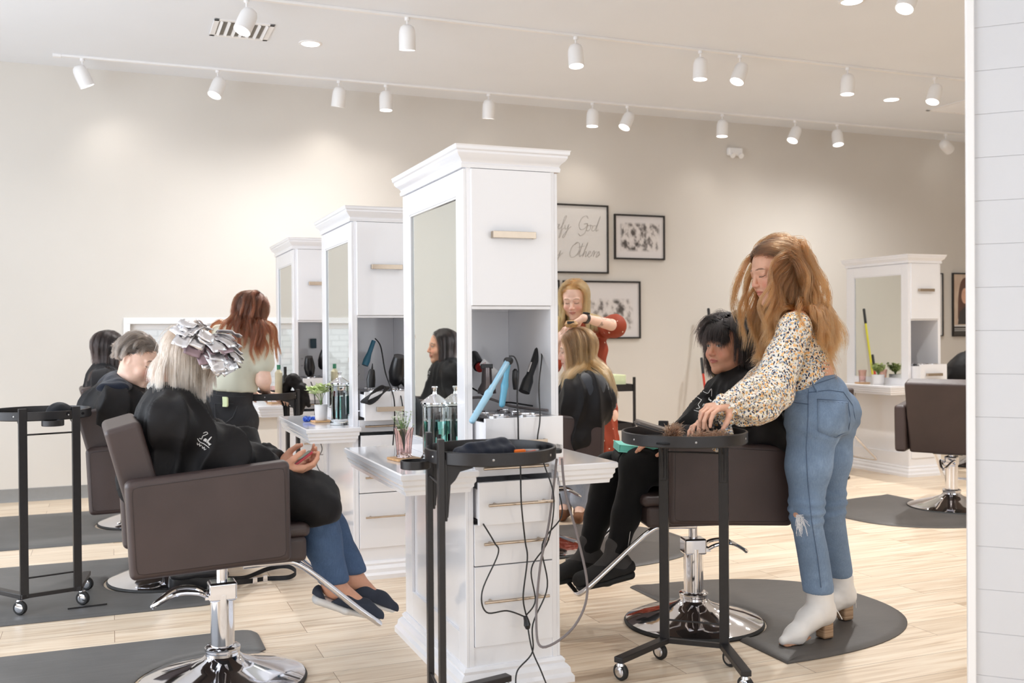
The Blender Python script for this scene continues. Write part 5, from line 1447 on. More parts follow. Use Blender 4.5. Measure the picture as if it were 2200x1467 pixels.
# --- client with long straight dark hair at the wall end ---------------------------
def client_dark():
    f = nrm(np.array([1, .02, 0])); pel = np.array([.02, 7.32, .64])
    kn = (np.array([.50, 7.20, .62]), np.array([.50, 7.44, .62])); an = (np.array([.60, 7.22, .25]), np.array([.60, 7.42, .25])); to = (np.array([.75, 7.22, .2]), np.array([.75, 7.42, .2]))
    hdc = J(238, 752, 6.80); neck = hdc + np.array([-.035, 0, -.155])
    p, hd, Jt, B, el, wr, fine, ax = seated('person with shoulder length wet black hair under a charcoal cape, reflected in the tall mirror', hdc, nrm(np.array([1, .05, -.08])), nrm(UP + RT0 * .05), pel, neck, f, kn, an, to, width=.20, full=1.0, size=1.03)
    finish_body(p, hd, B, fine, 'mid', lin(28, 24, 24), lin(196, 116, 104), lin(30, 24, 22), 'open', blush=.5)
    cp, CS = cape(p, hd, Jt, el, wr, kn, ax, mat='cape_grey', n=16, amp=.016, seed=9, neck_r=.066, t=.036)
    script_line('cape_print', cp, SCRIPT, neck + f * .2 + ax[1] * -.02 - UP * .05, -ax[1] * .0 + nrm(-ax[1]), nrm(UP + f * -.5), CS, M['print_white'], .002)
    col = collider(hd, lambda S: (S.cap(hd.w(0, -.015, -.06), neck, .056, .062, .03), S.cap(Jt['shL'], Jt['shR'], .085, .085, .03)), True)
    hm = hair_mat('hair_wet_black', (22, 18, 18), (46, 36, 34), .3, .18)
    grow_hair('hair', p, hd, hm, col, n_guides=130, kids=50, length=.30, thick=.014, seed=8, grav=.45, rad=.0009, clump=.7, lenvar=.14, hug_len=1.6, flow=fl_down)
    return p
client_dark()

# --- redheaded stylist seen from behind --------------------------------------------
def stylist_red():
    p = person('woman with wavy red hair seen from behind in pale green tee and black jeans', None)
    D = 6.08; fw = nrm(FW * .72 + RT0 * .62)
    hd = Head(J(541, 672, D + .06), nrm(fw - UP * .42), nrm(UP + RT0 * .12), 1.0)
    Jt = dict(pel=J(486, 893, D), hipL=J(458, 903, D - .02), hipR=J(518, 903, D + .02), waist=J(497, 832, D), chest=J(511, 765, D), neck=J(522, 702, D), shL=J(470, 722, D - .04), shR=J(562, 722, D))
    elR = J(566, 818, D - .02); wrR = J(572, 846, D + .24); elL = J(450, 800, D + .2); wrL = J(520, 842, D + .35)
    kL = J(462, 1010, D - .02) ; kR = J(515, 1010, D + .05); aL = np.array([kL[0], kL[1] + .02, .09]); aR = np.array([kR[0], kR[1] + .02, .09])
    B = SDF(); hd.ops(B); B.cap(hd.w(0, -.015, -.06), Jt['neck'], .050, .052, .03); torso(B, Jt, .9)
    B.chain([Jt['shL'], elL, wrL], [.048, .040, .026], .03); B.chain([Jt['shR'], elR, wrR], [.048, .041, .026], .03)
    hand_ops(B, wrR, nrm(fw - UP * .2), -UP, -1); hand_ops(B, wrL, nrm(fw * .5 + RT0 - UP * .2), -UP, 1)
    for k_, a_, h_ in ((kL, aL, Jt['hipL']), (kR, aR, Jt['hipR'])): B.chain([h_, k_, a_, a_ + fw * .14 - UP * .05], [.08, .055, .038, .025], .03)
    tat = J(551, 797, D - .06)
    def ex(P, Cc):
        r = np.linalg.norm((P - tat) * [1, .3, 1], axis=1); m = (np.abs(r - .013) < .0022) & (P[:, 1] < elR[1] + .02); Cc[m] = Cc[m] * .45
    finish_body(p, hd, B, [(hd.c - [.12, .125, .14], hd.c + [.12, .125, .15], .003), (tat - [.06, .06, .05], tat + [.06, .08, .05], .004)], 'fair', lin(70, 34, 22), lin(198, 118, 102), lin(110, 60, 40), 'down', extra=ex)
    T = SDF(); lat = nrm(Jt['shR'] - Jt['shL'])
    T.cap(J(490, 862, D), Jt['waist'], .118, .108, .03, w=lat, f=1.36); T.cap(Jt['waist'], Jt['chest'], .108, .116, .03, w=lat, f=1.36); T.cap(Jt['chest'], Jt['chest'] + UP * .1, .116, .095, .03, w=lat, f=1.42)
    T.cap(Jt['shL'], Jt['neck'] - UP * .03, .060, .062, .03).cap(Jt['shR'], Jt['neck'] - UP * .03, .060, .062, .03)
    for s_, e_ in ((Jt['shL'], elL), (Jt['shR'], elR)): T.cap(s_, s_ + (e_ - s_) * .60, .064, .070, .03)
    e = nrm(elR - Jt['shR']); T.plane(J(500, 838, D), nrm(-UP * 1.0 + RT0 * -.12), .004)
    tee = fabric('pale_green_tee', (214, 214, 196), .9, .06, 300, .1)
    soft('tee', T, tee, p, .008, disp=wrinkle_disp(.007, (9, 9, 6), 3, .003))
    G = SDF(); G.cap(Jt['hipL'], Jt['hipR'], .104, None, .04); G.cap(Jt['pel'], J(495, 838, D), .108, .104, .03, w=lat, f=1.32)
    for h_, k_, a_ in ((Jt['hipL'], kL, aL), (Jt['hipR'], kR, aR)): G.ell(h_ - fw * .045, (.08, .08, .085), None, .04); G.chain([h_, k_, a_], [.096, .066, .05], .03)
    G.plane(J(495, 836, D), nrm(UP + RT0 * .12), .003)
    jn = soft('jeans', G, M['denim_black'], p, .009, disp=wrinkle_disp(.004, (10, 10, 10), 7, .002))
    sh_ = SDF()
    for a_ in (aL, aR):
        Sx = SDF(); Sx.chain([a_ - UP * .045, a_ + fw * .15 - UP * .06], [.04, .03], .02); Sx.plane(np.array([0, 0, .002]), -UP, .002); soft('shoe', Sx, M['black_plastic'], p, .008)
    # pocket and phone
    ro = np.array([0, 0, CAM_H])
    def on(u, v, lift):
        d = np.array(at(u, v, D=1.0)) - ro; t_ = 5.5
        for _ in range(60):
            q = ro + d * t_; e_ = float(G.eval(q[None])[0])
            if e_ < .0012 or t_ > 6.6: break
            t_ += max(.001, e_ * .8)
        return ro + d * (t_ - lift)
    m = MB()
    for pth in ([(461, 866), (462, 895), (478, 913), (500, 896), (512, 866)], [(461, 866), (512, 868)], [(448, 862), (446, 900), (450, 945)], [(440, 845), (480, 851), (540, 852)]):
        pts = []
        for i in range(len(pth) - 1):
            for k_ in range(5): pts.append(on(pth[i][0] + (pth[i + 1][0] - pth[i][0]) * k_ / 5, pth[i][1] + (pth[i + 1][1] - pth[i][1]) * k_ / 5, .002))
        m.tube(pts, .0018, n=4)
    m.build('seams', plain('grey_seam', (70, 70, 74), .8), jn)
    q = on(481, 863, .004); Rm = Matrix.Translation(Vector(q)) @ Vector((-fw[0], -fw[1], 0)).to_track_quat('Z', 'Y').to_matrix().to_4x4()
    ph = MB().prism(rrect(.078, .060, .012), -.006, .004, Rm).build('mobile_phone', plain('pale_green_case', (216, 226, 178), .5), None, bevel=.002)
    tag(ph, 'pale green phone in the back pocket of the black jeans', 'phone')
    def extra(S): S.cap(Jt['shL'], Jt['shR'], .075, .075, .03); S.cap(Jt['chest'], Jt['chest'] + UP * .1, .118, .098, .03, w=lat, f=1.4); S.cap(hd.w(0, -.015, -.06), Jt['neck'], .056, .06, .03)
    col = collider(hd, extra, True)
    grow_hair('hair', p, hd, hair_mat('hair_auburn', (44, 22, 13), (96, 48, 26), .3), col, n_guides=120, kids=44, length=.34, wave=.012, wfreq=12, thick=.02, seed=12, grav=.32, flow=fl_down, rad=.0009, clump=.72, lenvar=.2, hug_len=2.0, wamp0=.5)
    return p
stylist_red()

# --- woman with the black bob, seated -----------------------------------------------
def client_bob():
    f = nrm(np.array([-.97, .24, 0])); pel = np.array([2.50, 3.78, .665])
    kn = (J(1372, 1000, 4.28), J(1312, 1010, 4.44)); an = (J(1322, 1195, 4.24), J(1265, 1185, 4.40)); to = (J(1268, 1243, 4.22), J(1218, 1232, 4.38))
    hdc = J(1560, 742, 4.52); neck = J(1590, 822, 4.52)
    hn = J(1420, 948, 4.24); hf_ = J(1440, 940, 4.42)
    p, hd, Jt, B, el, wr, fine, ax = seated('woman with a black bob and fringe under a black cape, book on her lap', hdc, nrm(-RT0 * .80 - FW * .62 - UP * .06), UP, pel, neck, f, kn[::-1], an[::-1], to[::-1], width=.19, full=.6, hands=(hf_ + RT0 * .04, hn + RT0 * .07))
    hand_ops(B, hn + RT0 * .07, nrm(hn - (hn + RT0 * .07)), -UP, 1, curl=(.35, .4, .45, .5)); hand_ops(B, hf_ + RT0 * .04, nrm(-RT0 - UP * .1), -UP, -1, curl=(.3, .3, .35, .4))
    fine[0] = (fine[0][0], fine[0][1], .0021)
    fine.append((hn - [.12, .1, .05], hn + [.10, .1, .05], .004))
    finish_body(p, hd, B, fine, 'warm', lin(24, 18, 18), lin(196, 108, 100), lin(70, 48, 40), 'open', iris=(84, 84, 74), blush=.45, sidex=0.0)
    def ex(S):
        S.cap(J(1530, 905, 4.35), J(1600, 930, 4.25), .085, .12, .06); S.cap(J(1548, 852, 4.5), J(1490, 925, 4.45), .070, .085, .05); S.cap(Jt['shL'], J(1685, 930, 4.15), .08, .07, .06)
        S.cap(J(1340, 985, 4.36), J(1500, 975, 4.40), .045, .08, .05, w=FW, f=2.4)
        S.cap(J(1640, 900, 4.28), J(1690, 935, 4.28), .11, .10, .06)
    cp, CS = cape(p, hd, Jt, el, wr, kn[::-1], ax, n=18, amp=.016, seed=11, neck_r=.064, extra=ex, lap=False, to_knee=.55)
    script_line('cape_print', cp, SCRIPT + [[(.01, .055), (.03, .075), (.05, .060), (.064, .078), (.070, .045)]], J(1493, 878, 4.4), nrm(RT0 * .95 + UP * .12), nrm(UP * .93 + RT0 * .25), CS, M['print_white'], .0016)
    G = SDF()
    for k_, a_, h_ in ((kn[0], an[0], Jt['hipL']), (kn[1], an[1], Jt['hipR'])):
        G.chain([h_ + (k_ - h_) * .3, k_, k_ * .45 + a_ * .55, a_ + UP * .01], [.086, .076, .058, .046], .03)
    tr = soft('trousers', G, M['black_trousers'], p, .008, disp=wrinkle_disp(.004, (12, 12, 14), 3, .0015))
    z = MB(); a0 = an[0] + RT0 * .048 - FW * .03 + UP * .03; a1 = a0 + UP * .17 + RT0 * .026
    z.tube([a0, a1], .0018, n=5); z.build('ankle_zip', M['steel'], tr)
    sock = plain('grey_sock', (60, 58, 58), .9, bump=.3, bscale=500); clog = plain('black_felt', (28, 27, 27), .9, bump=.3, bscale=400); sole = plain('clog_sole', (24, 24, 24), .7)
    mint = plain('mint_lining', (150, 176, 166), .8)
    for a_, t_ in zip(an, to):
        d = nrm(t_ - a_); d = nrm(np.array([d[0], d[1], -.18])); u2 = nrm(UP - d * np.dot(UP, d)); l2 = np.cross(d, u2); hb = a_ - UP * .058 - d * .030
        sk = SDF(); sk.chain([a_ + UP * .045, a_, hb + d * .0 + u2 * .012, hb + d * .09 + u2 * .012], [.0435, .0435, .0445, .040], .02).cap(a_, a_ + (t_ - a_) * .8, .043, .031, .01); soft('sock', sk, sock, p, .006)
        K = SDF(); K.chain([hb - d * .015, hb + d * .09, hb + d * .185], [.043, .045, .036], .025, w=l2, f=1.15); K.ell(a_ - d * .02 - UP * .0, (.050, .050, .052), None, .02, sub=True); K.plane(hb - u2 * .018, -u2, .003)
        sh = soft('clog', K, clog, p, .005)
        K2 = SDF(); K2.chain([hb - d * .025 - u2 * .032, hb + d * .08 - u2 * .032, hb + d * .195 - u2 * .026], [.022, .020, .017], .012, w=l2, f=2.2); soft('clog_sole', K2, sole, sh, .006)
    K3 = SDF(); q = an[0] - UP * .050 + RT0 * .055; K3.ell(q, (.012, .03, .030), None, .01); soft('clog_lining', K3, mint, p, .005)
    def extra(S):
        S.cap(hd.w(0, -.015, -.06), neck, .058, .062, .03); S.cap(Jt['shL'], Jt['shR'], .08, .08, .03)
    col = collider(hd, extra, True)
    def fl(g): return np.array([.35 * np.sign(g[0] + .3), .45 if g[1] > .35 else -.55, 0])
    hm = hair_mat('hair_black_bob', (10, 8, 8), (22, 16, 15), .3, .35)
    grow_hair('hair', p, hd, hm, col, n_guides=170, kids=60, length=lambda g: .26 if g[1] < .35 else .17, thick=.030, seed=14, grav=.34, rad=.0007, clump=.35, flow=lambda g: np.array([.9 * (1 if g[0] > -.25 else -1), -.5, .25]), lenvar=.12, cap_off=.018, hug_len=1.2)
    # swept fringe
    G2 = SDF(); colf = collider(hd, None, False)
    grow_hair('fringe', p, hd, hm, colf, n_guides=46, kids=60, length=.088, thick=.010, seed=15, grav=.18, rad=.0007, clump=.3, region=lambda g: g[1] > .45 and -.62 < g[0] < .8, flow=lambda g: np.array([-.55, .8, -.15]), lenvar=.12, cap_off=.012, hug_len=1.0)
    return p, hn, kn
P2 = client_bob()

# --- blonde stylist in a rust dress -------------------------------------------------
def stylist_blonde():
    p = person('blonde woman in a rust polka dot dress cutting hair with a raised tattooed arm', None)
    D = 6.75
    hd = Head(J(1233, 642, D), nrm(-FW * .92 - RT0 * .22 - UP * .38), UP, 1.02)
    Jt = dict(pel=J(1270, 880, D + .1), hipR=J(1238, 890, D + .12), hipL=J(1300, 890, D + .1), waist=J(1265, 812, D + .1), chest=J(1256, 752, D + .06), neck=J(1243, 694, D + .03), shR=J(1200, 712, D + .05), shL=J(1302, 704, D + .05))
    elL = J(1322, 700, D - .30); wrL = J(1254, 683, D - .50); elR = J(1180, 790, D - .1); wrR = J(1196, 745, D - .40)
    B = SDF(); hd.ops(B); B.cap(hd.w(0, -.015, -.06), Jt['neck'], .048, .05, .03); torso(B, Jt, .88)
    B.chain([Jt['shL'], elL, wrL], [.046, .040, .025], .03); B.chain([Jt['shR'], elR, wrR], [.046, .038, .024], .03)
    hd_ = nrm(J(1212, 706, D - .60) - wrL); tips = hand_ops(B, wrL, nrm(-RT0 * .85 - UP * .45), nrm(-UP + RT0 * -.4), -1, curl=(.5, .55, .6, .6), thumb=(.6, .3)); hand_ops(B, wrR, nrm(UP * .5 + RT0 * .2 - FW * .4), nrm(RT0 + UP * .2), 1, curl=(.5, .5, .6, .7))
    kL = J(1255, 1000, D + .1); kR = J(1228, 1000, D + .15); aL = np.array([kL[0] - .03, kL[1], .10]); aR = np.array([kR[0] - .03, kR[1] + .05, .10])
    for h_, k_, a_ in ((Jt['hipL'], kL, aL), (Jt['hipR'], kR, aR)): B.chain([h_, k_, a_, a_ + nrm(-FW - RT0 * .2) * .12 - UP * .05], [.08, .055, .038, .025], .03)
    ctr = (elL + wrL) / 2
    def ex(P, Cc):
        s = (P - elL) @ nrm(wrL - elL); r = np.linalg.norm(P - elL - s[:, None] * nrm(wrL - elL), axis=1)
        m = (s > .03) & (s < .17) & (r < .06) & (np.abs(vnoise(P, (45, 45, 70), 5)) < .16) & (vnoise(P, 14, 3) > -.1); Cc[m] = Cc[m] * .5
    finish_body(p, hd, B, [(hd.c - [.12, .125, .14], hd.c + [.12, .125, .15], .0026), (ctr - [.14, .14, .07], ctr + [.14, .14, .08], .005)], 'fair', lin(190, 150, 100), lin(196, 124, 112), lin(150, 116, 84), 'down', extra=ex, blush=.5)
    t = NT('rust_polka_dot'); vec = t.coord('Object'); v = t.n('ShaderNodeTexVoronoi'); v.inputs['Scale'].default_value = 26; v.inputs['Randomness'].default_value = .55; t.l(vec, v.inputs['Vector'])
    t.col(t.mix(t.math('LESS_THAN', v.outputs['Distance'], .17), srgb(146, 54, 24), srgb(236, 214, 190))).rough(.7); t.bump(t.noise(vec, 200, 2), .2, .002)
    T = SDF(); lat = nrm(Jt['shL'] - Jt['shR'])
    T.cap(Jt['waist'], Jt['chest'], .092, .112, .03, w=lat, f=1.33); T.cap(Jt['chest'], Jt['chest'] + UP * .1, .112, .09, .03, w=lat, f=1.4)
    T.cap(Jt['shL'], Jt['neck'] - UP * .03, .062, .058, .03).cap(Jt['shR'], Jt['neck'] - UP * .03, .062, .058, .03)
    for s_, e_ in ((Jt['shL'], elL), (Jt['shR'], elR)): T.cap(s_, e_ * .92 + s_ * .08, .066, .078, .03)
    T.cap(Jt['waist'], Jt['pel'], .092, .128, .03, w=lat, f=1.3); T.cap(Jt['pel'], np.array([Jt['pel'][0] - .02, Jt['pel'][1], .36]), .128, .165, .04, w=lat, f=1.35); T.plane(np.array([0, 0, .36]), -UP, .004)
    soft('dress', T, t.m, p, .010, disp=cape_disp(Jt['neck'] + UP * .3, 22, .009, .4, .9, 3, wrinkle=.005))
    G = SDF(); 
    for k_, a_ in ((kL, aL), (kR, aR)): G.chain([k_ + UP * .1, k_, a_ + UP * .03], [.085, .078, .070], .02)
    soft('jeans', G, M['denim_pale'], p, .010, disp=wrinkle_disp(.005, (12, 12, 14), 3))
    bt = plain('brown_suede', (112, 74, 48), .9)
    for a_ in (aL, aR):
        Sx = SDF(); d = nrm(-FW - RT0 * .2); Sx.chain([a_ + UP * .02, a_ - UP * .05, a_ + d * .14 - UP * .06], [.048, .045, .036], .02); Sx.plane(np.array([0, 0, .002]), -UP, .002); soft('ankle_boot', Sx, bt, p, .008)
    w = MB(); d = nrm(wrL - elL); c0 = wrL - d * .02
    fx = Vector(d).to_track_quat('Z', 'Y').to_matrix().to_4x4(); w.lathe([(.028, -.011), (.0315, -.011), (.0315, .011), (.028, .011)], n=24, M=Matrix.Translation(Vector(c0)) @ fx, close=False)
    wt = w.build('smart_watch', M['black_plastic'], None); tag(wt, 'black smart watch on the tattooed arm of the blonde woman', 'watch')
    nu = nrm(UP - d * np.dot(UP, d)); b2 = MB(); f2 = Matrix.Translation(Vector(c0 + nu * .032)) @ Vector(nu).to_track_quat('Z', 'Y').to_matrix().to_4x4(); b2.prism(rrect(.034, .040, .008), -.004, .006, f2); b2.build('watch_case', M['black_plastic'], wt, bevel=.002)
    col = collider(hd, lambda S: (S.cap(hd.w(0, -.015, -.06), Jt['neck'], .054, .056, .03), S.cap(Jt['shL'], Jt['shR'], .065, .065, .03)), True)
    grow_hair('hair', p, hd, hair_mat('hair_golden', (122, 86, 48), (206, 160, 98), .22), col, n_guides=120, kids=44, length=.33, wave=.006, wfreq=8, thick=.022, seed=21, grav=.34, rad=.0009, clump=.5, lenvar=.12, hug_len=1.8, flow=lambda g: np.array([np.sign(g[0] - .02) * .9, -.25, .0]) if g[1] > 0 else fl_down(g))
    return p
stylist_blonde()

# --- client with straight light brown hair --------------------------------------------
def client_straight():
    f = nrm(np.array([-.955, .295, 0])); pel = np.array([2.47, 5.42, .64])
    kn = (np.array([2.00, 5.66, .62]), np.array([1.94, 5.42, .62])); an = (np.array([1.90, 5.68, .25]), np.array([1.85, 5.44, .25])); to = (np.array([1.76, 5.72, .20]), np.array([1.71, 5.48, .20]))
    hdc = J(1238, 752, 5.93); neck = hdc + RT0 * .035 - UP * .165
    hnd = (J(1197, 745, 5.95), pel + f * .30 + UP * .1)
    p, hd, Jt, B, el, wr, fine, ax = seated('person with straight highlighted light brown hair pinned up on top, black cape and grey towel', hdc, nrm(-RT0 * .97 + FW * .12 - UP * .18), nrm(UP - RT0 * .05), pel, neck, f, kn, an, to, width=.19)
    finish_body(p, hd, B, fine, 'fair', lin(120, 90, 66), lin(200, 124, 112), lin(110, 84, 64), 'down', blush=.5)
    def ex(S): S.ell(J(1257, 866, 5.74), (.165, .13, .165), np.stack([RT0, FW, UP], 1), .05)
    cp, CS = cape(p, hd, Jt, el, wr, kn, ax, n=18, amp=.017, seed=17, extra=ex)
    T = SDF(); q = ax[1]
    for sh in (Jt['shR'], Jt['shL']): T.cap(sh + UP * .0 - f * .01, neck - UP * .02, .094, .078, .05); T.cap(sh + UP * .0, sh - UP * .09, .098, .104, .05)
    T.cap(neck - UP * .05 - f * .03, neck - UP * .18 - f * .05, .125, .150, .06, w=q, f=1.35); T.plane(neck - UP * .20, nrm(-UP - f * .12), .01)
    soft('towel', T, fabric('grey_towel', (54, 56, 61), .95, .12, 400, .4), p, .008, disp=wrinkle_disp(.006, (12, 12, 9), 2, .002))
    col = collider(hd, lambda S: (S.cap(hd.w(0, -.015, -.06), neck, .056, .06, .03), S.cap(Jt['shL'], Jt['shR'], .105, .105, .03), S.cap(neck - UP * .05 - f * .03, neck - UP * .18 - f * .05, .13, .155, .05, w=ax[1], f=1.35)), True)
    grow_hair('hair', p, hd, hair_mat('hair_highlighted', (84, 58, 38), (170, 124, 78), .35), col, n_guides=130, kids=46, length=.33, thick=.020, seed=22, grav=.4, rad=.0008, clump=.45, lenvar=.18, hug_len=1.6, flow=fl_down)
    b = MB(); c0 = hd.w(0, .0, .155); b.lathe([(0, -.02), (.03, -.018), (.042, 0), (.03, .02), (0, .026)], n=18, close=False, M=Matrix.Translation(Vector(c0)))
    b.build('pinned_bun', plain('bun_hair', (186, 146, 98), .6, var=.3, nscale=60), p)
    cl = MB(); cc = hd.w(-.035, .0, .165)
    cl.box(-.022, .022, -.006, .006, -.008, .008, Matrix.Translation(Vector(cc)))
    o = cl.build('hair_clip', M['black_plastic'], None, bevel=.003); tag(o, 'small black clip in the pinned up hair of the seated client', 'hair clip')
    return p
client_straight()

# --- client in a black cape beyond the far station ------------------------------------
def client_far():
    f = nrm(np.array([-1, 0, 0])); pel = np.array([7.76, 7.22, .62])
    kn = (np.array([7.22, 7.32, .60]), np.array([7.22, 7.10, .60])); an = (np.array([7.10, 7.32, .22]), np.array([7.10, 7.10, .22])); to = (np.array([6.95, 7.32, .18]), np.array([6.95, 7.10, .18]))
    hdc = np.array([7.74, 7.22, 1.20]); neck = np.array([7.76, 7.22, 1.05])
    p, hd, Jt, B, el, wr, fine, ax = seated('person in a black cape with white script, mostly hidden by the shiplap wall', hdc, nrm(np.array([-1, 0, -.1])), UP, pel, neck, f, kn, an, to, width=.2)
    finish_body(p, hd, B, [(a, b, .005) for a, b, c in fine], 'fair', lin(80, 60, 46), lin(200, 124, 112), lin(90, 64, 50), 'open')
    def ex(S): q = np.array(PX0(2082, 815, 7.10)); S.ell(q, (.21, .20, .27), None, .08)
    cp, CS = cape(p, hd, Jt, el, wr, kn, ax, n=14, amp=.016, seed=27, extra=ex)
    script_line('cape_print', cp, SCRIPT, PX0(2052, 785, 6.8), nrm(RT0), UP, CS, M['print_white'], .002)
    col = collider(hd, lambda S: S.cap(Jt['shL'], Jt['shR'], .085, .085, .03), True)
    grow_hair('hair', p, hd, hair_mat('hair_brown_far', (70, 50, 38), (120, 88, 60), .3), col, n_guides=60, kids=30, length=.3, thick=.02, seed=28, grav=.4, rad=.0012)
    return p
client_far()
# ------------------------------------------------------------------ things on the stations, trolleys and floor
def single(b, name, mat, label, cat, group=None, **kw): return tag(b.build(name, mat, None, **kw), label, cat, group)
def PX(u, v, y): return at(u, v, Y=y)
def cord(pts, label, r=.0028, mat='cord', n=6, name='power_cord'):
    b = MB(); b.tube(spline(pts, 7), r, n=n); return single(b, name, M[mat], label, 'power cord')
teal = glass('teal_liquid', (140, 230, 222), .0, 1.33)
M['mint_glass'] = glass('mint_glass', (214, 238, 236), .02)
def jar(loc, label, tools, s=1.0):
    t = thing('disinfectant_jar', label, 'jar', loc, 0, 'glass comb disinfectant jars')
    b = MB(); o = .046 * s; H_ = .215
    b.lathe([(0, 0), (.052 * s, 0), (.054 * s, .004), (.054 * s, .014), (.047 * s, .024), (o, .03), (o, H_ - .012), (.049 * s, H_ - .008), (.049 * s, H_), (o - .004, H_), (o - .0035, .03), (0, .022)], n=40, close=False).build('glass_body', M['glass'], t)
    MB().lathe([(0, .0235), (o - .0042, .031), (o - .0042, H_ * .70), (0, H_ * .70)], n=36, close=False).build('disinfectant', teal, t)
    MB().lathe([(.050 * s, H_ + .001), (.053 * s, H_ + .001), (.053 * s, H_ + .006), (.046 * s, H_ + .012), (.016, H_ + .034), (.009, H_ + .036), (.007, H_ + .048), (.012, H_ + .062), (.010, H_ + .066), (0, H_ + .066)], n=36, close=False).build('lid', M['chrome'], t)
    for (x, y, w, h, col, z0) in tools:
        c = MB(); c.box(x - w / 2, x + w / 2, y - .002, y + .002, .028, .028 + h); c.build('comb', plain('comb_plastic', col, .4), t, bevel=.001)
    return t
cz = .801
jar((PX(935, 1000, 3.62).x, 3.62, cz), 'glass jar of teal disinfectant with pink comb, on the counter of the tall near station', [(.014, .01, .012, .07, (236, 92, 160), 0), (-.018, .0, .016, .13, (30, 140, 130), 0), (.0, .018, .014, .15, (36, 42, 46), 0)])
jar((PX(731, 912, 5.30).x, 5.30, cz), 'glass jar of teal disinfectant with orange and black combs in it', [(-.026, 0, .016, .150, (232, 62, 30), 0), (-.004, .012, .010, .14, (226, 226, 226), 0), (.010, -.012, .016, .12, (24, 26, 30), 0), (.024, .008, .012, .14, (20, 60, 66), 0)])
wood = NT('coaster_wood'); v_ = wood.coord('Object', scale=(3, 40, 3)); wood.col(wood.ramp(wood.noise(v_, 2.0, 4), [(.35, srgb(206, 158, 108)), (.65, srgb(232, 190, 142))])).rough(.5); M['wood'] = wood.m
pink = glass('pink_glass', (250, 226, 222), .04)
def coaster(loc, label, rz=0): return tag(MB().prism(rrect(.10, .10, .006), 0, .009).build('coaster', M['wood'], None, bevel=.0015, loc=loc, rot=(0, 0, rz)), label, 'coaster')
def pink_vase(loc, label):
    b = MB(); n = 48; pr = [(.0, 0), (.028, 0), (.030, .004), (.028, .012), (.030, .04), (.034, .085), (.038, .112), (.036, .112), (.031, .085), (.027, .04), (.025, .014), (0, .012)]
    b.lathe(pr, n=n, close=False)
    b.v = [(x * (1 + .035 * math.cos(12 * math.atan2(y, x))), y * (1 + .035 * math.cos(12 * math.atan2(y, x))), z) for x, y, z in b.v]
    return tag(b.build('glass_vase', pink, None, loc=loc), label, 'vase')
def blooms(loc, label, col, n, r, h, seed, stemc=(120, 150, 90), petal=.010, name='flower_bunch', cat='flowers', leafy=False):
    t = thing(name, label, cat, loc); rs = random.Random(seed); st = MB(); fl = MB()
    for i in range(n):
        a = rs.uniform(0, 2 * PI); q = math.sqrt(rs.random()); tip = Vector((r * q * math.cos(a), r * q * math.sin(a), h * (.55 + .5 * rs.random())))
        st.tube(spline([(0, 0, 0), (tip.x * .3, tip.y * .3, tip.z * .55), tip], 4), .0009, n=4)
        for k in range(5 if not leafy else 6):
            b = 2 * PI * k / 5 + rs.random(); tl = rs.uniform(.2, .9); d = Vector((math.cos(b) * math.cos(tl), math.sin(b) * math.cos(tl), math.sin(tl))); u = d.cross(Vector((0, 0, 1))).normalized(); nn = d.cross(u)
            L = petal * rs.uniform(.8, 1.3); w = L * .38; c = tip if not leafy else tip * rs.uniform(.5, 1.0)
            fl.add([c, c + d * L * .5 + u * w + nn * .001, c + d * L, c + d * L * .5 - u * w + nn * .001, c + d * L * .5 - nn * .0015], [(0, 1, 4), (1, 2, 4), (2, 3, 4), (3, 0, 4)])
    st.build('stems', plain('green_stem', stemc, .6), t); fl.build('petals' if not leafy else 'leaves', plain('petal', col, .6, var=.1), t, smooth=0); return t
def pot(loc, label, r=.045, h=.075):
    b = MB(); b.lathe([(0, 0), (r * .8, 0), (r * .92, .01), (r, h), (r - .005, h), (r * .85, .014), (0, .012)], n=36, close=False); return tag(b.build('white_pot', plain('white_ceramic', (232, 230, 230), .3), None, loc=loc), label, 'plant pot')
# station nearest the camera
c0 = Vector((PX(868, 980, 3.70).x, 3.70, cz)); coaster(c0, 'square wooden coaster under the pink glass on the near counter', .2); pink_vase(c0 + V(0, 0, .0095), 'ribbed pink glass with white sprigs on the near counter')
blooms(c0 + V(0, 0, .030), 'fine white blossom sprigs in the ribbed pink glass', (226, 232, 214), 34, .045, .150, 3, petal=.008)
q = Vector((1.60, 3.92, cz)); pot(q, 'white pot with a leafy plant behind the tool tray of the tall station', .035, .06); blooms(q + V(0, 0, .055), 'small leafy plant with cream leaves behind the tool tray', (216, 220, 170), 20, .05, .10, 5, petal=.018, name='potted_plant', cat='plant', leafy=True)
# second station
q = Vector((PX(690, 906, 5.50).x, 5.50, cz)); coaster(q, 'square wooden coaster under the white pot of pale lilies', .1); pot(q + V(0, 0, .0095), 'white pot holding pale green lilies on the second counter', .036, .085)
blooms(q + V(0, 0, .085), 'pale green lilies in the white pot on the second counter', (218, 230, 176), 16, .055, .11, 9, petal=.045)
b = MB(); rs = random.Random(2); sc_ = []
for i in range(60):
    a = 2 * PI * i / 60; sc_.append((.030 * math.cos(a) * (1 + .1 * rs.random()), .020 * math.sin(a) * (1 + .1 * rs.random()), .013 + .003 * math.sin(9 * a)))
b.tube(sc_, [.0095 + .005 * math.sin(i * 2.1) + .002 * rs.random() for i in range(60)], n=8, closed=True); q = at(668, 905, Z=cz)
o = single(b, 'scrunchie', plain('blue_velvet', (52, 92, 190), .6, var=.3, nscale=90), 'crumpled blue velvet scrunchie at the counter edge', 'scrunchie'); o.location = (q.x, q.y, cz)
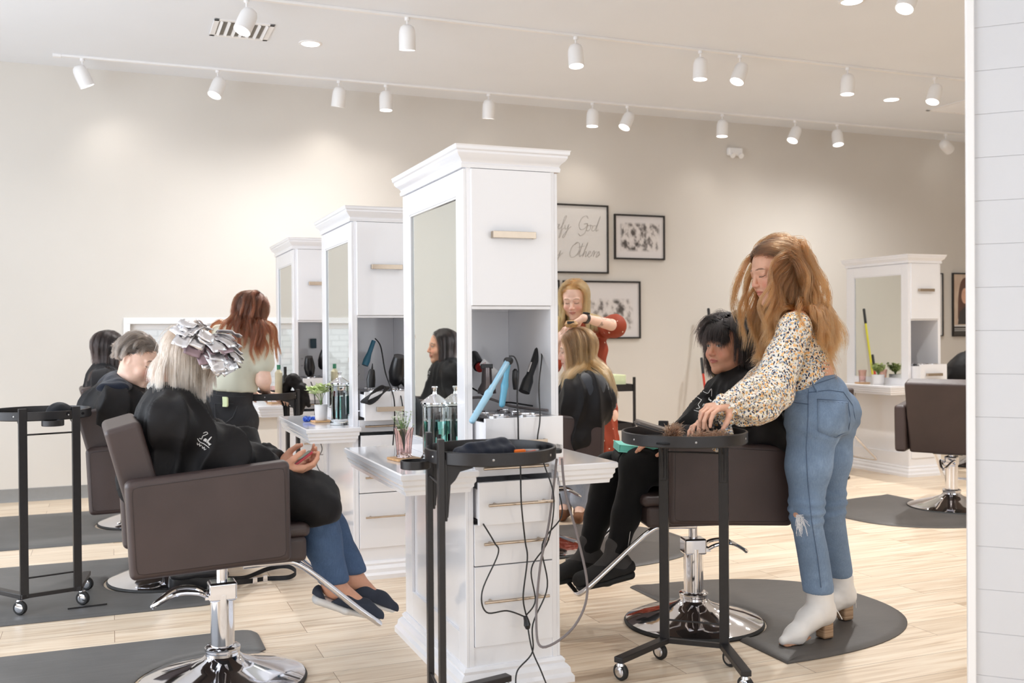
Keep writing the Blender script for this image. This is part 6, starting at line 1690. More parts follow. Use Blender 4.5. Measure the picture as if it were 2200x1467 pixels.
# third station
q = at(592, 866, Z=cz); coaster(q, 'square wooden coaster beside the amber jar on the far counter', .2); pink_vase(q + V(0, 0, .0095), 'ribbed pink glass on the counter of the wall end station')
q = at(606, 866, Z=cz) + V(.06, .05, 0); b = MB(); b.lathe([(0, 0), (.030, 0), (.032, .003), (.032, .060), (.026, .068), (.026, .074), (0, .074)], n=28, close=False); o = single(b, 'amber_jar', plain('amber', (170, 96, 34), .2, Transmission_Weight=.3), 'amber glass jar on the counter of the wall end station', 'jar'); o.location = (q.x, q.y, cz)
# far station
q = V(6.35, 7.30, cz); coaster(q, 'square wooden coaster on the counter of the far single station'); pink_vase(q + V(0, 0, .0095), 'pink ribbed glass on the counter of the far single station')
q = V(6.37, 7.12, cz); pot(q, 'white pot with a bushy green plant on the far single station', .055, .085); blooms(q + V(0, 0, .07), 'bushy pale green plant in front of the far mirror', (176, 190, 120), 60, .075, .11, 15, petal=.020, name='potted_plant', cat='plant', leafy=True)

# hot tools
def flat_iron(p_hinge, p_a, p_b, label, col, col2):
    t = thing('flat_iron', label, 'flat iron', tuple(p_hinge)); h = Vector(p_hinge)
    for q, c in ((p_a, col), (p_b, col2)):
        d = Vector(q) - h; S = SDF(); z = np.zeros(3); d_ = np.array(d)
        w = np.array(_F); S.chain([z, d_ * .45, d_ * .55, d_ * .97], [.0115, .0095, .0130, .0115], .008, w=nrm(np.cross(d_, np.cross(w, d_))), f=.8)
        o = soft('plate_arm', S, plain('tool_shell', c, .3, var=.03), t, .004)
    MB().lathe([(0, -.016), (.013, -.014), (.014, .014), (0, .016)], n=18, close=False, M=Matrix.Rotation(PI / 2, 4, 'X')).build('hinge', M['black_plastic'], t)
    return t
y0 = YA - .10
hA = PX(1092, 775, 3.36)
flat_iron(hA, PX(1012, 908, 3.14), PX(1078, 872, 3.35), 'light blue open flat iron leaning in the tool tray of the near station', (158, 202, 226), (104, 174, 204))
t = thing('curling_iron', 'black curling iron standing in the near tool tray', 'curling iron', (0, 0, 0)); a = PX(1126, 842, 3.46); b_ = PX(1157, 748, 3.50)
b = MB(); b.tube([a, a.lerp(b_, .25), a.lerp(b_, .38), a.lerp(b_, .95), b_], [.022, .021, .014, .0135, .009], n=20); b.build('handle', M['black_plastic'], t)
b = MB(); c_ = PX(1108, 835, 3.44); b.tube(spline([c_, PX(1106, 815, 3.43), PX(1107, 792, 3.43)], 4), [.010] * 8 + [.004], n=10); b.build('thumb_rest', M['black_plastic'], t)
b = MB(); m0 = a.lerp(b_, .45) + V(-.012, -.004, 0); b.cyl(m0, m0 + (b_ - a) * .22, .006, n=10); b.build('switch_panel', M['steel'], t)
t = thing('dryer_nozzle', 'grey metallic dryer nozzle in a ring of the near tool tray', 'nozzle', (0, 0, 0)); a = PX(1046, 838, 3.56); b = MB()
b.tube([a + V(0, 0, -.012), a + V(0, 0, .004), a + V(0, 0, .028), a + V(0, 0, .085)], [.036, .034, .021, .018], n=24, flat=1); b.build('cone', plain('gunmetal', (120, 112, 112), .25, .9), t)
b = MB(); q = a + V(0, 0, .085); b.box(q.x - .024, q.x + .024, q.y - .005, q.y + .005, q.z - .004, q.z + .014); b.build('slot_tip', M['black_plastic'], t, bevel=.002)
t = thing('round_brush', 'black and red round brush lying at the back of the near niche', 'brush', (0, 0, 0)); q = PX(1024, 776, 3.72); b = MB(); b.cyl(q + V(0, -.03, -.02), q + V(.0, .04, .02), .024, n=16).build('barrel', M['black_plastic'], t); MB().cyl(q + V(0, -.045, -.028), q + V(0, -.028, -.018), .017, n=12).build('red_cap', plain('red_plastic', (178, 44, 38), .4), t)
# hang tag
b = MB(); q = PX(1050, 790, 3.60); R_ = Matrix.Translation(q) @ Matrix.Rotation(.7, 4, 'Y'); b.prism(rrect(.075, .030, .004), -.0006, .0006, R_ @ Matrix.Rotation(PI / 2, 4, 'X')); o = single(b, 'cord_tag', M['white_paint'], 'white warning tag with red print tied to a cord in the near niche', 'tag')
b = MB()
for k in range(3): b.tube([tuple(R_ @ V(-.03 + .012 * k, -.0014, -.008)), tuple(R_ @ V(-.024 + .012 * k, -.0014, .008)), tuple(R_ @ V(-.018 + .012 * k, -.0014, -.006))], .0008, n=4)
b.build('red_print', plain('red_ink', (190, 60, 54), .6), o)
def plug(p, label):
    b = MB(); b.box(p.x - .014, p.x + .014, p.y - .03, p.y + .004, p.z - .010, p.z + .010); return single(b, 'plug', M['black_plastic'], label, 'plug', bevel=.003)
yo = YA + .42
plug(V(XA + .065, yo - .006, 1.105), 'black plug in the upper socket of the near niche'); plug(V(XA + .035, yo - .006, 1.105), 'black plug beside the brush in the near niche')
cord([V(XA + .065, yo - .035, 1.105), V(XA + .12, yo - .12, 1.07), V(XA + .20, yo - .16, 1.02), V(XA + .27, yo - .18, 1.01), V(XA + .30, yo - .3, 1.005)], 'black cord running from the niche socket over the steel top', .0035)
cord([V(XA + .02, yo - .12, 1.0), V(XA + .10, yo - .14, 1.03), V(XA + .17, yo - .17, 1.03), V(XA + .25, yo - .22, 1.0), V(XA + .315, yo - .40, .995)], 'dark cord bundled over the rings of the near tray', .005, 'grey_cord')
cord([PX(1094, 765, 3.36), PX(1106, 768, 3.34), PX(1114, 795, 3.30), PX(1111, 850, 3.26), PX(1113, 900, 3.248), PX(1114, 950, 3.255), PX(1118, 1000, 3.26), PX(1120, 1080, 3.24), PX(1128, 1160, 3.29), PX(1133, 1200, 3.29), PX(1124, 1280, 3.29), PX(1130, 1320, 3.30)], 'black cord of the blue flat iron hanging down the drawers', .0028)
cord([PX(1158, 750, 3.50), PX(1164, 765, 3.44), PX(1158, 830, 3.30), PX(1160, 900, 3.248), PX(1155, 950, 3.25), PX(1170, 1000, 3.26), PX(1190, 1070, 3.24), PX(1178, 1160, 3.29), PX(1142, 1220, 3.30), PX(1150, 1290, 3.30), PX(1130, 1322, 3.30)], 'black cord of the curling iron hanging down the drawers')
cord([PX(1038, 1125, 3.30), PX(1062, 1165, 3.30), PX(1070, 1190, 3.30), PX(1036, 1270, 3.30), PX(1045, 1315, 3.30), PX(1090, 1312, 3.30), PX(1128, 1325, 3.30)], 'black cord looping from the open drawer to the hanging plug')
cord([PX(1202, 1060, 3.33), PX(1206, 1110, 3.31), PX(1165, 1170, 3.30), PX(1176, 1260, 3.30), PX(1145, 1340, 3.29), PX(1144, 1400, 3.28), PX(1112, 1440, 3.26), PX(1108, 1475, 3.25)], 'black cord crossing the lowest drawer and trailing to the floor')
cord([PX(1132, 1335, 3.30), PX(1143, 1395, 3.28), PX(1162, 1440, 3.26), PX(1178, 1480, 3.25)], 'short black cord dropping from the hanging plug')
cord([PX(1196, 985, 3.30), PX(1180, 1120, 3.29), PX(1160, 1220, 3.28), PX(1152, 1340, 3.26), PX(1166, 1390, 3.22), PX(1230, 1350, 3.18), PX(1262, 1270, 3.16), PX(1240, 1150, 3.18), PX(1215, 1060, 3.22), PX(1207, 985, 3.27)], 'thick grey cord hanging in a wide loop beside the drawers', .0046, 'grey_cord', 8)
q = PX(1132, 1332, 3.295); b = MB(); b.tube([q + V(-.006, 0, .014), q + V(-.002, 0, 0), q + V(0, -.002, -.016), q + V(.003, 0, -.030)], [.008, .010, .013, .008], n=10); single(b, 'plug', M['black_plastic'], 'black plug dangling in front of the lowest drawer', 'plug')
# tools in the second niche
def dryer(p, aim, label, s=1.0, hand=V(.03, .02, -.10)):
    t = thing('hair_dryer', label, 'hair dryer', tuple(p)); a = Vector(aim).normalized(); p0 = Vector((0, 0, 0)); b = MB()
    b.tube([p0 - a * .07 * s, p0 - a * .05 * s, p0, p0 + a * .05 * s, p0 + a * .085 * s], [.018 * s, .034 * s, .043 * s, .036 * s, .028 * s], n=24, caps=True); b.build('barrel', M['black_plastic'], t)
    MB().tube([p0 + a * .083 * s, p0 + a * .090 * s], [.0285 * s, .0285 * s], n=24).build('outlet_ring', plain('dark_grey_ring', (60, 58, 58), .4), t)
    MB().tube(spline([p0 - a * .02, p0 + hand * .6, p0 + hand], 4), [.017] * 4 + [.015] * 5, n=12).build('grip', M['black_plastic'], t); return t
YB = YA + STEP
dryer(PX(853, 800, YB + .02), (.05, -.30, .85), 'black hair dryer standing in the tray of the second station', 1.05, V(.06, .0, -.09))
t = thing('hair_dryer', 'blue handled styling tool leaning in the second niche', 'hair tool', (0, 0, 0)); a = PX(803, 732, YB + .22); b_ = PX(784, 785, YB + .20); b = MB(); b.tube([a, a.lerp(b_, .5), a.lerp(b_, .8), b_], [.012, .013, .020, .018], n=16); b.build('handle', plain('steel_blue', (52, 112, 138), .35), t); t.name = 'styling_wand'
t = thing('hair_clipper', 'black clipper standing in a ring of the second tray', 'hair clipper', (0, 0, 0)); a = PX(797, 828, YB - .01); b = MB(); b.tube([a + V(0, 0, -.01), a + V(0, 0, .03), a + V(.005, 0, .075), a + V(.007, 0, .085)], [.022, .024, .017, .012], n=16, flat=.7); b.build('body', M['black_plastic'], t)
b = MB(); b.tube([a + V(.007, 0, .085), a + V(.009, 0, .115)], [.006, .002], n=8); b.build('antenna_tip', M['black_plastic'], t)
t = thing('coiled_cord', 'black cord bundled in a loop over the edge of the second tray', 'cord'); 
for k in range(6):
    e = .010 * k; c_ = PX(806, 848, YB - .13); b = MB(); pts = [c_ + V(.075 * math.cos(a_) * (1 - .08 * k), -.003 * k, .014 * math.sin(a_) * (1 + .25 * k) - .035 * math.cos(a_) * -1) for a_ in [2 * PI * i / 22 for i in range(22)]]; b.tube(pts, .0032, n=6, closed=True); b.build('cord_turn', M['cord'], t)
cord([PX(806, 727, YB + .22), PX(818, 745, YB + .16), PX(828, 800, YB + .0), PX(845, 850, YB - .12), PX(848, 890, YB - .115), PX(846, 930, YB - .10), PX(842, 985, YB - .09)], 'black cord of the blue handled tool on the second station', .0035)
cord([PX(855, 830, YB + .0), PX(862, 855, YB - .11), PX(868, 890, YB - .11), PX(880, 930, YB - .10)], 'black cord of the dryer on the second station', .0035)
plug(V(XA + .06, YB + .414, 1.105), 'black plug in the socket of the second niche')
YC = YA + 2 * STEP
dryer(PX(665, 790, YC + .02), (-.1, -.25, .95), 'black dryer upright in the tray of the wall end station', .9, V(.02, .0, -.08))
dryer(PX(694, 775, YC + .05), (.1, -.2, .95), 'black dryer half hidden by the second station', .85, V(.02, .0, -.08))
cord([PX(668, 820, YC - .11), PX(676, 850, YC - .11), PX(676, 900, YC - .10), PX(674, 960, YC - .09)], 'black cord down the front of the wall end station', .0035)
b = MB(); q = PX(672, 742, YC + .41); b.box(q.x - .02, q.x + .02, q.y - .04, q.y, q.z - .02, q.z + .05); single(b, 'plug_adapter', plain('teal_black', (30, 70, 84), .4), 'black and teal adapter plugged in the far niche', 'plug', bevel=.004)
cord([PX(684, 940, YB - .0), PX(690, 975, YB - .0), PX(680, 1000, YB), PX(698, 1015, YB), PX(684, 1035, YB), PX(690, 1060, YB)], 'thin dark cord tangled in front of the wall end drawers', .003) if False else None
yy = YC - .08
cord([PX(683, 940, yy), PX(692, 965, yy), PX(680, 990, yy), PX(686, 1010, yy), PX(700, 1018, yy), PX(686, 1014, yy), PX(678, 1030, yy), PX(690, 1045, yy), PX(692, 1070, yy)], 'thin dark cord tangled in front of the wall end drawers', .003)

# ---- trolley loads
def cloth(name, label, cat, pts, mat, seed=1, amp=.006, h=.006, parent=None, flat=None):
    S = SDF()
    for (a, b_, ra, rb) in pts: S.cap(np.array(a), np.array(b_), ra, rb, .02, **(dict(w=UP, f=flat) if flat else {}))
    o = soft(name, S, mat, None, h, disp=wrinkle_disp(amp, (26, 26, 26), seed, amp * .5)); return tag(o, label, cat)
zt = .902 - .020
def on_tray(tr, x, y, z): return tr.matrix_basis @ Vector((x, y, z))
a = PX(985, 956, 2.97); b_ = PX(1088, 948, 3.05)
cloth('rolled_towel', 'navy towel rolled up on the tray in front of the tall station', 'towel', [((a.x, a.y, zt + .024), (b_.x, b_.y, zt + .028), .019, .022), ((a.x + .0, a.y - .03, zt + .020), (b_.x, b_.y - .035, zt + .020), .016, .018), ((a.x + .03, a.y - .01, zt + .045), (b_.x - .02, b_.y - .01, zt + .047), .010, .014)], M['navy_towel'], 3, .003)
t = thing('hair_brush', 'black paddle brush with bristles up on the tray in front of the tall station', 'brush'); c_ = PX(1180, 960, 3.02); c_.z = zt + .006
b = MB(); b.prism(rrect(.085, .050, .022, cx=c_.x, cy=c_.y), c_.z - .004, c_.z + .010); b.build('brush_head', M['black_plastic'], t, bevel=.003)
b = MB()
for i in range(13):
    for j in range(7):
        x = c_.x - .038 + .0063 * i; y = c_.y - .020 + .0066 * j; b.tube([(x, y, c_.z + .008), (x + .001 * math.sin(i), y, c_.z + .024)], .0006, n=3)
b.build('bristles', M['black_plastic'], t); MB().tube([(c_.x - .04, c_.y, c_.z + .004), (c_.x - .10, c_.y - .012, c_.z + .010)], [.008, .006], n=10).build('handle', plain('clear_grey', (150, 146, 146), .2), t)
b = MB(); c_ = PX(1116, 955, 3.00); c_.z = zt + .010; b.prism(rrect(.040, .016, .004, cx=c_.x, cy=c_.y), c_.z - .008, c_.z + .012); single(b, 'hair_clip', plain('orange_plastic', (244, 120, 36), .35), 'orange sectioning clip between the towel and the brush', 'hair clip', bevel=.003)
b = MB(); c_.x += .03; c_.y -= .012; b.tube([c_ + V(-.014, 0, 0), c_ + V(.022, .004, .006)], [.005, .004], n=8); single(b, 'hair_clip', plain('amber_plastic', (176, 92, 74), .35), 'small amber clip beside the orange clip', 'hair clip')
# cap on the trolley by the window chairs
a = at(128, 872, D=4.70); zc = .905 + .016 - .02
S = SDF(); S.ell((a.x, a.y, zc + .02), (.062, .055, .050), None, .02); S.cap((a.x + .03, a.y, zc + .014), (a.x + .10, a.y + .02, zc + .014), .016, .010, .02); S.plane((0, 0, zc + .001), -UP, .002)
tag(soft('knit_cap', S, fabric('black_knit', (20, 21, 26), .9), None, .005, disp=wrinkle_disp(.005, (22, 22, 10), 4, .002)), 'crumpled black cap on the tray over the grey mat', 'cap')
b = MB(); q = at(188, 1303, Z=.018); b.box(-.085, .085, -.004, .004, 0, .006); o = single(b, 'thin_rod', M['black_metal'], 'thin black rod lying on the grey mat by the trolley wheels', 'rod'); o.location = (q.x, q.y, .017); o.rotation_euler = (0, 0, .10)
# towel over the trolley by the redhead, bottles on its tray
q = Vector((1.075, 6.50, 0))
a1 = at(612, 838, D=6.45); a2 = at(628, 812, D=6.43); a3 = at(650, 838, D=6.42); a4 = at(645, 884, D=6.40); a5 = at(664, 870, D=6.42)
cloth('draped_towel', 'black towel draped over the posts of the trolley by the redheaded woman', 'towel', [(a1, a2, .03, .034), (a2, a3, .034, .036), (a3, a4, .036, .022), (a3, a5, .026, .014), (at(600, 846, D=6.5), a1, .014, .03)], M['cape'], 5, .008)
zC = .885
def bottle(u, v, d, h, r, body, capc, label, caph=.03):
    q = at(u, v, D=d); t = thing('bottle', label, 'bottle', (q.x, q.y, zC + .003))
    MB().lathe([(0, 0), (r, 0), (r, h - .02), (r * .5, h - .004), (r * .45, h), (0, h)], n=24, close=False).build('body', body, t); MB().lathe([(0, h), (r * .5, h), (r * .5, h + caph), (0, h + caph)], n=18, close=False).build('cap', capc, t); return t
bottle(599, 850, 6.42, .17, .024, plain('cream_liquid', (222, 218, 190), .25), plain('green_cap', (70, 150, 120), .4), 'cream bottle with a green cap on the tray by the redheaded woman')
bottle(613, 850, 6.50, .14, .020, M['black_plastic'], M['black_plastic'], 'black bottle behind the green capped one on the tray', .045)
b = MB(); rs = random.Random(8); c_ = at(580, 848, D=6.3); c_.z = zC + .012
b.prism(rrect(.07, .04, .018, cx=c_.x, cy=c_.y), zC + .003, zC + .014)
t = thing('hair_brush', 'black brush lying on the tray by the redheaded woman', 'brush'); b.build('brush_head', M['black_plastic'], t, bevel=.003); b = MB()
for i in range(9):
    for j in range(5): b.tube([(c_.x - .028 + .007 * i, c_.y - .014 + .007 * j, zC + .013), (c_.x - .028 + .007 * i, c_.y - .014 + .007 * j, zC + .028)], .0007, n=3)
b.build('bristles', M['black_plastic'], t)
# tray of the trolley by the standing stylist
zR = .905 - .019
b = MB(); R_ = Matrix.Translation(at(1412, 908, D=3.68) + V(0, 0, 0)) ; c_ = R_.translation; c_.z = zR + .040
R_ = Matrix.Translation(c_) @ Matrix.Rotation(-.42, 4, 'Z') @ Matrix.Rotation(.30, 4, 'Y')
t = thing('zip_case', 'brown leather zip case propped on the round tray', 'case'); MB().prism(rrect(.165, .105, .018), -.010, .010, R_).build('case_body', leather('taupe_leather', (92, 80, 72)), t, bevel=.004, seg=3)
MB().tube([tuple(R_ @ V(x, y, -.002)) for x, y in rrect(.168, .108, .018)], .0022, n=6, closed=True).build('zip', M['black_metal'], t)
def fur(name, label, c, L, dirs, col, n=900, r=.0006, spread=.02, seed=1):
    rs = np.random.RandomState(seed); m = 7; c = np.array(c); d = nrm(dirs); Q = []
    for i in range(n):
        s = rs.rand(); base_ = c + d * (s - .5) * L + rs.normal(size=3) * [spread * .4, spread * .4, spread * .25]; dd = nrm(d * .5 * (1 if rs.rand() > .3 else -1) + rs.normal(size=3) * .6 + UP * .35)
        ln = .02 + .02 * rs.rand(); t_ = np.linspace(0, 1, m)[:, None]; Q.append(base_ + dd * ln * t_ + np.array([0, 0, -1]) * .012 * t_ ** 2)
    Q = np.array(Q); Q[..., 2] = np.maximum(Q[..., 2], zR + .003)
    o = strands(name, None, col, Q, r, rs); return tag(o, label, 'hairpiece')
hm_ = hair_mat('hairpiece_brown', (46, 30, 22), (96, 66, 46), .3)
c_ = at(1444, 922, D=3.60); c_.z = zR + .022; o = fur('hairpiece', 'tuft of dark brown hair sticking up beside the leather case', c_, .05, (.3, 0, 1), hm_, 1100, .0007, .030, 2)
c_ = at(1525, 925, D=3.58); c_.z = zR + .016; fur('hairpiece', 'dark brown hairpiece lying flat under the stylist hands', c_, .10, RT0 * .95 + FW * .2, hm_, 1300, .0007, .030, 5)
b = MB(); c_ = at(1573, 930, D=3.64); c_.z = zR + .010; b.prism(rrect(.085, .036, .016, cx=0, cy=0), -.008, .010, Matrix.Translation(c_) @ Matrix.Rotation(-.3, 4, 'Z')); single(b, 'paddle_brush', M['black_plastic'], 'dark brush lying on the round tray by the floral cuff', 'brush', bevel=.004)
b = MB(); c_ = at(1440, 931, D=3.50); c_.z = zR + .006; b.prism(rrect(.10, .05, .012), -.003, .004, Matrix.Translation(c_) @ Matrix.Rotation(.2, 4, 'Z')); single(b, 'cloth_strip', M['cape'], 'small dark cloth at the front of the round tray', 'cloth', bevel=.002)
b = MB(); c_ = at(1462, 926, D=3.55); c_.z = zR + .008; b.tube([c_ + V(-.02, 0, 0), c_ + V(.02, .01, .004)], .004, n=8); single(b, 'hair_clip', plain('beige_plastic', (230, 204, 180), .4), 'beige clip held down on the round tray', 'hair clip')
# book on the lap
c_ = PX(1380, 963, 3.82); R_ = Matrix.Translation(c_) @ Matrix.Rotation(-.35, 4, 'Z') @ Matrix.Rotation(.10, 4, 'Y')
t = thing('hardback_book', 'thick turquoise book on the lap of the woman with the black bob', 'book'); cvr = plain('turquoise_cover', (130, 222, 208), .5, var=.05); MB().box(-.115, .115, -.085, .085, .012, .016, R_).box(-.115, .115, -.085, .085, -.016, -.012, R_).box(-.115, -.111, -.085, .085, -.012, .012, R_).build('cover', cvr, t, bevel=.001)
MB().box(-.109, .111, -.081, .081, -.0118, .0118, R_).build('page_block', plain('turquoise_page_edge', (110, 204, 190), .7), t)
# red phone in the hands of the client with foils
a = J(620, 1006, 3.70); b_ = J(648, 985, 3.72); d = nrm(b_ - a); n_ = nrm(-RT0 * .75 + UP * .62 - FW * .25); n_ = nrm(n_ - d * np.dot(n_, d)); s_ = np.cross(n_, d)
R_ = Matrix(((s_[0], d[0], n_[0], 0), (s_[1], d[1], n_[1], 0), (s_[2], d[2], n_[2], 0), (0, 0, 0, 1))); R_ = Matrix.Translation(Vector((a + b_) / 2)) @ R_
t = thing('mobile_phone', 'phone in a red case held by the client with foils', 'phone'); MB().prism(rrect(.072, .148, .012), -.005, .004, R_).build('case', plain('red_case', (176, 40, 52), .3), t, bevel=.002)
MB().prism(rrect(.066, .142, .009), .004, .0052, R_).build('screen', plain('dark_screen', (40, 44, 50), .08), t)
# bag on the floor
t = thing('shoulder_bag', 'black leather shoulder bag with a webbing strap lying on the floor', 'bag'); q = at(440, 1262, Z=.02); S = SDF()
S.box((q.x - .03, q.y + .06, .060), (.135, .075, .052), np.array(Matrix.Rotation(-.15, 3, 'Z')), .035, .02); S.plane((0, 0, .003), -UP, .002)
soft('bag_body', S, leather('black_leather', (26, 25, 27), .3), t, .006, disp=wrinkle_disp(.008, (14, 14, 14), 3, .003))
S = SDF(); S.box((q.x - .03, q.y + .035, .095), (.130, .075, .022), np.array(Matrix.Rotation(-.15, 3, 'Z')), .018, .02); soft('bag_flap', S, leather('black_flap', (34, 33, 35), .28), t, .006, disp=wrinkle_disp(.006, (16, 16, 16), 8, .002))
sp = [at(500, 1252, Z=.05), at(540, 1248, Z=.014), at(575, 1243, Z=.010), at(620, 1240, Z=.022), at(636, 1228, Z=.03), at(615, 1216, Z=.03), at(575, 1222, Z=.016), at(530, 1240, Z=.012), at(490, 1243, Z=.05)]
b = MB(); b.tube(spline(sp, 6), .017, n=4, flat=.12, up=(0, 0, 1)); b.build('strap', plain('black_webbing', (30, 30, 33), .8, bump=.4, bscale=600), t)
for (u, v) in ((548, 1250), (570, 1245)): 
    b = MB(); c_ = at(u, v, Z=.02); b.box(c_.x - .012, c_.x + .012, c_.y - .004, c_.y + .004, .008, .042); b.build('buckle', M['chrome'], t, bevel=.003)

# ---- on and against the back wall
def frame_(u0, v0, u1, v1, label, art, fw_=.016, depth=.025, y=R['y1'], z=None, fc='black_frame', matw=0.0):
    a = at(u0, v0, Y=y - .02); b_ = at(u1, v1, Y=y - .02); x0, x1, z1, z0 = a.x, b_.x, a.z, b_.z
    t = thing('picture_frame', label, 'picture', ((x0 + x1) / 2, y, (z0 + z1) / 2)); w, h = (x1 - x0), (z1 - z0); f = MB()
    for (p0, p1, q0, q1) in ((-w / 2, w / 2, h / 2 - fw_, h / 2), (-w / 2, w / 2, -h / 2, -h / 2 + fw_), (-w / 2, -w / 2 + fw_, -h / 2 + fw_, h / 2 - fw_), (w / 2 - fw_, w / 2, -h / 2 + fw_, h / 2 - fw_)): f.box(p0, p1, -depth, -.002, q0, q1)
    f.build('frame', M[fc], t, bevel=.0015); MB().box(-w / 2 + fw_, w / 2 - fw_, -.012, -.003, -h / 2 + fw_, h / 2 - fw_).build('print', art, t, smooth=0)
    MB().box(-w / 2 + fw_, w / 2 - fw_, -.0165, -.0155, -h / 2 + fw_, h / 2 - fw_).build('glazing', M['pane'], t, smooth=0)
    return t, w, h
M['black_frame'] = plain('black_frame', (32, 27, 24), .5)
paper = plain('white_paper', (228, 226, 224), .7, var=.01)
def group_photo(name, seed, x0, x1, z0, z1):
    """black and white group picture: soft dark and light upright figures in a band"""
    t = NT(name); g = t.coord('Generated'); sx = t.n('ShaderNodeSeparateXYZ'); t.l(g, sx.inputs[0])
    mp = t.n('ShaderNodeMapping'); mp.inputs['Scale'].default_value = (9, 1, 5); mp.inputs['Location'].default_value = (seed, 0, seed * .37); t.l(g, mp.inputs[0])
    n1 = t.n('ShaderNodeTexNoise'); n1.inputs['Scale'].default_value = 1.6; n1.inputs['Detail'].default_value = 5; t.l(mp.outputs[0], n1.inputs['Vector'])
    vo = t.n('ShaderNodeTexVoronoi'); vo.inputs['Scale'].default_value = 1.1; t.l(mp.outputs[0], vo.inputs['Vector'])
    m = t.math('ADD', t.math('MULTIPLY', n1.outputs[0], .7), t.math('MULTIPLY', vo.outputs['Distance'], .35))
    c = t.ramp(m, [(.40, srgb(70, 64, 62)), (.50, srgb(150, 144, 142)), (.58, srgb(216, 210, 208)), (.75, srgb(232, 228, 226))])
    def band(o, a, b_): return t.math('MULTIPLY', t.n('ShaderNodeMapRange', i_1=a, i_2=a + .06) and mr(t, o, a, a + .07), mr(t, o, b_, b_ - .07))
    msk = t.math('MULTIPLY', band(sx.outputs[0], x0, x1), band(sx.outputs[2], z0, z1)); t.col(t.mix(msk, srgb(226, 222, 222), c)).rough(.5); return t.m
def mr(t, o, a, b_):
    x = t.n('ShaderNodeMapRange'); x.inputs[1].default_value = a; x.inputs[2].default_value = b_; t.l(o, x.inputs[0]); return x.outputs[0]
T1, w1, h1_ = frame_(1098, 432, 1308, 588, 'large black frame with grey handwritten lettering on white', paper)
# handwriting, drawn as pen strokes
GL = {
 'G': [[(.62, .80), (.45, .98), (.18, .82), (.06, .42), (.22, .10), (.50, .16), (.64, .44), (.40, .44), (.66, .46), (.58, -.10), (.30, -.30), (.14, -.16)]],
 'l': [[(0, .15), (.18, .60), (.24, .95), (.14, .92), (.08, .40), (.14, .06), (.28, .16)]], 'o': [[(.26, .40), (.08, .34), (.02, .12), (.16, .02), (.30, .18), (.26, .38), (.42, .34)]],
 'r': [[(0, .10), (.10, .42), (.16, .36), (.14, .04), (.22, .34), (.36, .38)]], 'i': [[(0, .12), (.10, .40), (.10, .08), (.24, .16)], [(.13, .60), (.14, .62)]],
 'f': [[(0, .12), (.20, .60), (.26, .92), (.14, .80), (.08, .10), (.02, -.46), (.10, -.36), (.14, .04), (.30, .16)]], 'y': [[(0, .34), (.06, .10), (.18, .12), (.26, .40), (.20, -.10), (.06, -.46), (.0, -.34), (.30, .12), (.44, .26)]],
 'd': [[(.28, .36), (.10, .36), (.02, .12), (.14, .02), (.28, .20), (.46, .98), (.34, .20), (.36, .02), (.50, .12)]], 'O': [[(.42, .92), (.14, .72), (.02, .30), (.16, .0), (.44, .06), (.64, .46), (.56, .86), (.34, .94), (.26, .78)]],
 't': [[(.0, .12), (.14, .50), (.20, .90), (.12, .30), (.16, .04), (.28, .14)], [(-.06, .62), (.36, .72)]], 'h': [[(0, .12), (.16, .60), (.22, .96), (.12, .60), (.04, .02), (.14, .34), (.24, .34), (.22, .04), (.36, .14)]],
 'e': [[(0, .14), (.16, .26), (.20, .38), (.10, .38), (.06, .12), (.18, .02), (.34, .16)]], 's': [[(0, .12), (.14, .40), (.20, .16), (.08, .02), (.0, .08), (.30, .20)]], 'E': [[(.46, .86), (.24, .96), (.14, .74), (.30, .54), (.12, .46), (.06, .14), (.26, .0), (.50, .18)]],
 'n': [[(0, .10), (.08, .38), (.06, .04), (.16, .36), (.24, .34), (.24, .04), (.36, .16)]], 'j': [[(0, .12), (.12, .40), (.06, -.20), (-.06, -.46), (-.08, -.30), (.26, .14)], [(.14, .60), (.15, .62)]]}
def handwrite(word, x, z, s, parent, y=-.0178, r=.0019):
    b = MB()
    for ch in word:
        if ch == ' ': x += .5 * s; continue
        wd = 0
        for st in GL[ch]:
            b.tube(spline([(x + (px + pz * .22) * s, y, z + pz * s) for px, pz in st], 5), r, n=4); wd = max(wd, max(p[0] for p in st))
        x += (wd * .92) * s
    return b.build('lettering', M['pencil'], parent)
M['pencil'] = plain('grey_ink', (170, 165, 160), .7, var=.05)
# right-hand ends meet the photograph: the words finish near the frame's edge
def word_w(word, s): return sum(.5 * s if ch == ' ' else max(p[0] for st in GL[ch] for p in st) * .92 * s for ch in word)
s_ = .150; handwrite('Glorify God', w1 / 2 - .115 - word_w('Glorify God', s_), .075, s_, T1, y=-.0140)
handwrite('Enjoy Others', w1 / 2 - .095 - word_w('Enjoy Others', s_), -.175, s_, T1, y=-.0140)
frame_(1320, 459, 1429, 559, 'small square black frame with a black and white group photo', group_photo('group_photo_square', 3.0, .08, .94, .14, .86))
frame_(1210, 602, 1377, 727, 'wide black frame with a standing group photo behind the blonde woman', group_photo('group_photo_wide', 11.0, .25, .93, .12, .72))
frame_(1100, 600, 1203, 700, 'dark framed print mostly hidden behind the tall station', group_photo('group_photo_dark', 21.0, .0, 1.0, .0, .9))
def portrait():
    t = NT('portrait_print'); g = t.coord('Generated'); nz = t.n('ShaderNodeTexNoise'); nz.inputs['Scale'].default_value = 4; nz.inputs['Detail'].default_value = 4; mp = t.n('ShaderNodeMapping'); mp.inputs['Scale'].default_value = (5, 1, .8); t.l(g, mp.inputs[0]); t.l(mp.outputs[0], nz.inputs['Vector'])
    t.col(t.ramp(nz.outputs[0], [(.35, srgb(226, 206, 186)), (.6, srgb(206, 180, 158))])).rough(.5); return t.m
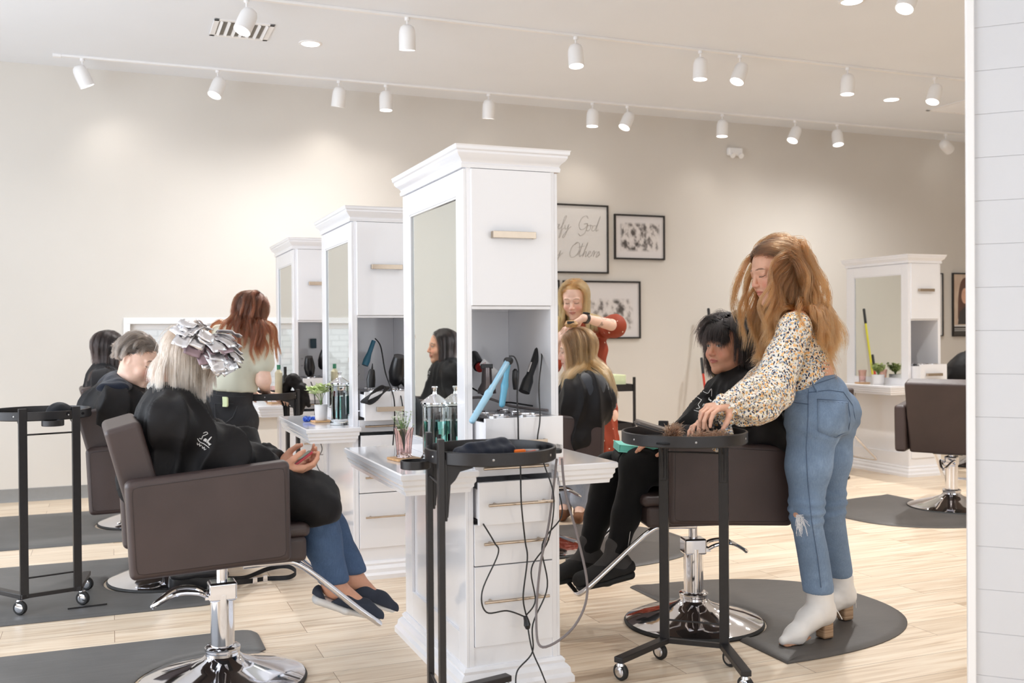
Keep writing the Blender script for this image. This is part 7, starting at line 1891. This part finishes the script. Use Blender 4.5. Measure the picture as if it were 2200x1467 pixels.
T4, w4, h4 = frame_(2047, 586, 2118, 722, 'dark framed portrait poster of a long haired woman, cut by the shiplap wall', portrait(), .014)
y_ = -.0128
def blob(name, pts, col, yy, parent): 
    b = MB(); n = len(pts); b.prism([(p[0], p[1]) for p in pts], -.0006, .0006, Matrix.Translation((0, yy, 0)) @ Matrix.Rotation(PI / 2, 4, 'X')); return b.build(name, plain(name + '_ink', col, .5, var=.15, nscale=30), parent, smooth=0)
blob('printed_hair', [(x, z) for x, z, _ in [tuple(q) for q in spline([(-.165, -.16, 0), (-.155, .10, 0), (-.11, .27, 0), (-.02, .30, 0), (.07, .18, 0), (.10, -.16, 0)], 6)]], (96, 52, 36), -.0130, T4)
blob('printed_face', [(-.062 + .050 * math.cos(a), .10 + .088 * math.sin(a)) for a in [2 * PI * i / 28 for i in range(28)]], (226, 176, 148), -.0136, T4)
blob('printed_dress', [(-.165, -.22), (-.14, -.08), (-.06, -.02), (.05, -.02), (.13, -.08), (.16, -.22)], (40, 30, 32), -.0134, T4)
b = MB(); b.box(-w4 / 2 + .014, w4 / 2 - .014, -.0136, -.0126, -h4 / 2 + .014, -h4 / 2 + .115); b.build('printed_band', M['black_frame'], T4, smooth=0)
for k, (zz, ww) in enumerate(((-.245, .30), (-.275, .30), (-.295, .22))): MB().box(-w4 / 2 + .03, -w4 / 2 + .03 + ww, -.0142, -.0136, zz, zz + (.016 if k == 0 else .007)).build('printed_line', M['print_white'], T4, smooth=0)
frame_(1985, 586, 2027, 722, 'thin framed print between the far station and the portrait poster', paper, .010)
# brooms leaning on the back wall
def pole(u0, v0, u1, v1, y0_, y1_, col, label, grip=.16):
    a = at(u0, v0, Y=y0_); b_ = at(u1, v1, Y=y1_); d = (b_ - a).normalized(); k = (a.z - .02) / -d.z; foot = a + d * k
    t = thing('broom', label, 'broom', (foot.x, foot.y, 0)); f = foot; m = Matrix.Translation(-Vector((foot.x, foot.y, 0)))
    L = lambda p: tuple(m @ p)
    MB().tube([L(a + d * grip * .9), L(foot + V(0, 0, .08))], .0115, n=12).build('pole', plain(label[:6].strip() + '_enamel', col, .35), t)
    MB().tube([L(a), L(a + d * .01), L(a + d * grip)], [.010, .0145, .0145], n=12).build('grip', M['black_plastic'], t)
    h = MB(); h.add([L(foot + V(x, y, z)) for z, x_, y__ in ((.0, .15, .03), (.12, .05, .012)) for x, y in ((-x_, -y__), (x_, -y__), (x_, y__), (-x_, y__))], [(0, 1, 2, 3), (4, 5, 6, 7), (0, 1, 5, 4), (1, 2, 6, 5), (2, 3, 7, 6), (3, 0, 4, 7)]); h.build('broom_head', plain('broom_bristle', (60, 58, 54), .8), t); return t
pole(1522, 662, 1533, 800, 8.52, 8.42, (214, 204, 60), 'yellow handled broom with a black grip against the back wall')
pole(1507, 768, 1518, 870, 8.50, 8.42, (200, 52, 28), 'red handled broom with a black grip against the back wall')
# small black cart by the wall behind the blonde woman
q = at(1312, 960, Y=7.7); t = thing('utility_cart', 'small black rolling cart with a pale green box, behind the blonde woman', 'cart', (q.x, 7.7, 0)); k = M['black_metal']
for sx in (-.14, .14):
    for sy in (-.17, .17): MB().box(sx - .010, sx + .010, sy - .010, sy + .010, .05, .90).build('post', k, t, bevel=.002); MB().lathe([(0, .0), (.02, .012), (.02, .03), (0, .05)], (sx, sy, 0), n=12, close=False).build('caster', M['rubber'], t)
for z_ in (.12, .45, .78): MB().box(-.13, .13, -.16, .16, z_, z_ + .006).box(-.13, .13, -.165, -.16, z_, z_ + .06).box(-.13, .13, .16, .165, z_, z_ + .06).box(-.135, -.13, -.165, .165, z_, z_ + .06).box(.13, .135, -.165, .165, z_, z_ + .06).build('shelf_tray', k, t, bevel=.001)
b = MB(); b.box(-.10, .10, -.10, .10, 0, .13); o = single(b, 'storage_box', plain('pale_green_box', (222, 232, 190), .6), 'pale green box on the top tray of the black cart', 'box', bevel=.004); o.location = (q.x, 7.7, .788)
# cable end switch handles on the far station
b = MB(); q = at(1816, 760, Y=7.55); b.tube([(q.x, q.y, .90), (q.x, q.y, 1.12)], .006, n=8); b.lathe([(.020, 0), (.026, .004), (.020, .008), (.014, .004), (.020, 0)], (q.x, q.y, 1.13), n=16, close=False, M=None); single(b, 'hook_stand', M['black_metal'], 'thin dark stand with a ring beside the far single station', 'stand') if False else None
